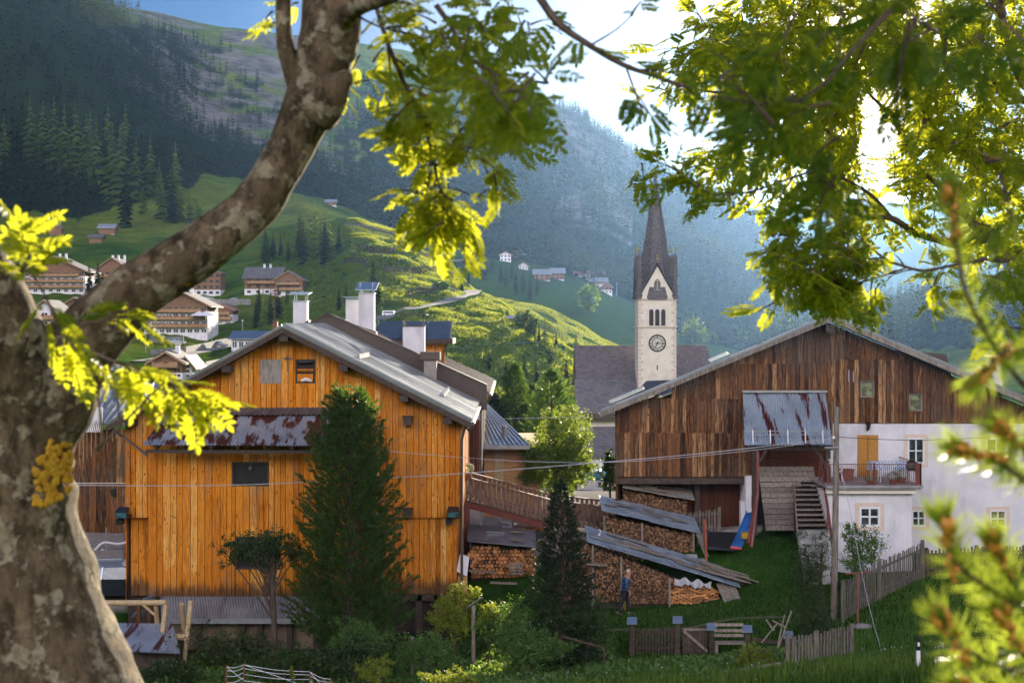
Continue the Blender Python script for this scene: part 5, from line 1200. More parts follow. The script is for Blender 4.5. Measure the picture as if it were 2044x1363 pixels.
# ------------------------------------------------------------------ the walking person (heads right, seen from the side)
def person():
    d = 55.0; fx = X(1247, d); g = GD(1247, d).z + .02; r = thing('person', 'grey haired person in a blue patterned shirt and dark trousers walking right past the woodpile', 'person', (fx, d, g))
    q = lambda x, y, z: (fx + x, d + y, g + z)
    skinm = nmat('skin', (.42, .22, .15), (.50, .27, .19), 20, rough=.6); trou = nmat('navy_cloth', (.012, .013, .02), (.02, .022, .03), 12, rough=.9)
    sh, nt, bs = nt_new('patterned_shirt'); v1 = noi(nt, coords(nt), 14, 3); val(nt, bs.inputs['Base Color'], mix(nt, ramp(nt, v1, .5, .6), (.012, .03, .10), (.13, .21, .36))); bs.inputs['Roughness'].default_value = .9
    hair = nmat('grey_hair', (.5, .5, .5), (.65, .65, .66), 30, rough=.8)
    # pelvis first: near leg back (left on picture), far leg forward, trunk leaning, head bowed
    J = {'pel': (q(.0, 0, .92), (.13, .15)), 'wai': (q(.02, 0, 1.08), (.12, .14)), 'che': (q(.06, 0, 1.30), (.13, .17)), 'sho': (q(.09, 0, 1.43), (.10, .15)), 'nec': (q(.13, 0, 1.52), (.055, .055)),
         'hd1': (q(.17, 0, 1.60), (.08, .07)), 'hd2': (q(.18, 0, 1.69), (.085, .075)), 'hd3': (q(.17, 0, 1.755), (.05, .045)), 'nose': (q(.262, 0, 1.635), (.014, .014)), 'chin': (q(.235, 0, 1.565), (.03, .03)),
         'hl': (q(-.01, -.09, .86), .085), 'kl': (q(-.10, -.09, .50), .06), 'al': (q(-.30, -.09, .13), .04), 'fl': (q(-.24, -.09, .045), .036), 'tl': (q(-.14, -.09, .03), .025),
         'hr': (q(.01, .09, .86), .085), 'kr': (q(.13, .09, .48), .06), 'ar': (q(.15, .09, .09), .04), 'fr': (q(.21, .09, .04), .036), 'tr': (q(.30, .09, .03), .025),
         'sl': (q(.07, -.19, 1.42), .062), 'bl': (q(.04, -.22, 1.15), .045), 'wl': (q(.16, -.23, .95), .03), 'pl': (q(.19, -.23, .89), (.036, .018)),
         'sr': (q(.07, .19, 1.42), .062), 'br': (q(.02, .22, 1.15), .045), 'wr': (q(.10, .23, .93), .03), 'pr': (q(.12, .23, .87), (.036, .018))}
    B = [('pel', 'wai'), ('wai', 'che'), ('che', 'sho'), ('sho', 'nec'), ('nec', 'hd1'), ('hd1', 'hd2'), ('hd2', 'hd3'), ('hd1', 'chin'), ('hd2', 'nose'), ('pel', 'hl'), ('hl', 'kl'), ('kl', 'al'), ('al', 'fl'), ('fl', 'tl'), ('pel', 'hr'), ('hr', 'kr'), ('kr', 'ar'), ('ar', 'fr'), ('fr', 'tr'),
         ('sho', 'sl'), ('sl', 'bl'), ('bl', 'wl'), ('wl', 'pl'), ('sho', 'sr'), ('sr', 'br'), ('br', 'wr'), ('wr', 'pr')]
    for s, base in (('l', (.19, -.23, .89)), ('r', (.12, .23, .87))):      # five fingers each
        sg = -1 if s == 'l' else 1
        for i in range(4):
            o = (i - 1.5) * .017; L = (.062, .075, .07, .055)[i]
            J[f'{s}a{i}'] = (q(base[0] + .012 + o * .8, base[1] + sg * .004, base[2] - .045 + o * .25), .0085); J[f'{s}b{i}'] = (q(base[0] + .018 + o, base[1] - sg * .012, base[2] - .045 - L * .55), .008); J[f'{s}c{i}'] = (q(base[0] + .006 + o, base[1] - sg * .03, base[2] - .045 - L * .9), .0065)
            B += [('p' + s, f'{s}a{i}'), (f'{s}a{i}', f'{s}b{i}'), (f'{s}b{i}', f'{s}c{i}')]
        J[s + 't1'] = (q(base[0] + .035, base[1] - sg * .01, base[2] - .005), .010); J[s + 't2'] = (q(base[0] + .055, base[1] - sg * .02, base[2] - .04), .008); B += [('p' + s, s + 't1'), (s + 't1', s + 't2')]
    skin('body', J, B, skinm, r, 2)
    def cl(k, e): c, rr = J[k]; rr = rr if hasattr(rr, '__len__') else (rr, rr); return (c, (rr[0] + e, rr[1] + e))
    T = {k: cl(k, .025) for k in ('pel', 'hl', 'kl', 'hr', 'kr')}; T['al'] = (J['al'][0], .062); T['ar'] = (J['ar'][0], .062)
    skin('trousers', T, [('pel', 'hl'), ('hl', 'kl'), ('kl', 'al'), ('pel', 'hr'), ('hr', 'kr'), ('kr', 'ar')], trou, r, 2)
    S = {k: cl(k, .03) for k in ('wai', 'che', 'sho', 'sl', 'bl', 'sr', 'br')}; S['hem'] = (q(.0, 0, .86), (.165, .185)); S['wl'] = (q(.13, -.23, 1.0), .045); S['wr'] = (q(.08, .23, .98), .045)
    skin('shirt', S, [('wai', 'hem'), ('wai', 'che'), ('che', 'sho'), ('sho', 'sl'), ('sl', 'bl'), ('bl', 'wl'), ('sho', 'sr'), ('sr', 'br'), ('br', 'wr')], sh, r, 2)
    skin('hair', {'a': (q(.155, 0, 1.755), (.075, .075)), 'b': (q(.12, 0, 1.69), (.07, .075)), 'c': (q(.105, 0, 1.62), (.045, .06))}, [('a', 'b'), ('b', 'c')], hair, r, 2)
    for s in (-1, 1): m = MB(); m.ball(q(.245, s * .03, 1.665), .011, 6, 4); m.build('eye', IRON, r)
    for s in (-1, 1): m = MB(); m.ball(q(.165, s * .082, 1.64), (.018, .01, .032), 6, 4); m.build('ear', skinm, r)
    m = MB(); m.tube([q(.238, -.028, 1.598), q(.248, 0, 1.598), q(.238, .028, 1.598)], .006, 5); m.build('mouth', nmat('lips', (.3, .10, .08), (.34, .12, .09), 20), r)
    for kx, ky in ((('fl'), ('tl')), (('fr'), ('tr'))):
        m = MB(); a, b = J[kx][0], J[ky][0]; m.tube([Vector(a) + Vector((-.07, 0, 0)), a, b, Vector(b) + Vector((.04, 0, 0))], [.035, .05, .042, .02], 8); m.build('shoe', IRON, r)
    b = thing('bucket', 'yellow bucket held low beside the walking person', 'bucket', q(.12, -.3, .3)); c = q(.10, .3, .42)
    m = MB(); m.tube([(c[0], c[1], c[2] - .26), (c[0], c[1], c[2])], [.12, .16], 12, cap=False); m.tube([(c[0], c[1], c[2] - .26), (c[0], c[1], c[2] - .25)], [.12, .12], 12); m.build('bucket_body', nmat('dull_yellow', (.35, .24, .02), (.4, .3, .04), 4), b)
    m = MB(); m.tube([(c[0] - .155, c[1], c[2]), (c[0] - .08, c[1], c[2] + .3), (c[0], c[1] - .02, c[2] + .41), (c[0] + .08, c[1], c[2] + .3), (c[0] + .155, c[1], c[2])], .008, 5); m.build('handle', STEEL, b)
BUILDERS.append(person)

# ------------------------------------------------------------------ fences, poles, yard things
def picket_fence(name, label, pts, h, pw=.09, gap=.05, mat=W_FENCE, pointed=False, post_every=3, rails=(.25, .8), cap=None):
    """pts: list of world (x,y) along the fence; stands on the land"""
    root = thing(name, label, 'fence', (pts[0][0], pts[0][1], tz(*pts[0])))
    P_ = [Vector((a, b, tz(a, b))) for a, b in pts]; n_p = 0
    for i in range(len(P_) - 1):
        a, b = P_[i], P_[i + 1]; L = (b - a).length; n = int(L / (pw + gap)); dr = (b - a).normalized()
        for rz in rails: m = MB(); m.beam(a + Vector((0, .03, h * rz)), b + Vector((0, .03, h * rz)), .04, .08); m.build('rail', mat, root)
        for k in range(n):
            if n_p >= 95: break
            q = a.lerp(b, (k + .5) / n); hh = h * random.uniform(.94, 1.03); t = random.uniform(-.02, .02); w = dr * (pw / 2); o = Vector((0, -.025, 0))
            tp = [q - w + Vector((t, 0, hh - (.05 if pointed else 0))), q + Vector((t, 0, hh)), q + w + Vector((t, 0, hh - (.05 if pointed else 0)))]
            m = MB(); m.prism([q - w + Vector((0, 0, .03)) + o, q + w + Vector((0, 0, .03)) + o, tp[2] + o, tp[1] + o, tp[0] + o], (0, .022, 0)); m.build('picket', mat, root); n_p += 1
    for i, q in enumerate(P_):
        m = MB(); m.box(q.x - .06, q.x + .06, q.y - .03, q.y + .09, q.z - .3, q.z + h * 1.05); m.build('post', mat, root)
    return root
def XY(px, d): return (X(px, d), d)
def fences():
    picket_fence('picket_fence', 'tall grey picket fence climbing from the utility pole to the white farmhouse corner', [XY(1682, 51.5), XY(1756, 53.6), XY(1842, 55.8)], 1.45)
    picket_fence('picket_fence', 'dark picket fence in front of the white wall behind the foreground pine', [XY(1850, 56), XY(1950, 56.2), XY(2060, 56.4)], 1.1, mat=W_DBEAM)
    picket_fence('picket_fence', 'pointed picket fence running downhill above the upper woodpile', [XY(1225, 61.2), XY(1330, 60.6), XY(1436, 60.0)], 1.0, .07, .05, W_FENCE, True)
    picket_fence('picket_fence', 'low dark picket fence left of the garden gate', [XY(1262, 50.2), XY(1350, 50)], .95, .06, .05, W_DBEAM)
    picket_fence('picket_fence', 'weathered picket fence at the bottom edge right of the slanting rail', [XY(1572, 45.2), XY(1630, 45.6), XY(1700, 46.4)], 1.1, .08, .04)
    # capped posts
    g = 'garden posts with slanted zinc caps'
    for px, d, lab in ((1261, 50.1, 'garden post with a tilted grey cap, leftmost of the capped posts'), (1352, 50, 'garden post with a zinc cap left of the closed gate'), (1420, 49.8, 'garden post with a zinc cap right of the closed gate'), (1491, 49.5, 'garden post with a zinc cap right of the garden bench'), (1573, 49, 'garden post with a zinc cap beside the leaning sticks')):
        q = GD(px, d); r = thing('garden_post', lab, 'post', tuple(q), g); h = Z({1261: 1240, 1352: 1238, 1420: 1252, 1491: 1256, 1573: 1268}[px], d)
        m = MB(); m.box(q.x - .09, q.x + .09, q.y - .09, q.y + .09, q.z - .2, h - .02); m.build('shaft', W_DBEAM, r)
        m = MB(); m.slab([(q.x - .19, q.y - .2, h - .06), (q.x + .16, q.y - .2, h - .06), (q.x + .2, q.y + .18, h + .1), (q.x - .14, q.y + .18, h + .1)], (0, 0, .025)); m.build('cap', METALB, r)
    a, b = GD(1362, 49.9), GD(1412, 49.8); r = thing('garden_gate', 'dark boarded garden gate with a diagonal brace between two capped posts', 'gate', tuple(a)); zt = Z(1250, 49.9)
    m = MB(); n = 9
    for i in range(n): u = a.lerp(b, i / n); v = a.lerp(b, (i + .85) / n); m.box(u.x, v.x, 49.83, 49.86, a.z + .05, zt)
    m.build('boards', W_DBEAM, r); m = MB(); m.beam((a.x, 49.8, zt - .1), (b.x, 49.8, a.z + .15), .09, .03, (0, 1, 0)); m.beam((a.x, 49.8, zt - .08), (b.x, 49.8, zt - .08), .03, .08); m.build('brace', W_GREY, r)
    a, b = GD(1426, 49.4), GD(1486, 49.2); r = thing('garden_bench', 'grey wooden garden bench with slatted back between capped posts', 'bench', tuple(a)); z0 = Z(1303, 49.3)
    m = MB(); m.box(a.x, b.x, 48.95, 49.35, z0 + .38, z0 + .42); m.build('seat', W_GREY, r)
    m = MB()
    for h in (.55, .72, .92): m.box(a.x, b.x, 49.36, 49.39, z0 + h, z0 + h + .1)
    m.build('backrest', W_GREY, r)
    for xx in (a.x + .03, b.x - .03): m = MB(); m.box(xx - .04, xx + .04, 49.0, 49.34, z0 - .1, z0 + .38); m.build('leg', W_GREY, r)
    a, b = GD(1500, 49.4), GD(1565, 49.1); m = MB(); m.beam((a.x, 49.3, Z(1275, 49.3)), (b.x, 49.1, Z(1283, 49.1)), .05, .14); m.beam((a.x, 49.3, Z(1300, 49.3)), (b.x, 49.1, Z(1305, 49.1)), .05, .14); o = m.build('fence_rail', W_DBEAM); tag(o, 'two dark fence boards between the bench and the last capped post', 'fence')
    r = thing('fence_rail', 'slanting grey board rail on short posts at the bottom of the garden', 'fence', tuple(GD(1490, 45))); m = MB(); m.beam(P(1415, 1352, 45), P(1560, 1328, 45), .04, .26); m.build('rail', W_GREY, r)
    for px in (1430, 1500, 1556): q = P(px, 1352 - (px - 1415) * .165, 45); m = MB(); m.box(q.x - .04, q.x + .04, 45.03, 45.1, q.z - .6, q.z + .1); m.build('post', W_GREY, r)
    # utility pole
    q = GD(1667, 52); r = thing('utility_pole', 'tall grey wooden utility pole in front of the farmhouse terrace', 'pole', tuple(q)); m = MB(); m.tube([(X(1664, 52), 52, q.z - .3), (X(1668, 52), 52, Z(1000, 52)), (X(1670, 52), 52, Z(812, 52))], [.13, .115, .095], 10); m.build('shaft', W_GREY, r)
    m = MB(); m.tube([(X(1645, 52), 51.9, Z(893, 52)), (X(1672, 52), 51.9, Z(893, 52))], .04, 6); m.build('bracket', STEEL, r)
    m = MB(); m.ball((X(1662, 52), 51.85, Z(873, 52)), .07); m.build('insulator', WHITE, r)
    def wire(lab, pts, rad=.016, mt=None):
        m = MB(); m.tube([P(*p) for p in pts], rad, 5, sub=6); o = m.build('power_line', mt or nmat('pale_cable', (.38, .38, .40), (.45, .45, .46), 2, rough=.4)); tag(o, lab, 'cable')
    wire('long sagging pale cable crossing in front of the orange barn to the utility pole', [(-200, 960, 50), (150, 968, 50.5), (450, 968, 50.8), (700, 957, 51), (930, 944, 51.3), (1300, 914, 51.8), (1480, 896, 52), (1665, 874, 51.9)])
    wire('thin cable from the orange barn wall to the utility pole', [(745, 897, 53.6), (900, 911, 53), (1060, 921, 52.6), (1250, 921, 52.2), (1480, 901, 52), (1665, 877, 51.9)], .011)
    wire('thin dark cable running right from the utility pole across the white wall', [(1668, 872, 52), (1850, 878, 53), (2120, 864, 55)], .012, IRON)
    wire('short cable between the eaves of the orange barn and the farmhouse', [(942, 838, 54.5), (1060, 834, 57), (1230, 832, 60)], .011)
    wire('thin loose guy wire slanting down from the utility pole into the meadow', [(1670, 905, 51.9), (1690, 985, 51.3), (1718, 1130, 50), (1735, 1210, 49.2), (1757, 1290, 48)], .01)
    # T pole
    q = GD(1712, 51); r = thing('drying_pole', 'rusty T shaped clothes pole in front of the picket fence', 'pole', tuple(q)); m = MB(); m.tube([(q.x, q.y, q.z - .1), (q.x, q.y, Z(1142, 51))], .035, 6); m.build('shaft', TERRA, r)
    m = MB(); m.tube([(X(1688, 51), 51, Z(1145, 51)), (X(1733, 51), 51, Z(1141, 51))], .03, 6); m.build('crossbar', TERRA, r)
    m = MB(); m.ball((q.x + .1, q.y - .3, q.z + .05), (.35, .2, .12), 8, 5); o = m.build('field_stone', STONE); tag(o, 'flat grey stone in the grass at the foot of the rusty T pole', 'stone')
    # orange pole
    q = GD(1410, 57.6); m = MB(); m.tube([(X(1411, 57.6), 57.6, q.z - .1), (X(1407, 57.6), 57.6, Z(1036, 57.6))], .05, 8); o = m.build('marker_pole', ORNG); tag(o, 'orange painted pole standing right of the upper woodpile', 'pole')
    # reflector post
    d = 43; q = GD(1834, d); r = thing('road_marker', 'white roadside reflector post with a black band in the meadow', 'marker post', tuple(q)); zt = Z(1268, d)
    m = MB(); m.prism([(q.x - .055, d, q.z - .3), (q.x + .055, d, q.z - .3), (q.x + .05, d, zt - .45), (q.x - .06, d, zt - .45)], (0, .1, 0)); m.build('post', WHITE, r)
    m = MB(); m.prism([(q.x - .06, d, zt - .45), (q.x + .05, d, zt - .45), (q.x + .05, d, zt - .03), (q.x - .06, d, zt)], (0, .1, 0)); m.build('band', IRON, r)
    m = MB(); m.box(q.x - .04, q.x + .03, d - .012, d, zt - .32, zt - .2); m.build('reflector', WHITE, r)
    # slide, mat, playhouse bit
    r = thing('slide', 'blue plastic slide leaning against the red rail by the barn ramp', 'slide', tuple(P(1475, 1098, 57.2))); a = P(1497, 1022, 58); b = P(1470, 1092, 57)
    m = MB(); w = Vector((.17, 0, .03))
    for s in (-1, 1): m.slab([a + w * s, b + w * s * 1.3, b + w * s * 1.3 + Vector((.03, 0, .12)), a + w * s + Vector((.03, 0, .1))], (.03, -.02, 0))
    m.slab([a - w, b - w * 1.3, b + w * 1.3, a + w], (0, .03, -.02)); m.build('chute', BLUE, r)
    m = MB(); m.tube([b + Vector((-.24, 0, 0)), b + Vector((.2, 0, -.05))], .06, 6); m.build('foot', nmat('pink_plastic', (.6, .08, .10), (.65, .1, .12), 4), r)
    c = P(1487, 1068, 57); m = MB(); m.box(c.x - .14, c.x + .14, c.y - .1, c.y + .2, c.z - .12, c.z + .12); m.build('bracket', YELL, r)
    m = MB(); c = P(1440, 1098, 57.6); m.prism([P(1412, 1066, 59.2), P(1482, 1068, 59.2), P(1470, 1100, 57.5), P(1412, 1096, 57.5)], (0, 0, .12)); o = m.build('rubber_mat', TRAMP); tag(o, 'black rubber mat on the ground left of the blue slide', 'mat')
    # mailbox bin on the wall
    c = P(1980, 1118, 56.8); r = thing('waste_bin', 'grey hooded bin on a post in front of the white wall', 'bin', (c.x, c.y, tz(c.x, c.y)))
    m = MB(); m.box(c.x - .26, c.x + .26, c.y, c.y + .35, c.z - .35, c.z + .1); m.prism([(c.x - .26, c.y, c.z + .1), (c.x + .26, c.y, c.z + .1), (c.x + .26, c.y, c.z + .3), (c.x - .26, c.y, c.z + .3)], (0, .35, 0)); m.build('body', METALD, r)
    m = MB(); m.box(c.x - .36, c.x + .36, c.y - .08, c.y + .42, c.z + .3, c.z + .4); m.box(c.x - .3, c.x + .3, c.y - .05, c.y + .4, c.z + .4, c.z + .46); m.build('hood', STEEL, r)
    m = MB(); m.box(c.x - .17, c.x + .1, c.y - .01, c.y, c.z + .1, c.z + .27); m.build('opening', IRON, r); m = MB(); m.box(c.x - .08, c.x + .08, c.y + .1, c.y + .2, tz(c.x, c.y) - .2, c.z - .35); m.build('post', METALD, r)
    # leaning sticks
    r = thing('bean_sticks', 'bundle of long bean sticks leaning beside the last capped post', 'sticks', tuple(GD(1560, 49)))
    for a, b in (((1540, 1330), (1580, 1218)), ((1550, 1300), (1566, 1226)), ((1520, 1282), (1552, 1243)), ((1529, 1236), (1545, 1258)), ((1542, 1238), (1570, 1252))): m = MB(); m.tube([P(*a, 48.9), P(*b, 48.8)], .03, 5); m.build('stick', W_GREY, r)
    # weather-vane-like board on post & stakes in the garden
    q = GD(945, 49); r = thing('bird_table', 'slanted tin board on a wooden post among the garden shrubs', 'post', tuple(q)); m = MB(); m.box(q.x - .06, q.x + .06, 48.95, 49.07, q.z - .1, Z(1207, 49)); m.build('shaft', W_GREY, r)
    m = MB(); m.slab([P(933, 1212, 48.8), P(962, 1192, 48.8), P(964, 1194, 49.3), P(935, 1214, 49.3)], (0, 0, .03)); m.build('board', METALB, r)
    m = MB(); q = GD(823, 47); m.box(q.x - .04, q.x + .04, 46.96, 47.04, q.z - .1, Z(1270, 47)); o = m.build('stake', W_GREY); tag(o, 'short grey stake standing right of the big stone pine', 'stake')
    m = MB(); a = P(1118, 1268, 47.5); b = P(1206, 1292, 47.5); m.beam(a, b, .05, .06); m.beam(a, a - Vector((0, 0, .7)), .05, .05); m.beam(b, b - Vector((0, 0, .5)), .05, .05); o = m.build('low_trellis', W_DBEAM); tag(o, 'low dark wooden trellis frame among the garden plants', 'trellis')
    # wire cage bottom
    r = thing('wire_enclosure', 'white wire netting strung between thin posts at the bottom edge', 'fence', tuple(GD(540, 44)))
    ps = [(452, 1330), (487, 1326), (618, 1340), (660, 1355)]
    for p in ps: q = P(*p, 44.5); m = MB(); m.tube([(q.x, q.y, q.z - .8), (q.x, q.y, q.z + .05)], .02, 5); m.build('post', TERRA, r)
    m = MB()
    for a, b in zip(ps[:-1], ps[1:]):
        for h in (0, .12, .3, .5): u = P(*a, 44.5) - Vector((0, 0, h)); v = P(*b, 44.5) - Vector((0, 0, h * .8)); m.tube([u, u.lerp(v, .5) - Vector((0, 0, .06)), v], .009, 4, sub=3)
        u = P(*a, 44.5); v = P(*b, 44.5) - Vector((0, 0, .5)); m.tube([u, v], .009, 4)
    m.build('netting', WHITE, r)
BUILDERS.append(fences)

def left_yard():
    # climbing frame / swing
    d = 50; r = thing('swing_frame', 'round timber swing frame with a ladder end in the garden', 'swing frame', tuple(GD(340, 50)))
    m = MB(); m.tube([P(190, 1203, 50.5), P(333, 1202, 50)], .1, 8); m.build('top_beam', W_LIGHT, r)
    for a, b, y0, y1 in (((331, 1206), (315, 1330), 50, 49.5), ((311, 1208), (320, 1325), 50.2, 51.2), ((381, 1198), (366, 1335), 49.8, 49.4), ((362, 1205), (372, 1320), 50.2, 51.2)):
        m = MB(); m.tube([P(*a, y0), P(*b, y1)], .085, 8); m.build('leg', W_LIGHT, r)
    m = MB(); m.tube([P(285, 1206, 50), P(308, 1226, 50.1)], .05, 6); m.build('brace', W_LIGHT, r)
    m = MB(); m.tube([P(322, 1271, 49.8), P(371, 1271, 49.7)], .12, 8); m.build('rung', W_LIGHT, r)
    for h in (1290, 1300, 1310): m = MB(); m.tube([P(320, h, 49.8), P(369, h, 49.7)], .04, 6); m.build('rung', W_LIGHT, r)
    # low corrugated roof
    r = thing('low_shed', 'low shed with a rusty striped corrugated roof beside the tree trunk', 'shed', tuple(GD(270, 49)))
    m = MB(); corrugated(m, P(215, 1243, 50.5), P(345, 1244, 50.5), P(255, 1300, 47.8), P(360, 1304, 47.8), 26, .03, rows=2); m.build('roof', RUSTC, r, smooth=True)
    m = MB(); m.box(X(262, 48.4), X(350, 48.4), 48.4, 50.2, -.2, Z(1290, 48.4) - .1); m.build('wall', W_DBEAM, r)
    # car
    car('dark car with a pale roof parked behind the orange barn', (X(228, 57), 57.2, tz(X(228, 57), 57.2)), math.radians(8), nmat('car_body_blue', (.02, .025, .035), (.025, .03, .04), 2, rough=.25))
    m = MB()
    for i, (a, b) in enumerate((((312, 1186), (285, 1198)), ((300, 1215), (268, 1226)))): m.slab([P(a[0], a[1], 53), P(a[0] - 4, a[1] + 12, 53), P(b[0] - 6, b[1] + 6, 52.5), P(b[0], b[1] - 3, 52.5)], (0, .02, .02))
    o = m.build('broken_sheets', METALB); tag(o, 'torn metal sheets sticking out at the left foot of the orange barn', 'metal sheet')
    for px in (276, 298): m = MB(); q = P(px, 1245, 52.6); m.box(q.x - .07, q.x + .07, 52.6, 52.75, -.1, Z(1205, 52.6)); o = m.build('orange_post', W_ORANGE); tag(o, ('left' if px == 276 else 'right') + ' one of two short orange timber posts beside the swing frame', 'post')
    # wire fence on the yard
    r = thing('wire_fence', 'wire fence with a thin steel post and a coiled white hose behind the trunk', 'fence', tuple(GD(212, 62)))
    for px in (212, 140): q = GD(px, 62); m = MB(); m.tube([(q.x, q.y, q.z), (q.x, q.y, Z(1052, 62))], .03, 6); m.build('post', STEEL, r)
    m = MB()
    for k in range(7): m.tube([P(130, 1088 + k * 9, 62), P(262, 1060 + k * 9, 62)], .012, 4)
    m.build('wire', STEEL, r); m = MB(); m.tube([P(262, 1080, 61.9), P(235, 1085, 61.9), P(205, 1083, 61.9), P(185, 1105, 61.9), P(180, 1122, 61.9), P(200, 1118, 61.9), P(205, 1095, 61.9)], .05, 6, sub=4); m.build('hose', WHITE, r)
    # yard chairs and cars behind the bridge
    garden_chair('white slatted garden chair in the yard under the footbridge', (X(1010, 66), 66, tz(X(1010, 66), 66)), math.radians(100), None)
    m = MB(); c = GD(1062, 64); m.box(c.x - .8, c.x + .8, 63.6, 64.6, c.z + .7, c.z + .75)
    for a in (-.7, .7): m.box(c.x + a - .04, c.x + a + .04, 63.7, 64.5, c.z, c.z + .7)
    o = m.build('yard_table', W_LIGHT); tag(o, 'low timber table in the yard behind the footbridge', 'table')
    car('pale car parked in the shade beyond the small tree', (X(1196, 95), 95, tz(X(1196, 95), 95)), math.radians(70), nmat('car_body_pale', (.5, .5, .52), (.52, .52, .54), 2, rough=.3), 'cars parked around the village')
BUILDERS.append(left_yard)

def car(label, loc, rz, body, grp=None):
    r = thing('parked_car', label, 'car', (0, 0, 0), grp); L, W = 2.1, .88
    prof = [(-2.1, .35), (-2.12, .75), (-1.95, .95), (-1.2, 1.02), (1.1, .98), (1.95, .85), (2.12, .7), (2.1, .35)]
    m = MB(); m.prism([(a, -W, b) for a, b in prof], (0, 2 * W, 0)); m.build('body', body, r)
    cab = [(-1.75, .98), (-1.35, 1.46), (.35, 1.5), (1.15, .99)]
    m = MB(); m.hexa([(-1.8, -.82, .97), (1.15, -.82, .97), (1.15, .82, .97), (-1.8, .82, .97), (-1.35, -.66, 1.44), (.4, -.66, 1.46), (.4, .66, 1.46), (-1.35, .66, 1.44)]); m.build('window', GLASSB, r)
    m = MB(); m.hexa([(-1.45, -.69, 1.44), (.5, -.69, 1.46), (.5, .69, 1.46), (-1.45, .69, 1.44), (-1.3, -.6, 1.53), (.3, -.6, 1.54), (.3, .6, 1.54), (-1.3, .6, 1.53)])
    for s in (-1, 1):
        m.tube([(-1.2, s * .6, 1.56), (.2, s * .6, 1.57)], .02, 5)
        m.beam((-.45, s * .84, .98), (-.4, s * .685, 1.46), .07, .03)
    m.build('roof', METALB, r)
    for a in (-1.3, 1.3):
        for s in (-1, 1):
            m = MB(); m.tube([(a, s * .72, .33), (a, s * .9, .33)], .33, 14); wh = m.build('wheel', TYRE, r); m = MB(); m.tube([(a, s * .9, .33), (a, s * .91, .33)], .2, 10); h = m.build('rim', STEEL); sub(h, wh)
    for s in (-1, 1): m = MB(); m.box(2.02, 2.14, s * .6 - .15, s * .6 + .15, .68, .8); m.build('headlight', WHITE, r); m = MB(); m.box(-2.14, -2.05, s * .65 - .12, s * .65 + .12, .75, .92); m.build('tail_light', RED, r)
    r.location = loc; r.rotation_euler = (0, 0, rz); return r
# ------------------------------------------------------------------ conifers of the slopes
def conifer_proto(tiers, per, seed, wide=.2, droop=.35, ragged=.35, two=True, base=.08):
    """unit-height conifer: drooping boughs in whorls, each a small folded, notched spray"""
    r = np.random.default_rng(seed); V = []; Fc = []
    for t in range(tiers):
        u = t / (tiers - 1); z0 = base + (1 - base) * u ** .9; L = wide * (1 - u) ** .8 * (1.0 if u > .08 else .75) + .012
        k = max(3, int(per * (1 - .5 * u)))
        for i in range(k):
            a = 2 * math.pi * (i + r.uniform(-.3, .3)) / k + t * 1.3; l = L * r.uniform(1 - ragged, 1 + ragged * .5); zz = z0 + r.uniform(-.5, .5) * .8 / tiers
            c, s = math.cos(a), math.sin(a); w = l * r.uniform(.28, .42) + .006; b = len(V)
            tip = (c * l, s * l, zz - droop * l); m1 = (c * l * .55 - s * w, s * l * .55 + c * w, zz - droop * l * .75); m2 = (c * l * .55 + s * w, s * l * .55 - c * w, zz - droop * l * .75)
            top = (c * l * .5, s * l * .5, zz - droop * l * .25 + .012)
            V += [(0, 0, zz + .02), m1, tip, m2, top]
            Fc += [(b, b + 1, b + 4), (b + 1, b + 2, b + 4), (b + 2, b + 3, b + 4), (b + 3, b, b + 4)]
    b = len(V); V += [(-.008, 0, .9), (.008, 0, .9), (0, 0, 1.03)]; Fc.append((b, b + 1, b + 2))
    return np.array(V), np.array(Fc)
def trunk_proto(h, r):
    m = MB(); m.tube([(0, 0, -.04 * h), (0, 0, h * .5), (0, 0, h * .97)], [r, r * .6, r * .1], 6); return m

def make_tree_proto(tiers, per, seed, mat, **k):
    V, Fc = conifer_proto(tiers, per, seed, **k); rt = thing('conifer', 'x', 'conifer', (0, 0, 0))
    arr_mesh('crown', V, Fc, mat, rt); trunk_proto(1, .016).build('trunk', TRUNKM, rt); return rt

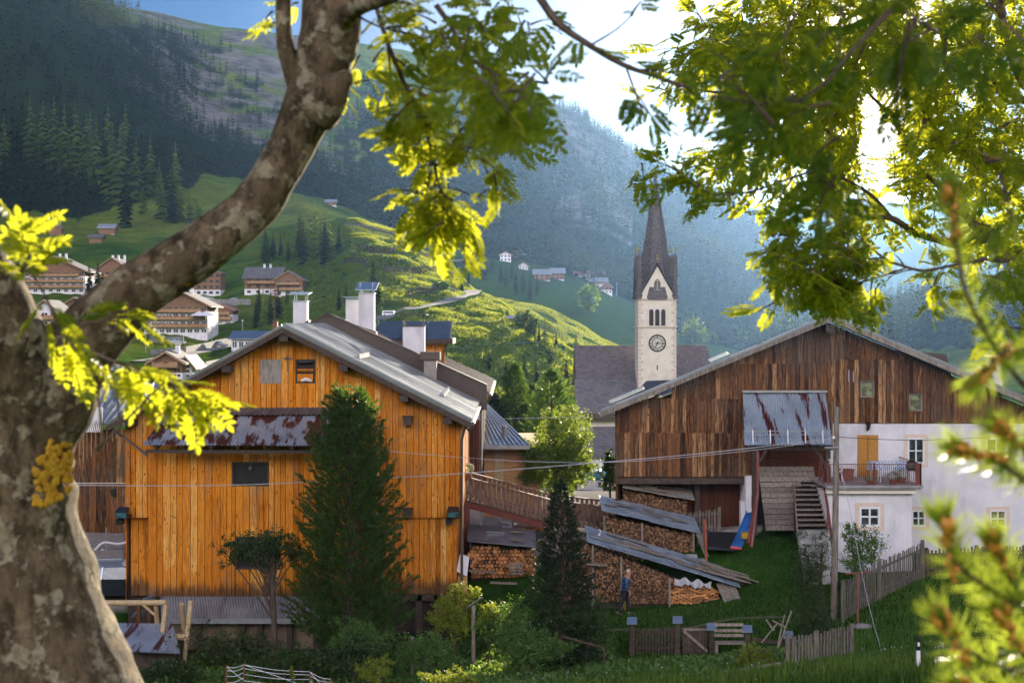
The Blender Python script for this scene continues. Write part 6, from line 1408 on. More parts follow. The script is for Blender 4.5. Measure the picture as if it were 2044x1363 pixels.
SLOPE_TREES = [  # px, base row, top row, kind (0 spruce, 1 stone pine / larch light, pale for lit tops in the left grove, 2 slim), label
    ('stone pines standing on the meadow edge at the left', [(60, 336, 197, 1), (85, 341, 207, 1), (108, 344, 200, 1), (128, 351, 214, 1), (150, 358, 210, 1), (172, 378, 232, 1), (192, 386, 237, 1), (206, 356, 254, 0), (225, 406, 250, 1), (240, 411, 257, 1), (258, 398, 260, 0), (272, 404, 277, 1), (250, 454, 322, 0), (300, 391, 274, 1), (318, 406, 322, 1), (350, 408, 290, 1), (322, 438, 344, 1), (343, 446, 330, 0), (358, 442, 362, 1), (380, 446, 377, 1), (396, 452, 380, 1), (286, 430, 370, 1), (140, 306, 217, 0), (180, 321, 224, 1), (215, 331, 210, 1), (250, 326, 212, 1), (30, 336, 214, 0), (8, 346, 232, 1)], 'stone pine or spruce in the grove on the left meadow edge'),
    ('conifers of the clump above the terraced slope', [(560, 512, 470, 0), (545, 520, 460, 0), (530, 525, 452, 0), (598, 515, 425, 0), (612, 520, 410, 1), (628, 500, 402, 1), (640, 520, 405, 1), (655, 525, 422, 1), (604, 530, 440, 0), (648, 530, 440, 0), (575, 525, 480, 0)], 'tall conifer in the clump on the middle slope'),
    ('conifers scattered along the avalanche fences', [(676, 505, 450, 0)], 'dark spruce standing alone just right of the tall clump'),
    ('conifers scattered along the avalanche fences', [(704, 518, 470, 1)], 'sunlit small conifer at the end of the second avalanche fence'),
    ('conifers near the hillside road', [(648, 588, 560, 2), (676, 620, 572, 0), (691, 610, 565, 0), (755, 605, 548, 0), (745, 620, 520, 0), (517, 640, 570, 0), (525, 650, 575, 2), (540, 648, 578, 0), (510, 655, 600, 0), (555, 640, 565, 0), (572, 612, 572, 1)], 'conifer beside the houses below the hillside road'),
    ('conifers around the hotels', [(195, 600, 520, 0), (205, 610, 540, 0), (225, 590, 535, 1), (262, 600, 560, 0), (178, 605, 525, 0), (240, 620, 560, 0), (590, 500, 490, 2)], 'conifer growing between the hotels on the left'),
    ('spruces behind the valley shoulder', [(1087, 698, 632, 1), (1076, 692, 645, 0), (1110, 700, 660, 0), (1150, 705, 662, 1), (1098, 735, 690, 0), (1047, 760, 705, 0), (1010, 770, 715, 0), (975, 745, 700, 0), (1070, 770, 712, 0), (1130, 760, 715, 0)], 'small conifer on the shoulder left of the church'),
    ('trees around the far hamlet', [(968, 560, 500, 0), (955, 548, 508, 0), (982, 545, 505, 0), (1010, 575, 530, 0), (1030, 590, 540, 0), (1045, 585, 535, 0), (1058, 600, 548, 0), (1022, 560, 515, 0), (1072, 590, 545, 0), (1000, 565, 525, 0), (824, 480, 440, 0), (838, 490, 430, 0), (815, 470, 438, 0), (850, 498, 450, 0), (922, 580, 545, 0), (935, 572, 540, 0)], 'dark tree beside the far hamlet'),
    ('spruces behind the farmhouse ridge', [(1556, 690, 612, 1), (1580, 690, 605, 1), (1566, 690, 625, 0)], 'spruce showing above the left side of the farmhouse roof'),
]
def slope_trees():
    protos = [make_tree_proto(15, 10, 1, FARTREE, wide=.17), make_tree_proto(13, 9, 2, LARCH_LIT, wide=.2, ragged=.45), make_tree_proto(14, 8, 3, LARCH_LIT, wide=.13)]
    first = [True] * 3; n = 0
    for grp, lst, lab in SLOPE_TREES:
        for (px, pb, pt, k) in lst:
            q = G(px, pb, 220); h = (pb - pt) * q.y / F; s = (h * random.uniform(.95, 1.15), h * random.uniform(.95, 1.15), h)
            o = protos[k] if first[k] else dup(protos[k], q)
            first[k] = False; o.location = q - Vector((0, 0, .3)); o.scale = s; o.rotation_euler = (0, 0, random.uniform(0, 6)); o['label'] = lab
            if len(lst) > 1 or lst is None: o['group'] = grp
            if 'group' in o.keys() and len(lst) == 1: del o['group']
    for i, pr in enumerate(protos):
        if first[i]: raise RuntimeError
    # the forest: nearest trees one by one, the mass beyond as one object
    N0 = 60000
    px = RNG.uniform(-260, 2320, N0); d = np.sqrt(RNG.uniform(560 ** 2, 2400 ** 2, N0)); ok = forest_mask(px, d)
    dens = np.clip(np.where(d < 1100, 1.0, .62), 0, 1) * (.75 + .25 * np.sin(px * .05 + d * .013))
    ok &= RNG.uniform(0, 1, N0) < dens * np.where((px > 395) & (px < 720) & (d > 1300), .4, 1)
    # scattered trees on the cliffs and high meadows
    px, d = px[ok], d[ok]; x = (px - CX) / F * d; z = tz_arr(x, d)
    # hidden ones are dropped: keep trees whose top clears the land in front
    top = HY - (z + 16 - CH) * F / d; keep = np.ones(len(px), bool)
    for kk in (.97, .94, .9, .85, .8, .72, .64, .55):
        zz = tz_arr(x * kk, d * kk); keep &= (HY - (zz - CH) * F / (d * kk)) > top - 1
    px, d, x, z, top = px[keep], d[keep], x[keep], z[keep], top[keep]
    h = RNG.uniform(13, 23, len(px)) * np.where(RNG.uniform(size=len(px)) < .15, .6, 1); show = h / d
    inside = (px > 0) & (px < 2044) & (top < 700); order = np.argsort(-(show * inside)); near = order[:130]; rest = order[130:]
    print('forest trees', len(px))
    pf = make_tree_proto(12, 8, 9, FARTREE, wide=.16)
    for j, i in enumerate(near):
        o = pf if j == 0 else dup(pf, (0, 0, 0)); o.location = (x[i], d[i], z[i] - .3); s = h[i]; o.scale = (s, s, s); o.rotation_euler = (0, 0, random.uniform(0, 6))
        o['label'] = 'dark conifer of the dense forest covering the valley sides'; o['group'] = 'conifers along the near edge of the forest'
    parts = []
    for v in range(4):
        sel = rest[v::4]; V0, F0 = conifer_proto(7, 6, 20 + v, wide=.17, ragged=.4); a = RNG.uniform(0, 6.28, len(sel)); s = h[sel]
        R = np.zeros((len(sel), 3, 3)); R[:, 0, 0] = np.cos(a) * s * 1.1; R[:, 0, 1] = -np.sin(a) * s * 1.1; R[:, 1, 0] = np.sin(a) * s * 1.1; R[:, 1, 1] = np.cos(a) * s * 1.1; R[:, 2, 2] = s
        parts.append(inst(V0, F0, R, np.stack([x[sel], d[sel], z[sel] - .3], 1)))
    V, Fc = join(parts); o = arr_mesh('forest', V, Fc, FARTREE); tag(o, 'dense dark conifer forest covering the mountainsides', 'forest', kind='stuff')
    # bushes and single trees sprinkled on the terraced hill
    pts = []
    for _ in range(420):
        qx = random.uniform(640, 1260); qy = random.uniform(470, 800); q = G(qx, qy, 240)
        if 240 < q.y < 620: pts.append((q.x, q.y, q.z))
    pts = np.array(pts); nn = len(pts); T = np.repeat(pts, 26, 0) + RNG.normal(size=(nn * 26, 3)) * np.repeat(RNG.uniform(.3, .9, nn), 26)[:, None] * np.array([1, 1, .5]); T[:, 2] += .3
    R = frames(rand_dirs(len(T)) + np.array([0, 0, .4]), rand_dirs(len(T)), RNG.uniform(.5, 1.1, len(T))); V, Fc = inst(LEAF, LEAFF, R, T)
    o = arr_mesh('hillside_scrub', V, Fc, LARCH_LIT); tag(o, 'low scrub tufts sprinkled over the terraced hillside', 'scrub', kind='stuff')
BUILDERS.append(slope_trees)
def hill_grass():
    n = 230000; px = RNG.uniform(540, 1330, n); d = np.sqrt(RNG.uniform(270 ** 2, 700 ** 2, n)); x = (px - CX) / F * d; z = tz_arr(x, d)
    b = np.array([mnoise.noise(Vector((a * .09, c * .05, 2))) for a, c in zip(x, d)]); k = b > -.22; x, d, z, b = x[k], d[k], z[k], b[k]
    D = np.stack([RNG.normal(0, .3, len(d)), RNG.normal(0, .3, len(d)), np.ones(len(d))], 1); V0 = NBL.copy(); V0[:, 0] *= 5.5
    V, Fc = inst(V0, NBF, frames(D, rand_dirs(len(d)), RNG.uniform(.4, .9, len(d)) * (1 + b)), np.stack([x, d, z - .05], 1)); o = arr_mesh('hillside_grass', V, Fc, MEADOWB); tag(o, 'tall grass on the terraced hillside glowing in low sun', 'grass', kind='stuff')
BUILDERS.append(hill_grass)

# ------------------------------------------------------------------ broadleaf trees and shrubs, mid distance
def leafy(name, label, cat, base, blobs, n, size, mat, trunk=(.08, None), grp=None, branches=14, mat2=None):
    """blobs: (centre, radii) world; trunk up to the blobs"""
    base = Vector(base); r = thing(name, label, cat, tuple(base), grp); n = n * 2 if base.y < 90 else n
    if base.y < 90:      # break the crown into uneven lobes
        B2 = []
        for c, rr in blobs:
            for _ in range(6):
                v = rand_dirs(1)[0] * random.uniform(.2, .85); k = random.uniform(.42, .8); B2.append((tuple(np.array(c) + v * np.array(rr)), tuple(np.array(rr) * k)))
        blobs = B2
    m = MB(); tot = sum(b[1][0] * b[1][1] * b[1][2] for b in blobs)
    cen = [Vector(b[0]) for b in blobs]; topc = max(cen, key=lambda c: c.z)
    m.tube([base - Vector((0, 0, .2)), base.lerp(topc, .5) + Vector((.05, 0, 0)), topc], [trunk[0], trunk[0] * .7, trunk[0] * .25], 7, sub=3)
    for _ in range(branches):
        c, rr = random.choice(blobs); e = Vector(c) + Vector((random.uniform(-1, 1) * rr[0], random.uniform(-1, 1) * rr[1], random.uniform(-.4, 1) * rr[2])) * .8
        s = base.lerp(topc, random.uniform(.35, .8)); m.tube([s, s.lerp(e, .5) + Vector((0, 0, .1)), e], [trunk[0] * .35, trunk[0] * .2, .008], 5, sub=2)
    m.build('trunk', TRUNKM, r)
    parts = []
    for c, rr in blobs:
        k = int(n * (rr[0] * rr[1] * rr[2]) / tot) + 20
        # clumps of leaves with gaps between
        nc = max(6, k // 28); dd = rand_dirs(nc); cc = np.array(c) + dd * (RNG.uniform(.1, 1.45, (nc, 1)) ** .6) * np.array(rr)
        T = np.repeat(cc, 28, 0) + RNG.normal(size=(nc * 28, 3)) * (min(rr) * .15 * RNG.uniform(.5, 1.6, (nc, 1)).repeat(28, 0))
        R = frames(rand_dirs(len(T)) + np.array([0, 0, .15]), rand_dirs(len(T)), size * RNG.uniform(.6, 1.3, len(T))); parts.append(inst(LEAF, LEAFF, R, T))
    V, Fc = join(parts); arr_mesh('foliage', V, Fc, mat, r)
    return r
def B3(px, py, d, rx, ry, dy=None):   # blob from photo centre and pixel radii
    s = d / F; return (tuple(P(px, py, d)), (rx * s, (dy or rx) * s, ry * s))
def mid_plants():
    d = 72; q = GD(1112, d)
    leafy('ash_tree', 'bright green leafy tree glowing in sunlight between the two barns', 'tree', q, [B3(1112, 872, d, 62, 50), B3(1110, 920, d, 76, 42), B3(1072, 905, d, 40, 34), B3(1150, 935, d, 40, 36), B3(1110, 838, d, 30, 22), B3(1060, 945, d, 30, 26), B3(1120, 965, d, 60, 26)], 9000, .13, LEAFA, (.16,))
    leafy('ash_tree', 'dark green young tree at the left corner of the farmhouse', 'tree', GD(1218, 66), [B3(1218, 925, 66, 20, 26), B3(1214, 955, 66, 18, 26)], 1500, .1, LEAFD, (.06,))
    # round tree and bushes on far valley hill
    for (px, py, rx, ry, lab) in ((1174, 594, 16, 24, 'round dark tree alone on the meadow below the hamlet'), (1370, 640, 14, 20, 'sunlit broadleaf tree just right of the belfry'), (1385, 668, 20, 18, 'low sunlit trees behind the church roof'), (1412, 672, 16, 12, 'small bush right of the low sunlit trees behind the nave'), (1478, 672, 9, 12, 'small pale tree left of the farmhouse roof'), (1290, 640, 14, 16, 'broadleaf tree hidden half behind the clock tower'),
                                  (1046, 640, 14, 18, 'sunlit birch beside the small hut on the shoulder'), (1062, 655, 10, 16, 'second sunlit birch below the small hut'), (880, 572, 12, 9, 'bush above the bend of the hillside road'), (1350, 625, 10, 12, 'small bush at the right edge of the belfry')):
        q = G(px, py + ry, 250); dd = q.y; leafy('broadleaf_tree', lab, 'tree', q, [(tuple(P(px, py, dd)), (rx * dd / F, rx * dd / F, ry * dd / F))], 1100, dd * .0022, LARCH_LIT if 'sun' in lab else LEAFG, (dd * .0012,), branches=4)
    # apple tree in front of the barn
    d = 49; leafy('apple_tree', 'small scruffy apple tree with a bare lower trunk in front of the orange barn', 'tree', GD(549, d), [B3(500, 1095, d, 55, 36), B3(545, 1075, d, 40, 34), B3(470, 1100, d, 36, 26), B3(545, 1120, d, 34, 30), B3(580, 1098, d, 26, 26)], 3600, .07, LEAFD, (.13,), branches=22)
    for px, top in ((488, 1030), (534, 1012), (510, 1040)): m = MB()
    d = 50; leafy('columnar_shrub', 'tall dark columnar shrub beside the utility pole', 'shrub', GD(1625, d), [B3(1622, 1120, d, 34, 60), B3(1620, 1190, d, 42, 70), B3(1625, 1255, d, 46, 50)], 8000, .055, LEAFD, (.08,), branches=20)
    d = 54.5; leafy('garden_shrub', 'loose dark shrub below the white annexe window', 'shrub', GD(1712, d), [B3(1715, 1105, d, 40, 36), B3(1700, 1070, d, 24, 34), B3(1735, 1085, d, 26, 30), B3(1720, 1140, d, 36, 20)], 2600, .07, LEAFG, (.05,), branches=20)
    d = 49.5; leafy('lilac_bush', 'yellow green bush catching sunlight at the right foot of the orange barn', 'shrub', GD(905, d), [B3(900, 1205, d, 40, 34), B3(925, 1190, d, 34, 26), B3(890, 1240, d, 36, 30), B3(918, 1240, d, 32, 30)], 3400, .075, LEAFY, (.05,), branches=20)
    leafy('garden_shrub', 'small sunlit shrub right of the slanted tin board', 'shrub', GD(972, 48.5), [B3(975, 1222, 48.5, 22, 24), B3(968, 1240, 48.5, 22, 22)], 1000, .06, LEAFY, (.03,))
    d = 46; leafy('goldenrod', 'feathery yellow green goldenrod clump in front of the garden bench', 'plant', GD(1498, d), [B3(1490, 1305, d, 30, 26), B3(1530, 1312, d, 28, 20), B3(1505, 1325, d, 44, 24)], 3600, .05, LEAFY, (.02,), branches=24)
    d = 44.5; leafy('garden_shrub', 'sunlit shrub at the bottom edge below the big stone pine', 'shrub', GD(745, d), [B3(740, 1345, d, 36, 26), B3(765, 1335, d, 20, 30)], 1500, .06, LEAFY, (.03,))
    for i, (px, py, rx, ry, dd) in enumerate(((460, 1285, 90, 40, 49), (340, 1335, 70, 30, 46), (580, 1320, 80, 36, 46.5), (720, 1270, 60, 40, 47), (1010, 1240, 50, 46, 48.5), (860, 1300, 60, 36, 46.5), (1060, 1290, 70, 34, 47), (1165, 1240, 46, 40, 48.5), (700, 1310, 60, 26, 46))):
        leafy('garden_shrub', ('dark shrub before the tan lean-to wall', 'dark shrub at the foot of the swing frame ladder', 'dark shrub behind the wire enclosure', 'greyish shrub at the foot of the big stone pine', 'tall weedy shrub left of the small spruce', 'shrub beside the short grey stake', 'weedy shrub in front of the small spruce', 'shrub between the small spruce and the garden fence', 'low shrub below the big stone pine')[i], 'shrub', GD(px, dd), [B3(px, py, dd, rx, ry, 50), B3(px + rx * .4, py + ry * .3, dd, rx * .6, ry * .6, 40), B3(px - rx * .5, py + ry * .2, dd, rx * .6, ry * .7, 40)], 3600, .065, LEAFG if i in (3, 4, 5, 6) else LEAFD, (.03,), branches=16)
    d = 45; leafy('cow_parsley', 'blurred pale yellow flowering weed at the bottom edge left of centre', 'plant', GD(890, 42), [B3(870, 1352, 42, 30, 16), B3(915, 1345, 42, 24, 18), B3(940, 1358, 42, 24, 10)], 900, .05, LEAFY, (.02,))
    leafy('tall_weed', 'single upright yellow weed stem rising from the wire enclosure', 'plant', GD(582, 43.5), [B3(582, 1345, 43.5, 5, 18)], 90, .05, LEAFY, (.012,), branches=3)
BUILDERS.append(mid_plants)

# ------------------------------------------------------------------ near conifers with needle tufts
NBL = np.array([[-.07, 0, 0], [.07, 0, 0], [0, 1, 0]], float); NBF = np.array([[0, 1, 2]])
def tuft_tree(name, label, base, h, rad, nb, mat, prof, up, tufts, blade, bw=1.0, seed=1, spread=.8, grp=None):
    """boughs in spirals; tufts of needle blades along their outer part"""
    r = np.random.default_rng(seed); base = Vector(base); root = thing(name, label, 'conifer', tuple(base), grp); m = MB()
    m.tube([base - Vector((0, 0, .3)), base + Vector((.05, 0, h * .5)), base + Vector((0, 0, h * .98))], [h * .018 + .04, h * .012, .012], 8); T = []; D = []
    for i in range(nb):
        u = (i + r.uniform(0, 1)) / nb; z = h * (.03 + .95 * u); L = rad * prof(u) * r.uniform(.78, 1.12); a = i * 2.39996 + r.uniform(-.4, .4)
        dr = np.array([math.cos(a), math.sin(a), 0]); rise = up(u); s = np.array(base) + [0, 0, z]; pts = []
        for k in range(5):
            t = k / 4; pts.append(s + dr * L * t + np.array([0, 0, 1]) * L * (rise * t + (.25 if rise > 0 else -.05) * t * t))
        if i % 2 == 0: m.tube([Vector(p) for p in pts], [.02 + .01 * (1 - u), .016, .012, .008, .004], 4, cap=False)
        nt_ = max(2, int(tufts * (L / rad) + 1))
        for k in range(nt_):
            t = 1 - (k / nt_) ** 1.0 * .72; j = min(3, int(t * 4)); f = t * 4 - j; p = pts[j] * (1 - f) + pts[min(4, j + 1)] * f
            side = np.cross(dr, [0, 0, 1]) * r.uniform(-1, 1) * L * spread * (1.08 - t) * .8; p = p + side + np.array([0, 0, r.uniform(-.03, .12) * (1 if rise > 0 else .3)])
            dd = dr * .7 + side / (np.linalg.norm(side) + .3) * .6 + np.array([0, 0, (.55 if rise > 0 else -.1)]); T.append(p); D.append(dd / np.linalg.norm(dd))
    # leader
    for k in range(10): T.append(np.array(base) + [r.uniform(-.04, .04), r.uniform(-.04, .04), h * (.93 + .008 * k)]); D.append(np.array([0, 0, 1.]))
    m.build('trunk', TRUNKM, root)
    T = np.array(T); D = np.array(D); K = 24; TT = np.repeat(T, K, 0); DD = np.repeat(D, K, 0) * .75 + rand_dirs(len(T) * K) * .62
    TT = TT + np.repeat(D, K, 0) * RNG.uniform(-.5, .6, (len(TT), 1)) * blade; n = len(TT)
    V0 = NBL.copy(); V0[:, 0] *= bw; V, Fc = inst(V0, NBF, frames(DD, rand_dirs(n), blade * RNG.uniform(.7, 1.25, n)), TT); arr_mesh('needles', V, Fc, mat, root)
    return root
def near_conifers():
    q = GD(698, 49.5); tuft_tree('stone_pine', 'big bushy dark stone pine standing in front of the orange barn', q, Z(798, 49.5) - q.z, 2.3, 560, NEEDLE, lambda u: min(1, (1.05 - u) ** .58 * (.9 + .4 * min(u, .25))), lambda u: .35 + .8 * u, 14, .15, 1.35, 3, .62)
    q = GD(1120, 49); tuft_tree('young_spruce', 'slender dark young spruce standing in the garden before the footbridge', q, Z(962, 49) - q.z, 1.55, 300, SPRUCE, lambda u: (1 - u) ** .75 + .03, lambda u: -.08 + .3 * u, 11, .13, 1.1, 5, .9)
    for i, (px, top, bot, d, rad) in enumerate(((1028, 728, 870, 100, 2.2), (1100, 740, 880, 95, 2.8), (1062, 775, 880, 104, 1.7), (985, 790, 900, 98, 2.0))):
        z = Z(bot, d) - 2; tuft_tree('spruce', ('sunlit spruce rising just right of the chalet roof', 'broad spruce rising behind the bright leafy tree', 'small spruce between the two taller spruces behind the garage', 'dark low spruce behind the garage roof')[i], (X(px, d), d, z), Z(top, d) - z, rad, 170, NEEDLE if i < 2 else SPRUCE, lambda u: (1 - u) ** .85 + .03, lambda u: -.1 + .5 * u, 8, .28, 1.3, 8 + i, .9)
BUILDERS.append(near_conifers)

# ------------------------------------------------------------------ grass and garden growth
def ground_cover():
    def scatter(n, pxr, dr, fn=None):
        px = RNG.uniform(*pxr, n); d = RNG.uniform(*dr, n); x = (px - CX) / F * d
        if fn is not None: k = fn(px, d); px, d, x = px[k], d[k], x[k]
        return px, d, np.stack([x, d, tz_arr(x, d)], 1)
    px, d, T = scatter(120000, (1180, 2250), (41.5, 59.5), lambda p, q: ~((p > 1400) & (q > 59)) & ~((p > 1640) & (q > 56.8)) & ~((p < 1440) & (q > 55.6)) & ~((p > 1500) & (p < 1640) & (q > 58.4)))
    h = np.where(d < 46.5, RNG.uniform(.12, .42, len(d)), RNG.uniform(.05, .2, len(d))) * np.where((px < 1640) & (d > 47), .7, 1)
    D = np.stack([RNG.normal(0, .3, len(d)), RNG.normal(0, .3, len(d)), np.ones(len(d))], 1); V0 = NBL.copy(); V0[:, 0] *= 1.4
    V, Fc = inst(V0, NBF, frames(D, rand_dirs(len(d)), h), T); o = arr_mesh('grass', V, Fc, GRASSB); tag(o, 'short meadow grass around the fences and below the farmhouse', 'grass', kind='stuff')
    px, d, T = scatter(80000, (150, 1640), (42, 52.5), lambda p, q: ~((p < 700) & (q > 51.2)) & ~((p > 1230) & (q > 49.0)))
    b = np.array([mnoise.noise(Vector((a * .9, c * .9, 0))) for a, c in T[:, :2]]) * .5 + .5
    hh = .10 + .75 * b ** 2 * np.clip((50 - d) / 5, .35, 1); hh = np.where(px > 1200, hh * .6, hh); T[:, 2] += RNG.uniform(0, 1, len(d)) * hh
    D = rand_dirs(len(d)) + np.array([0, 0, .9]); V, Fc = inst(LEAF, LEAFF, frames(D, rand_dirs(len(d)), RNG.uniform(.07, .19, len(d))), T); o = arr_mesh('garden_growth', V, Fc, LEAFG); tag(o, 'tangle of garden vegetables and weeds filling the foreground', 'garden plants', kind='stuff')
    px, d, T = scatter(9000, (560, 2200), (41.8, 44.5)); D = np.stack([RNG.normal(0, .25, len(d)), RNG.normal(0, .25, len(d)), np.ones(len(d))], 1)
    V, Fc = inst(V0 * np.array([.7, 1, 1]), NBF, frames(D, rand_dirs(len(d)), RNG.uniform(.3, .7, len(d))), T); o = arr_mesh('tall_grass', V, Fc, LEAFA); tag(o, 'tall seeding grass along the bottom edge of the meadow', 'grass', kind='stuff')
    # small blossoms
    px, d, T = scatter(420, (640, 2000), (42, 47)); T[:, 2] += .35; V, Fc = inst(LEAF, LEAFF, frames(rand_dirs(len(d)), rand_dirs(len(d)), RNG.uniform(.04, .08, len(d))), T); o = arr_mesh('wild_flowers', V, Fc, FLOW); tag(o, 'tiny pale wild flowers dotted through the foreground growth', 'flowers', kind='stuff')
    m = MB(); pts = [P(1180, 1222, 55.2), P(1300, 1228, 54.4), P(1440, 1222, 54.6), P(1560, 1208, 55)]
    m2 = [Vector((q.x, q.y, tz(q.x, q.y) + .02)) for q in [GD(1150 + 20 * i, 52.9 + .25 * math.sin(i * .5)) for i in range(22)]]
    for a, b in zip(m2[:-1], m2[1:]): m.slab([a, b, b + Vector((0, .25, .01)), a + Vector((0, .25, .01))], (0, 0, .01))
    o = m.build('footpath', nmat('worn_path', (.12, .10, .06), (.16, .14, .09), 3)); tag(o, 'narrow worn path across the lawn', kind='structure')
BUILDERS.append(ground_cover)
# ------------------------------------------------------------------ village houses on the slopes
HROOF = nmat('slate_far', (.10, .10, .11), (.15, .145, .15), .6, rough=.7); HROOFB = nmat('tin_far', (.30, .35, .40), (.38, .42, .46), .6, rough=.45, metal=.4); HRED = nmat('red_tin', (.30, .12, .12), (.36, .16, .15), .6)
HWOOD = nmat('chalet_wood', (.16, .085, .045), (.24, .13, .07), 1.2, (3, 3, 1), island=.15); HWOODL = nmat('balcony_wood', (.30, .18, .09), (.38, .24, .13), 1.2, island=.15); HDARKW = nmat('barn_wood', (.05, .03, .02), (.09, .05, .035), 1)
HGLASS = glass('far_glass', (.03, .035, .045))
def chalet(name, label, cat, px0, px1, base, eave, ridge, d=None, dep=9, floors=3, wood=1, balc=2, roofm=None, wallm=None, rot=0, wins=5, chims=1, grp=None, ridge_px=None, over=.8, sideroof=False):
    """gabled house: facade spans px0..px1, photo rows give base, eaves, ridge"""
    cpx = (px0 + px1) / 2
    if d is None: d = G(cpx, base, 220).y
    s = d / F; W = (px1 - px0) * s; hE = (base - eave) * s; hR = (base - ridge) * s; q = Vector((X(cpx, d), d, Z(base, d)))
    root = thing(name, label, cat, (0, 0, 0), grp); roofm = roofm or HROOF; wallm = wallm or PLAST
    fl = hE / floors; hw = fl * (floors - wood); rx = 0 if ridge_px is None else (ridge_px - cpx) * s
    m = MB(); m.box(-W / 2, W / 2, 0, dep, -3.5, hw if wood else hE); m.build('wall', wallm, root)
    if sideroof:      # ridge runs across the picture
        if wood: m = MB(); m.box(-W / 2, W / 2, 0, dep, hw, hE); m.prism([(-W / 2, 0, hE), (-W / 2, dep, hE), (-W / 2, dep / 2, hR - .2)], (W, 0, 0)); m.build('upper_wall', HWOOD, root)
        m = MB(); o = over; yy = dep / 2; m.slab([(-W / 2 - o, -o, hE - .2), (W / 2 + o, -o, hE - .2), (W / 2 + o, yy, hR), (-W / 2 - o, yy, hR)], (0, 0, .22)); m.slab([(-W / 2 - o, yy, hR), (W / 2 + o, yy, hR), (W / 2 + o, dep + o, hE - .2), (-W / 2 - o, dep + o, hE - .2)], (0, 0, .22)); m.build('roof', roofm, root)
    else:
        k = (hR - hE) / (W / 2 - 0)
        gm = MB(); gm.prism([(-W / 2 + .03, .03, hw if wood else hE), (W / 2 - .03, .03, hw if wood else hE), (W / 2 - .03, .03, hE), (rx, .03, hR - .15), (-W / 2 + .03, .03, hE)], (0, dep - .06, 0)); gm.build('upper_wall', HWOOD if wood else wallm, root)
        m = MB(); o = over
        for sx in (-1, 1):
            ex_ = sx * (W / 2 + o); kk = (hR - hE) / abs(sx * W / 2 - rx); ez_ = hE - kk * o
            m.slab([(rx, -o, hR), (ex_, -o, ez_), (ex_, dep + .5, ez_), (rx, dep + .5, hR)], (0, 0, .25))
        rf = m.build('roof', roofm, root)
        m = MB()
        for sx in (-1, 1):
            ex_ = sx * (W / 2 + o); kk = (hR - hE) / abs(sx * W / 2 - rx); ez_ = hE - kk * o; m.slab([(rx, -o - .08, hR + .2), (ex_, -o - .08, ez_ + .2), (ex_, -o - .08, ez_ - .15), (rx, -o - .08, hR - .15)], (0, .08, 0))
        sub(m.build('verge', HWOODL), rf)
    for f in range(floors):
        zz = fl * f + fl * .30
        for i in range(wins):
            xx = -W / 2 + W * (i + .5) / wins; ww = min(.65, W / wins * .32); m = MB(); m.box(xx - ww, xx + ww, -.05, .02, zz, zz + fl * .45); w = m.build('window', HGLASS, root)
            if d < 500: m = MB(); m.box(xx - ww - .1, xx - ww, -.09, -.02, zz - .1, zz + fl * .45 + .1); m.box(xx + ww, xx + ww + .1, -.09, -.02, zz - .1, zz + fl * .45 + .1); m.box(xx - ww, xx + ww, -.09, -.02, zz + fl * .45, zz + fl * .45 + .1); m.box(xx - .05, xx + .05, -.08, -.051, zz, zz + fl * .45); sub(m.build('frame', WHITE if f < floors - wood else HWOODL), w)
    for b in range(balc):
        zz = fl * (floors - 1 - b) - .05
        if zz < 1: continue
        w0 = W / 2 * (.98 if b else .8); m = MB(); m.box(-w0, w0, -1.3, 0, zz, zz + .15); m.box(-w0, w0, -1.36, -1.3, zz + .1, zz + 1.0); m.box(-w0, -w0 + .06, -1.3, 0, zz + .1, zz + 1.0); m.box(w0 - .06, w0, -1.3, 0, zz + .1, zz + 1.0); bl = m.build('balcony', HWOODL, root)
        m = MB()
        for i in range(int(w0 * 1.2)): xx = -w0 + .8 + i * 1.6; m.ball((xx, -1.42, zz + 1.0), (.5, .14, .18), 6, 4)
        sub(m.build('flower_trough', nmat('red_flowers', (.30, .05, .05), (.10, .14, .03), 3)), bl)
    for c in range(chims):
        xx = rx + (c - (chims - 1) / 2) * 2.2 + .8; m = MB(); y_ = dep * .45; m.box(xx - .35, xx + .35, y_, y_ + .7, hR - 1.5, hR + 1.1); m.box(xx - .45, xx + .45, y_ - .1, y_ + .8, hR + 1.25, hR + 1.35); m.build('chimney', PLAST, root)
    root.location = q; root.rotation_euler = (0, 0, math.radians(rot))
    return root
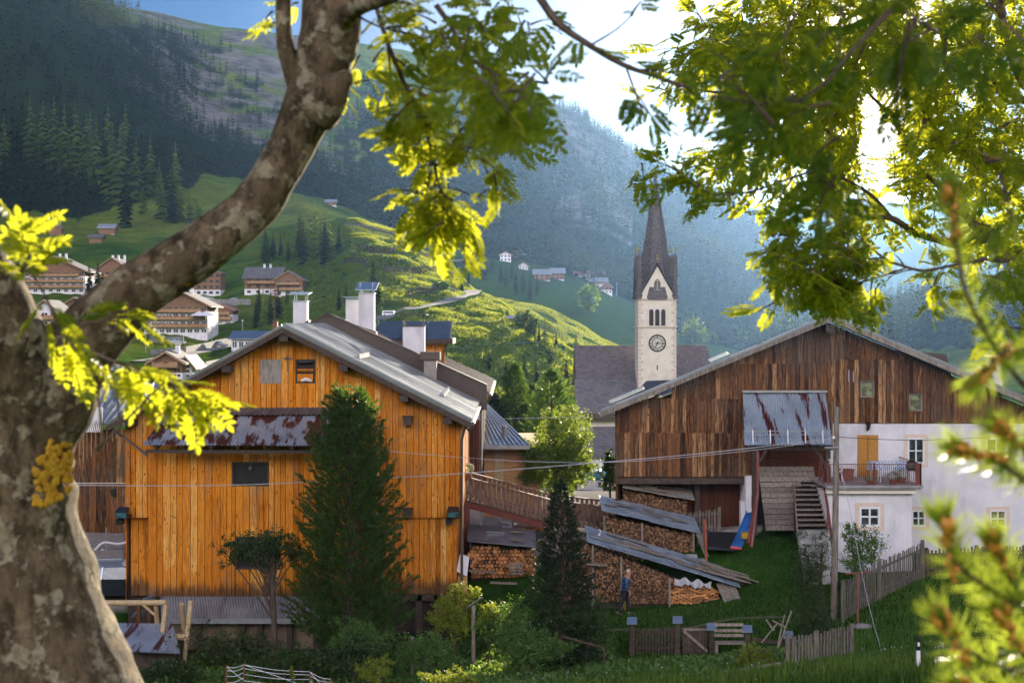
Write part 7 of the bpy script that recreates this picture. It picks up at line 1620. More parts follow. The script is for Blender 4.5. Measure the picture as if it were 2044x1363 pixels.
def village():
    g1 = 'houses on the near slopes'
    chalet('hotel', 'large white hotel with long timber balconies and a broad brown gable, far left', 'hotel', 48, 170, 586, 540, 512, floors=4, wood=1, balc=3, dep=14, wins=8, chims=2, grp=g1, over=1.4)
    chalet('chalet', 'dark timber chalet with a slate roof behind the hotel conifers', 'house', 186, 262, 566, 540, 515, floors=2, wood=2, balc=1, dep=12, wins=4, chims=3, grp=g1)
    chalet('chalet', 'brown boarded house with a white ground floor half hidden by the slanting trunk', 'house', 378, 440, 590, 545, 533, floors=4, wood=3, balc=0, wins=5, dep=10, grp=g1)
    chalet('chalet', 'white and brown chalet with a long grey roof on the middle slope', 'house', 488, 560, 588, 555, 533, floors=3, wood=2, balc=1, wins=4, dep=12, grp=g1, chims=2, sideroof=True)
    chalet('chalet', 'brown gabled wing with small balconies at the right of the grey roofed chalet', 'house', 548, 604, 590, 558, 541, floors=3, wood=2, balc=2, wins=3, dep=10, grp=g1, chims=0)
    chalet('hotel', 'wide white hotel with three balcony rows and a timber gable, below the slanting trunk', 'hotel', 288, 414, 668, 608, 584, floors=4, wood=1, balc=3, dep=14, wins=9, chims=1, grp=g1, over=1.4, ridge_px=366)
    chalet('chalet', 'small brown gabled pavilion attached to the right end of the wide hotel', 'house', 415, 464, 648, 618, 607, floors=3, wood=1, balc=2, wins=3, dep=9, grp=g1, chims=0, roofm=HRED)
    chalet('chalet', 'grey roofed brown house with a white side wing seen over the left roofs', 'house', 300, 364, 755, 722, 703, floors=3, wood=2, balc=1, wins=3, dep=10, grp=g1, chims=1)
    chalet('house_wing', 'white wing with a brown balcony right beside the grey roofed brown house', 'house', 358, 384, 755, 727, 712, floors=3, wood=0, balc=0, wins=1, dep=8, grp=g1, chims=0)
    chalet('chalet', 'white house with dark shutters low behind the left trunk fork', 'house', 62, 116, 690, 620, 600, floors=4, wood=0, balc=2, wins=3, dep=10, grp=g1, chims=0)
    chalet('chalet', 'brown roofed house just below the far left hotel', 'house', 120, 180, 640, 612, 594, floors=2, wood=1, balc=1, wins=4, dep=10, grp=g1, chims=1)
    chalet('restaurant', 'low pale building with a flat glaring tin roof behind the barn ridge', 'building', 462, 540, 700, 676, 662, floors=1, wood=0, balc=0, wins=6, dep=12, grp=g1, roofm=METAL, chims=0, sideroof=True)
    g2 = 'small huts on the meadows'
    chalet('hay_barn', 'small dark red hay barn with a weathered roof, leftmost on the meadow', 'barn', 98, 122, 470, 456, 448, floors=1, wood=1, balc=0, wins=0, dep=5, grp=g2, chims=0)
    chalet('hay_barn', 'hay barn with a pale metal roof on posts above the meadow', 'barn', 197, 228, 468, 455, 447, floors=1, wood=1, balc=0, wins=0, dep=6, grp=g2, chims=0, roofm=HROOFB, sideroof=True)
    chalet('hay_barn', 'low brown hay barn in front of the metal roofed one', 'barn', 178, 202, 486, 474, 468, floors=1, wood=1, balc=0, wins=0, dep=5, grp=g2, chims=0, sideroof=True)
    chalet('mountain_hut', 'tiny blue-roofed hut high on the middle meadow', 'hut', 650, 670, 410, 403, 398, floors=1, wood=1, balc=0, wins=2, dep=6, grp=g2, chims=0, roofm=HROOFB, sideroof=True)
    chalet('mountain_hut', 'tiny dark hut on the sunlit shoulder beside the birches', 'hut', 1016, 1031, 643, 634, 631, floors=1, wood=1, balc=0, wins=0, dep=4, grp=g2, chims=0, roofm=HROOFB, sideroof=True)
    chalet('mountain_hut', 'flat pale roofed shed at the upper end of the first avalanche fence', 'hut', 786, 806, 472, 466, 463, floors=1, wood=1, balc=0, wins=0, dep=5, grp=g2, chims=0, roofm=HROOFB, sideroof=True)
    g3 = 'houses of the far hamlet'
    for a in (('white tall house, leftmost of the far hamlet', 998, 1020, 522, 508, 502, 0, None, False), ('brown barn just right of the hamlet\'s tall white house', 1022, 1036, 514, 504, 498, 3, None, False), ('pale roofed house at the top right of the upper hamlet group', 1040, 1064, 510, 502, 496, 1, HROOFB, True),
              ('low house with a pale gable below the upper hamlet group', 1036, 1054, 538, 530, 524, 0, HROOFB, False), ('blue-roofed barn, left of the middle pair in the hamlet', 1066, 1098, 560, 547, 537, 3, HROOFB, True), ('blue-roofed house, right of the middle pair in the hamlet', 1100, 1126, 558, 545, 535, 2, HROOFB, True),
              ('long red-roofed house at the left of the lower hamlet row', 1148, 1178, 556, 548, 541, 0, HRED, True), ('red-roofed house at the right end of the lower hamlet row', 1180, 1206, 556, 549, 541, 0, HRED, True), ('low pale roofed house below the red roofs', 1178, 1212, 572, 562, 554, 1, HROOFB, True), ('white house with a pale gable, lowest and rightmost of the hamlet', 1200, 1222, 586, 572, 562, 1, HROOFB, False)):
        chalet('hamlet_house', a[0], 'house', a[1], a[2], a[3], a[4], a[5], floors=2, wood=min(2, a[6]) if a[6] else 0, balc=0, wins=3, dep=9, grp=g3, chims=0, roofm=a[7], sideroof=a[8], over=1)
    # antennas above the hay barn
    q = G(110, 448, 300); r = thing('radio_mast', 'three white antenna masts standing behind the leftmost hay barn', 'antenna', tuple(G(110, 470, 300))); d = G(110, 470, 300).y + 6
    for px, t in ((98, 432), (109, 436), (120, 433)): m = MB(); m.tube([P(px, 460, d), P(px, t, d)], .12, 5); m.box(P(px, t, d).x - .4, P(px, t, d).x + .4, d - .3, d + .3, P(px, t, d).z - 1.6, P(px, t, d).z); m.build('mast', WHITE, r)
    # roads draped on the land
    def road(lab, pts, w, dmin=250, nm='road', mt=CONC, lift=.12):
        P_ = [G(px, py, dmin) for px, py in pts]; Q = []
        for a, b in zip(P_[:-1], P_[1:]):
            for k in range(6): Q.append(a.lerp(b, k / 6))
        Q.append(P_[-1]); m = MB(); vs = []
        for i, q in enumerate(Q):
            t = (Q[min(i + 1, len(Q) - 1)] - Q[max(0, i - 1)]); n = Vector((-t.y, t.x, 0)).normalized() * w / 2; a = q + n; b = q - n; za = max(tz(a.x, a.y), tz(b.x, b.y), tz(q.x, q.y)) + lift; vs.append([a.x, a.y, b.x, b.y, za])
        for _ in range(4):
            for i in range(1, len(vs) - 1): vs[i][4] = (vs[i - 1][4] + 2 * vs[i][4] + vs[i + 1][4]) / 4
        vs = [c for v in vs for c in ((v[0], v[1], v[4]), (v[2], v[3], v[4]), (v[2], v[3], v[4] - 1.2), (v[0], v[1], v[4] - 1.2))]
        fs = []; f2 = []
        for i in range(len(Q) - 1):
            o = i * 4; fs += [(o, o + 4, o + 5, o + 1)]; f2.append((o + 1, o + 5, o + 6, o + 2)); f2.append((o + 3, o + 7, o + 4, o))
        m.add(vs, fs); m.mi = 1; m.add(vs, f2); o = m.build(nm, [mt, nmat('grass_bank', (.03, .07, .012), (.08, .13, .025), .5, rough=1, spec=0)]); tag(o, lab, kind='structure'); return P_
    asph = nmat('pale_asphalt', (.13, .13, .13), (.19, .187, .18), .4, rough=.85)
    road('hillside road climbing round the sunlit shoulder', [(730, 642), (775, 634), (820, 622), (870, 610), (910, 603), (938, 592), (945, 586)], 6, 300, mt=asph)
    road('far road running level to the hamlet', [(880, 527), (915, 522), (960, 518)], 7, 700, mt=asph)
    road('village street with parked cars at the left', [(290, 722), (360, 712), (430, 697), (480, 690)], 6, 220, mt=asph)
    road('faint track crossing the lower slope', [(905, 648), (960, 646), (1020, 648)], 3, 300, mt=asph)
    road('second faint track lower on the slope', [(880, 700), (950, 694), (1040, 690), (1120, 698)], 2.5, 240, mt=asph)
    # avalanche fences
    for lab, pts in (('highest avalanche fence across the upper slope', [(690, 449), (740, 458), (798, 470)]), ('second avalanche fence below the upper one', [(718, 496), (780, 503), (870, 516)]), ('short avalanche fence left of the third row', [(684, 526), (735, 532)]), ('third avalanche fence bending over the sunlit knoll', [(764, 538), (820, 543), (905, 552)]), ('lowest wavy avalanche fence above the road', [(808, 592), (838, 582), (850, 586), (880, 576), (912, 580)])):
        P_ = [G(a, b + 5, 300) for a, b in pts]; r = thing('avalanche_fence', lab, 'fence', tuple(P_[0]), 'avalanche fences on the slope')
        m = MB(); k = 0
        for a, b in zip(P_[:-1], P_[1:]):
            L = (b - a).length; n = max(2, int(L / 3.2))
            for i in range(n):
                q = a.lerp(b, i / n); q.z = tz(q.x, q.y); p2 = a.lerp(b, (i + .96) / n); p2.z = tz(p2.x, p2.y); o = Vector((0, .5, 0))
                for h in (.7, 1.4, 2.1): m.beam(q + Vector((0, 0, h)) + o * h, p2 + Vector((0, 0, h)) + o * h, .12, .35)
                m.beam(q + Vector((0, -.3, -.4)), q + Vector((0, 1.2, 2.5)), .2, .2); m.beam(q + Vector((0, -1.8, -.4)), q + Vector((0, .8, 1.8)), .15, .15)
        m.build('timber_grid', W_DBEAM, r)
    # retaining walls, street lamps, cars
    def wall(lab, pts, hpx, d0=230):
        P_ = [G(a, b, d0) for a, b in pts]; m = MB()
        for a, b in zip(P_[:-1], P_[1:]): h = hpx * a.y / F; m.slab([a - Vector((0, 0, 1)), b - Vector((0, 0, 1)), b + Vector((0, 0, h)), a + Vector((0, 0, h))], (0, .5, 0))
        o = m.build('retaining_wall', STONE); tag(o, lab, 'wall')
    wall('long grey boulder wall above the village street', [(300, 712), (370, 706), (430, 694), (478, 684)], 14)
    wall('concrete wall below the brown boarded house', [(384, 608), (440, 610), (500, 610)], 12)
    wall('curved stone wall under the wide hotel', [(300, 682), (330, 688), (366, 684)], 14)
    wall('grey wall behind the small grey roofed house', [(372, 745), (410, 740), (445, 732)], 18)
    for px, b, t, lab in ((291, 705, 660, 'street lamp on the green bank left of the boulder wall'), (423, 688, 652, 'street lamp above the boulder wall'), (484, 668, 640, 'street lamp right of the wide hotel'), (1231, 590, 566, 'lone street lamp right of the far hamlet')):
        q = G(px, b, 230); h = (b - t) * q.y / F; r = thing('street_lamp', lab, 'street lamp', tuple(q), 'street lamps of the village'); m = MB(); m.tube([q - Vector((0, 0, .3)), q + Vector((0, 0, h))], .09, 6); m.build('pole', STEEL, r); m = MB(); m.ball(q + Vector((0, 0, h)), (.35, .35, .2), 8, 4); m.build('lamp_head', WHITE, r)
    for px, py, lab, c in ((436, 694, 'grey car parked on the village street, left of two', (.3, .32, .35)), (456, 689, 'white car parked on the village street, right of two', (.7, .7, .7)), (415, 600, 'white car parked on the terrace below the brown boarded house', (.6, .62, .65)), (470, 604, 'grey car parked at the right end of the concrete wall', (.3, .3, .32)), (352, 690, 'small car below the wide hotel by the stone wall', (.4, .4, .42))):
        q = G(px, py, 230); car(lab, tuple(q), random.uniform(-.3, .3), carmat('car_paint_%d' % px, c), 'cars parked around the village')
    q = G(776, 634, 300); r = thing('camper_van', 'small white van stopped at the start of the hillside road', 'van', tuple(q)); k = .6
    def bx(x0, x1, y0, y1, z0, z1, nm, mt): m = MB(); m.box(q.x + x0 * k, q.x + x1 * k, q.y + y0 * k, q.y + y1 * k, q.z + z0 * k, q.z + z1 * k); m.build(nm, mt, r)
    m = MB(); m.box(q.x - 3 * k, q.x + 2.6 * k, q.y - 1.1 * k, q.y + 1.1 * k, q.z + .4 * k, q.z + 2.7 * k); m.prism([(q.x + 2.6 * k, q.y - k, q.z + .4 * k), (q.x + 3.4 * k, q.y - k, q.z + .4 * k), (q.x + 3.3 * k, q.y - k, q.z + 1.3 * k), (q.x + 2.6 * k, q.y - k, q.z + 2.4 * k)], (0, 2 * k, 0)); m.build('body', WHITE, r)
    bx(-2.4, 2.2, -1.15, -1.1, 1.5, 2.2, 'window', GLASSB)
    for a in (-1.8, 2.0): m = MB(); m.tube([(q.x + a * k, q.y - 1.15 * k, q.z + .3), (q.x + a * k, q.y + 1.15 * k, q.z + .3)], .3, 10); m.build('wheel', TYRE, r)
    # parasols at the hotel terrace
    for px, lab in ((398, 'large white parasol on the wide hotel terrace'), (412, 'smaller white parasol beside the hotel pavilion')):
        q = P(px, 628, G(350, 668, 220).y - 3); r = thing('parasol', lab, 'parasol', tuple(q)); m = MB(); m.tube([q + Vector((0, 0, -.3)), q + Vector((0, 0, 1.0))], [2.6, .1], 10); m.build('canopy', WHITE, r); m = MB(); m.tube([q - Vector((0, 0, 3)), q + Vector((0, 0, .8))], .06, 5); m.build('pole', STEEL, r)
BUILDERS.append(village)
# ------------------------------------------------------------------ rowan trees in the foreground
def rowan_leaf(pairs=6, seed=0, L=.33, W=.085):
    """unit-long compound leaf along +y with folded leaflets"""
    r = np.random.default_rng(seed); V = []; Q = []
    def leaflet(p, ang, l, w, tilt):
        c, s = math.cos(ang), math.sin(ang); b = len(V)
        for (u, v, z) in ((0, 0, 0), (-w * .8, l * .28, .22 * w), (-w * .85, l * .68, .25 * w), (0, l, -.12 * l), (w * .85, l * .68, .25 * w), (w * .8, l * .28, .22 * w)):
            z2 = z - tilt * (v / l) * l * .3; V.append((p[0] + c * u + s * v, p[1] - s * u + c * v, p[2] + z2))
        Q.append((b, b + 3, b + 2, b + 1)); Q.append((b, b + 5, b + 4, b + 3))
    zf = lambda y: -.22 * y * y
    for i in range(pairs):
        y = .26 + .62 * i / (pairs - 1); k = 1 - .35 * abs(i / (pairs - 1) - .45)
        for sd in (-1, 1): leaflet((0, y + r.uniform(-.01, .01), zf(y)), sd * r.uniform(.95, 1.2), L * k * r.uniform(.9, 1.08), W * k, r.uniform(0, .9))
    leaflet((0, .93, zf(.93)), 0, L * .85, W * .9, .4)
    b = len(V); V += [(-.006, 0, 0), (.006, 0, 0), (.005, .95, zf(.95)), (-.005, .95, zf(.95))]; Q.append((b, b + 1, b + 2, b + 3))
    return np.array(V), np.array(Q)
RLEAF = [rowan_leaf(6, 1), rowan_leaf(7, 2, .30, .075), rowan_leaf(5, 3, .35, .09), rowan_leaf(6, 4, .32, .09)]
def leaves_at(T, D, size):
    """several leaf shapes placed at T pointing along D"""
    T = np.array(T); D = np.array(D); size = np.array(size); out = []; U = rand_dirs(len(T)) * .75 + np.array([0, -.15, 1.0])
    for k in range(4):
        s = slice(k, None, 4)
        if len(T[s]): out.append(inst(RLEAF[k][0], RLEAF[k][1], frames(D[s], U[s], size[s]), T[s]))
    return out
def mk_branch(mb, pts, sub_=4, wob=.12, n=7):
    """pts (px,py,d,width in photo px)"""
    w = [P(a, b, d) for a, b, d, _ in pts]; r = [p[3] / 2 * p[2] / F for p in pts]; mb.tube(w, r, n, sub=sub_, wob=wob); return w
def sunlane(p):      # gaps in the crown through which the sun reaches the low pine boughs
    t = (p[1] - 1.5); x = p[0] - t * math.tan(SUN_AZ); z = p[2] - t * math.tan(SUN_EL) / math.cos(SUN_AZ)
    return .40 < x < .62 and 11.56 < z < 12.14 and random.random() < .97
class Foliage:
    def __init__(s): s.T = []; s.D = []; s.S = []; s.tw = MB()
    def twig(s, a, d, L, n, size, r=.0022, fan=1.0):
        """a leafy twig from a along d"""
        a = Vector(a); d = Vector(d).normalized(); e = a + d * L + Vector((0, 0, -.10 * L)); m_ = a.lerp(e, .5) + Vector((0, 0, .06 * L)); s.tw.tube([a, m_, e], [r * 1.5, r, r * .5], 4, cap=False, sub=2)
        for i in range(n):
            t = (i + 1) / n; p = a.lerp(m_, t * 2) if t < .5 else m_.lerp(e, t * 2 - 1); sd = d.cross(Vector((0, 0, 1))); sd = sd.normalized() if sd.length > .01 else Vector((1, 0, 0))
            rot = Matrix.Rotation(random.uniform(0, 6.28), 3, d); q = rot @ sd; q.z *= .55
            dd = d * (.35 + .5 * t) + q * fan * random.uniform(.5, 1.1) + Vector((0, 0, random.uniform(-.5, .15)))
            if sunlane(p): continue
            s.T.append(tuple(p)); s.D.append(tuple(dd)); s.S.append(size * random.uniform(.75, 1.15))
    def along(s, pts, dens, L, n, size, t0=0.0, spread=.5):
        """leafy side twigs along a branch given as world points"""
        for a, b in zip(pts[:-1], pts[1:]):
            l = (b - a).length; k = max(1, int(l * dens + random.random()))
            for _ in range(k):
                q = a.lerp(b, random.random()); d = (b - a).normalized() + Vector((random.uniform(-1, 1), random.uniform(-.8, .8), random.uniform(-1.0, .6))) * spread; s.twig(q, d, L * random.uniform(.5, 1.1), n, size * .8)
    def cloud(s, cx, cy, rx, ry, d0, d1, k, L, n, size):
        for _ in range(max(1, int(k * (.68 if d0 < 6 else .95)))):
            a = random.uniform(0, 6.28); q = math.sqrt(random.random()); px = cx + rx * q * math.cos(a); py = cy + ry * q * math.sin(a); d = random.uniform(d0, d1)
            s.twig(P(px, py, d), (random.uniform(-1, .6), random.uniform(-.8, .8), random.uniform(-.8, .5)), L * random.uniform(.5, 1.0), n, size * .74)
    def build(s, parent, mat):
        s.tw.build('twigs', TWIG, parent); V, Fc = join(leaves_at(s.T, s.D, s.S)); arr_mesh('leaves', V, Fc, mat, parent); print('rowan leaves', len(s.T))
TWIG = nmat('twig_bark', (.05, .032, .022), (.13, .085, .055), 60, rough=.6)
def rowan_left():
    base = Vector((X(120, 3.0), 3.0, tz(X(120, 3.0), 3.0))); root = thing('rowan_tree', 'thick lichen spotted rowan trunk at the left with a limb arching over the barn', 'tree', tuple(base))
    m = MB(); w = lambda px, d: px / 2 * d / F
    m.tube([base - Vector((0, 0, .3)), P(120, 1800, 3.0), P(95, 1480, 3.0), P(62, 1300, 3.0), P(22, 1130, 3.0), P(0, 985, 3.0), P(8, 880, 3.0), P(60, 790, 3.0)], [w(p, 3) for p in (640, 560, 440, 345, 300, 300, 285, 215)], 22, sub=7, wob=.10)
    m.build('trunk', BARK, root, smooth=True)
    m = MB(); m.tube([P(30, 880, 3.0), P(110, 770, 3.0), P(165, 690, 3.0), P(262, 590, 3.0), P(400, 497, 3.02), P(505, 415, 3.05), P(572, 310, 3.08), P(618, 210, 3.1), P(650, 110, 3.1), P(664, 20, 3.1), P(672, -90, 3.1), P(690, -260, 3.1)], [w(p, 3) for p in (220, 190, 150, 118, 104, 98, 92, 108, 118, 124, 112, 90)], 18, sub=6, wob=.10)
    m.build('limb', BARK, root, smooth=True)
    m = MB(); m.tube([P(20, 880, 3.0), P(22, 760, 2.95), P(0, 660, 2.9), P(-40, 560, 2.85), P(-85, 460, 2.8), P(-170, 300, 2.8), P(-260, 60, 2.8)], [w(p, 3) for p in (230, 190, 165, 140, 120, 100, 80)], 16, sub=6, wob=.10); m.build('limb', BARK, root, smooth=True)
    for pts in ([(618, 220, 3.1, 60), (588, 150, 3.1, 46), (568, 80, 3.1, 34), (566, 0, 3.1, 30), (580, -80, 3.1, 26)], [(670, 60, 3.1, 60), (705, 20, 3.0, 36), (765, 0, 2.9, 28), (840, -30, 2.8, 22)]):
        m = MB(); mk_branch(m, pts); m.build('branch', BARK, root, smooth=True)
    # knot where the limb divides and lichen cushions on the trunk
    m = MB(); m.tube([P(628, 215, 3.02), P(662, 186, 3.0), P(684, 160, 3.0), P(698, 145, 3.0)], [.055, .04, .022, .008], 12, sub=4, wob=.3); m.build('knot', BARK, root, smooth=True)
    f = Foliage()
    B = [([(742, -20, 3.2, 10), (768, 70, 3.2, 9), (806, 165, 3.25, 9), (842, 232, 3.25, 11), (862, 300, 3.25, 7), (880, 380, 3.25, 5), (925, 455, 3.25, 3)], 24, .10, 5, .085, 1), ([(848, 245, 3.25, 6), (900, 290, 3.3, 4), (960, 290, 3.3, 3), (1010, 270, 3.3, 2)], 26, .09, 5, .08, 0),
         ([(870, 330, 3.25, 5), (820, 300, 3.2, 3), (785, 255, 3.2, 2)], 26, .08, 4, .08, 0), ([(870, 10, 3.0, 12), (905, 60, 3.0, 9), (930, 110, 2.9, 6), (1010, 160, 2.7, 4), (1080, 215, 2.6, 4)], 16, .10, 5, .09, 0),
         ([(860, 340, 3.25, 4), (850, 400, 3.2, 3), (870, 450, 3.2, 2)], 26, .07, 4, .08, 0),
         ([(1060, -30, 3.0, 18), (1110, 42, 3.0, 15), (1160, 80, 3.0, 13), (1240, 128, 3.0, 11), (1300, 150, 3.0, 9), (1380, 178, 3.0, 7)], 5, .08, 3, .085, 0),
         ([(700, 25, 3.0, 6), (760, 55, 3.0, 4), (830, 70, 3.0, 3)], 22, .07, 4, .075, 0), ([(1250, 135, 3.0, 5), (1270, 190, 3.0, 4), (1290, 240, 3.0, 3)], 12, .06, 4, .075, 0), ([(1180, 90, 3.0, 5), (1230, 60, 3.1, 3), (1262, 30, 3.1, 2)], 22, .06, 4, .07, 0)]
    for pts, dens, L, n, size, _ in B: w_ = mk_branch(f.tw, pts, 3, 0, 6); f.along(w_[1:], dens, L, n, size)
    f.cloud(970, 70, 110, 70, 2.7, 3.5, 40, .09, 5, .085); f.cloud(1040, 190, 90, 50, 2.2, 3.0, 26, .09, 5, .085); f.cloud(930, 200, 110, 50, 3.0, 3.5, 26, .09, 5, .08)
    f.cloud(900, 330, 95, 90, 3.1, 3.4, 34, .08, 5, .08); f.cloud(890, 430, 60, 50, 3.1, 3.3, 16, .07, 5, .08); f.cloud(720, 140, 40, 40, 3.1, 3.3, 6, .06, 4, .07); f.cloud(590, 20, 50, 30, 3.1, 3.4, 5, .06, 4, .07); f.cloud(800, 40, 70, 40, 3.0, 3.2, 12, .07, 4, .07)
    # low sprays by the trunk
    for pts, dens in (([(10, 590, 2.5, 7), (50, 530, 2.5, 5), (60, 490, 2.5, 3)], 22), ([(60, 540, 2.5, 4), (95, 600, 2.5, 4), (120, 660, 2.5, 6)], 8), ([(115, 700, 2.7, 10), (160, 650, 2.7, 6), (235, 640, 2.7, 4)], 11), ([(150, 690, 2.7, 8), (210, 715, 2.7, 6), (290, 745, 2.7, 4), (345, 770, 2.7, 3), (385, 792, 2.7, 2)], 17)):
        w_ = mk_branch(f.tw, pts, 3, 0, 6); f.along(w_, dens * 1.1, .06, 5, .10)
    for pts in ([(190, 900, 2.6, 8), (240, 850, 2.6, 5), (330, 760, 2.7, 4)], [(205, 880, 2.6, 6), (197, 800, 2.6, 5), (190, 740, 2.6, 4)], [(240, 860, 2.6, 4), (232, 780, 2.6, 4), (215, 720, 2.6, 4)]): mk_branch(f.tw, pts, 3, 0, 6)
    f.build(root, ROWAN2)
    # yellow lichen crust on the trunk
    for (px, py, rx, ry, n) in ((132, 930, 26, 50, 420), (120, 985, 16, 12, 90), (28, 962, 20, 8, 60), (262, 1312, 12, 26, 80)):
        m = MB()
        for _ in range(n):
            a = random.uniform(0, 6.28); q = random.random() ** .8 * 1.15; u = px + rx * q * math.cos(a); v = py + ry * q * math.sin(a)
            if mnoise.noise(Vector((u * .09, v * .07, 3))) < -.08: continue
            c = np.interp(v, [880, 985, 1130, 1300, 1480], [8, 0, 22, 62, 95]); R = np.interp(v, [880, 985, 1130, 1300, 1480], [285, 300, 300, 345, 440]) / 2
            du = max(-.985, min(.985, (u - c) / R)); dd = 3.0 - math.sqrt(1 - du * du) * R * 3 / F; w3 = P(c, v, 3.0); rr = R * 3 / F
            s_ = random.uniform(.003, .0065); m.ball(Vector((w3.x + du * rr * 1.01, 3.0 - math.sqrt(1 - du * du) * rr * 1.01, w3.z)), (s_, s_, s_ * 1.2), 5, 4)
        m.build('lichen', LICH, root)
BUILDERS.append(rowan_left)

def rowan_right():
    d0 = 9.0; base = Vector((X(2480, d0), d0, tz(X(2480, d0), d0))); root = thing('rowan_tree', 'spreading rowan canopy of backlit leaves filling the upper right corner', 'tree', tuple(base))
    m = MB(); m.tube([base - Vector((0, 0, .3)), P(2450, 1200, d0), P(2420, 800, d0), P(2380, 520, d0), P(2340, 200, d0), P(2290, -200, d0)], [.2, .17, .15, .13, .1, .07], 12, sub=5, wob=.12); m.build('trunk', BARK, root, smooth=True)
    limbs = [[(2395, 560, 9.6, 60), (2200, 420, 9.28, 44), (2043, 346, 8.96, 34), (1958, 314, 8.8, 30), (1910, 293, 8.8, 28), (1867, 284, 8.8, 24), (1846, 223, 8.8, 20), (1831, 176, 8.8, 16), (1811, 126, 8.8, 12), (1790, 60, 8.8, 8)], [(2360, 320, 9.6, 36), (2200, 260, 9.28, 24), (2043, 200, 8.64, 16), (1999, 176, 8.48, 14), (1940, 150, 8.48, 12), (1875, 126, 8.48, 10), (1823, 113, 8.48, 6)], [(2340, 240, 9.6, 40), (2150, 240, 8.32, 28), (2043, 161, 8.0, 22), (2016, 88, 8.0, 20), (1999, 35, 8.0, 18), (1990, -40, 8.0, 14)], [(1880, 290, 8.8, 14), (1808, 279, 8.64, 12), (1787, 235, 8.64, 10), (1752, 205, 8.64, 7), (1700, 150, 8.64, 5)], [(2400, 640, 9.6, 44), (2200, 570, 8.64, 34), (2043, 506, 8.0, 28), (1969, 468, 8.0, 24), (1940, 445, 8.0, 18), (1900, 400, 8.0, 12), (1850, 350, 8.0, 8)], [(1975, 475, 8.0, 16), (1920, 490, 7.84, 16), (1867, 477, 7.84, 16), (1823, 462, 7.68, 14), (1779, 436, 7.68, 12), (1729, 433, 7.68, 8), (1676, 418, 7.68, 5)], [(1779, 436, 7.68, 9), (1758, 409, 7.68, 8), (1726, 380, 7.68, 7), (1640, 335, 7.68, 5), (1560, 300, 7.68, 4)], [(2043, 524, 5, 12), (1969, 518, 4.8, 9), (1900, 530, 4.7, 6), (1846, 540, 4.6, 6), (1811, 533, 4.6, 6), (1764, 515, 4.6, 5), (1717, 474, 4.6, 4), (1688, 453, 4.6, 3)], [(1764, 515, 4.6, 5), (1723, 515, 4.6, 4), (1702, 503, 4.6, 3), (1692, 488, 4.6, 2)], [(1811, 533, 4.6, 5), (1755, 553, 4.6, 4), (1682, 568, 4.6, 4), (1605, 545, 4.6, 3), (1594, 532, 4.6, 2)], [(1700, 300, 7.68, 8), (1620, 240, 7.52, 7), (1520, 190, 7.36, 6), (1430, 185, 7.36, 5), (1380, 178, 7.36, 3)], [(1640, 335, 4.8, 6), (1560, 362, 4.6, 4), (1490, 385, 4.5, 4), (1420, 388, 4.5, 3), (1380, 366, 4.5, 3), (1352, 340, 4.5, 2)]]
    f = Foliage(); W = []
    for i, pts in enumerate(limbs):
        if pts[0][3] >= 12: m = MB(); W.append(mk_branch(m, pts, 4, .15, 9)); m.build('branch', BARK if pts[0][3] > 30 else TWIG, root, smooth=True)
        else: W.append(mk_branch(f.tw, pts, 3, 0, 6))
    for i, w_ in enumerate(W): f.along(w_ if i in (3, 6, 8, 9, 10, 11) else w_[2:], 8 if i in (7, 8, 9, 11) else 6, .13 if i in (7, 8, 9, 11) else .26, 5 if i in (7, 8, 9, 11) else 6, .115 if i in (7, 8, 9, 11) else .15)
    f.along(W[9], 14, .10, 5, .105); f.along(W[11][2:], 14, .09, 5, .10); f.along(W[7][4:], 7, .1, 5, .10)
    # canopy mass
    for a in ((1900, 60, 220, 100, 7, 11, 170), (1650, 80, 230, 120, 7, 11, 150), (1540, 70, 140, 90, 7, 10, 76), (1600, 210, 150, 90, 7, 10, 92), (1900, 210, 190, 120, 7, 11, 140), (1740, 320, 180, 90, 7, 10, 84), (1960, 380, 110, 110, 7, 10, 80), (1470, 100, 100, 70, 6.5, 8, 34), (1520, 290, 70, 50, 6.5, 8, 18)): f.cloud(*a, .28, 6, .165)
    for a in ((1650, 480, 110, 70, 4.4, 4.9, 56), (1690, 565, 90, 45, 4.4, 4.8, 38), (1585, 520, 45, 30, 4.4, 4.7, 12), (1480, 415, 24, 22, 4.4, 4.6, 3), (1285, 318, 20, 8, 4.4, 4.6, 2), (2020, 630, 40, 60, 4.4, 5, 12), (1990, 500, 60, 60, 4.4, 5, 20), (1400, 350, 60, 22, 4.4, 4.6, 8), (1560, 600, 10, 10, 4.4, 4.6, 1), (1850, 560, 50, 40, 4.4, 5, 6)): f.cloud(*a, .12, 5, .11)
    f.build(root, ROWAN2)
    # nearer, blurred sprays hanging in from above, unlit look put into their leaf colour
    f2 = Foliage()
    for a in ((1480, 150, 60, 35, 1.9, 2.4, 6), (1570, 220, 80, 45, 1.8, 2.4, 8), (1275, 180, 25, 30, 2.2, 2.6, 2), (1650, 240, 50, 40, 1.8, 2.3, 3), (1900, 60, 120, 60, 1.6, 2.2, 12), (1700, 40, 120, 50, 2.0, 2.6, 8), (1650, 360, 80, 50, 2.0, 2.4, 6), (2000, 300, 50, 60, 1.8, 2.2, 5)): f2.cloud(*a, .09, 5, .085)
    for pts in ([(2500, -400, 3, 30), (1900, -60, 2.2, 16), (1740, 60, 2.1, 10), (1600, 200, 2.1, 6), (1400, 190, 2.1, 3)], ): w_ = mk_branch(f2.tw, pts, 3, 0, 6)
    f2.build(root, ROWAN_SHADE)
BUILDERS.append(rowan_right)

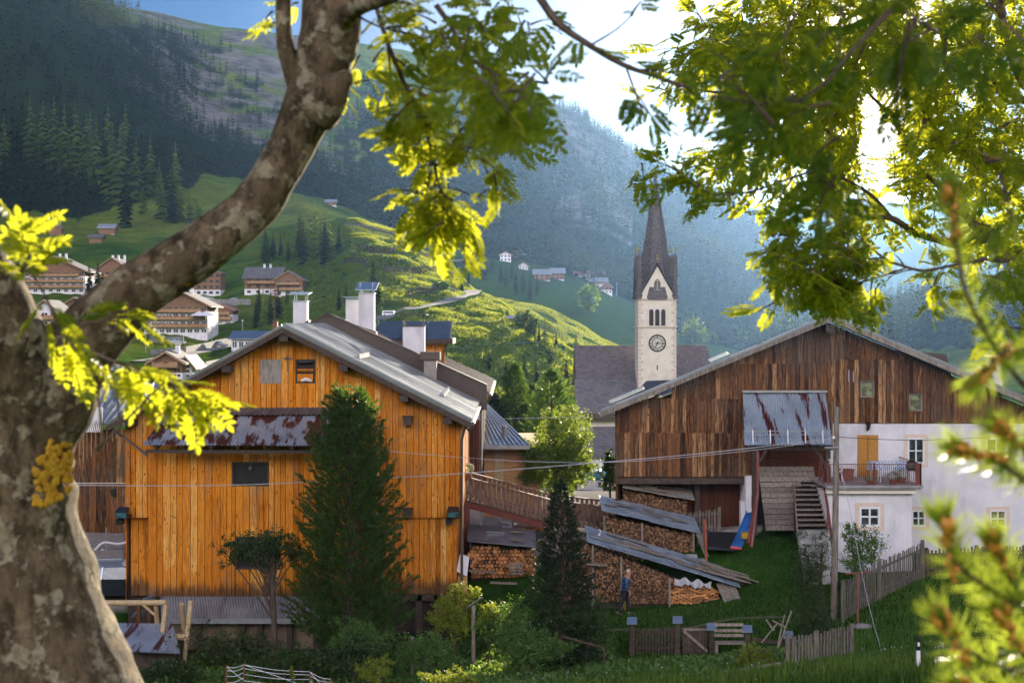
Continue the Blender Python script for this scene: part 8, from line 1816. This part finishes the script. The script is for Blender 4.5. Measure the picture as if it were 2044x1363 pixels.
# ------------------------------------------------------------------ mountain pine close to the camera at the right
def pine_front():
    d0 = 1.7; base = Vector((X(2650, d0), d0, tz(X(2650, d0), d0))); root = thing('mountain_pine', 'out of focus mountain pine boughs with orange buds reaching in at the right', 'pine', tuple(base))
    m = MB(); m.tube([base - Vector((0, 0, .2)), P(2620, 1500, d0), P(2560, 900, d0), P(2520, 500, d0), P(2490, 100, d0), P(2470, -400, d0)], [.05, .042, .034, .022, .012, .002], 9, sub=4); m.build('trunk', TWIG, root, smooth=True)
    shoots = [([(2560, 1000, 1.7, 24), (2200, 900, 1.65, 16), (2060, 785, 1.6, 11), (1985, 690, 1.58, 10), (1930, 590, 1.55, 9), (1908, 480, 1.55, 8), (1900, 400, 1.55, 7)], .35),
              ([(2570, 1120, 1.7, 24), (2200, 1010, 1.6, 14), (2060, 965, 1.5, 11), (1985, 915, 1.46, 9), (1930, 900, 1.45, 8)], .45), ([(2120, 985, 1.55, 12), (2050, 900, 1.5, 10), (1998, 858, 1.45, 8)], .3),
              ([(2590, 1300, 1.7, 24), (2200, 1260, 1.5, 14), (2050, 1215, 1.42, 12), (1960, 1165, 1.4, 10), (1900, 1115, 1.38, 9), (1886, 1060, 1.38, 8)], .45), ([(2600, 1500, 1.7, 20), (2150, 1370, 1.45, 12), (2000, 1330, 1.4, 9), (1915, 1290, 1.38, 8), (1890, 1250, 1.38, 7)], .4),
              ([(2060, 1215, 1.42, 10), (2010, 1140, 1.42, 8), (1990, 1090, 1.4, 8)], .35), ([(2100, 1360, 1.45, 10), (2040, 1300, 1.42, 8), (2000, 1230, 1.4, 7)], .3), ([(2300, 860, 1.65, 12), (2100, 720, 1.6, 9), (2010, 700, 1.55, 8), (1965, 745, 1.55, 7)], .3), ([(2200, 1420, 1.45, 10), (2060, 1400, 1.4, 8), (1930, 1375, 1.38, 7)], .3)]
    T = []; D = []; S = []; bm = nmat('orange_buds', (.52, .20, .02), (.68, .33, .05), 90, rough=.5)
    for pts, vis in shoots:
        st = MB(); bd = MB(); w_ = mk_branch(st, pts, 4, .1, 7); st.build('twig', TWIG, root, smooth=True); seg = [(a, b) for a, b in zip(w_[:-1], w_[1:])]; tot = len(seg)
        for i, (a, b) in enumerate(seg):
            if i < tot * .35 and tot > 3: continue
            L = (b - a).length; ax = (b - a).normalized(); n = int(L * 1150)
            thin = .55 if (pts[0][1] == 1000 and i < tot - 1) else 1
            for k in range(int(n * thin)):
                p = a.lerp(b, random.random()); v = Vector(rand_dirs(1)[0]); v = (v - ax * v.dot(ax)).normalized()
                for _ in range(2): T.append(tuple(p)); D.append(tuple(ax * random.uniform(.45, 1.2) + v * 1.0 + Vector(rand_dirs(1)[0]) * .12)); S.append(random.uniform(.026, .043))
        e = w_[-1]; ax = (w_[-1] - w_[-2]).normalized()
        for k in range(5): v = Vector(rand_dirs(1)[0]) * .008; bd.tube([e + v, e + v + ax * .012, e + v + ax * .02], [.0035, .0045, .001], 6)
        for k in range(90): v = Vector(rand_dirs(1)[0]); T.append(tuple(e)); D.append(tuple(ax * 1.0 + v * .55)); S.append(random.uniform(.03, .048))
        # orange cone scales behind the tip
        for k in range(22): q = e - ax * random.uniform(.0, .045); v = Vector(rand_dirs(1)[0]) * .006; bd.ball(q + v, .0032, 5, 4)
        bd.build('bud', bm, root, smooth=True)
    V0 = np.array([[-.011, 0, 0], [.011, 0, 0], [.009, .6, .03], [0, 1, 0], [-.009, .6, .03]]); F0 = np.array([[0, 1, 2], [0, 2, 4], [4, 2, 3]])
    V, Fc = inst(V0 * np.array([2.0, 1, 1]), F0, frames(np.array(D), rand_dirs(len(T)), np.array(S)), np.array(T)); arr_mesh('needles', V, Fc, NEEDLEF, root); print('needles', len(T))
BUILDERS.append(pine_front)
# ------------------------------------------------------------------ run
build_ground(); build_world(); build_camera()
if USE_HAZE: build_haze()
for fn in BUILDERS: fn()
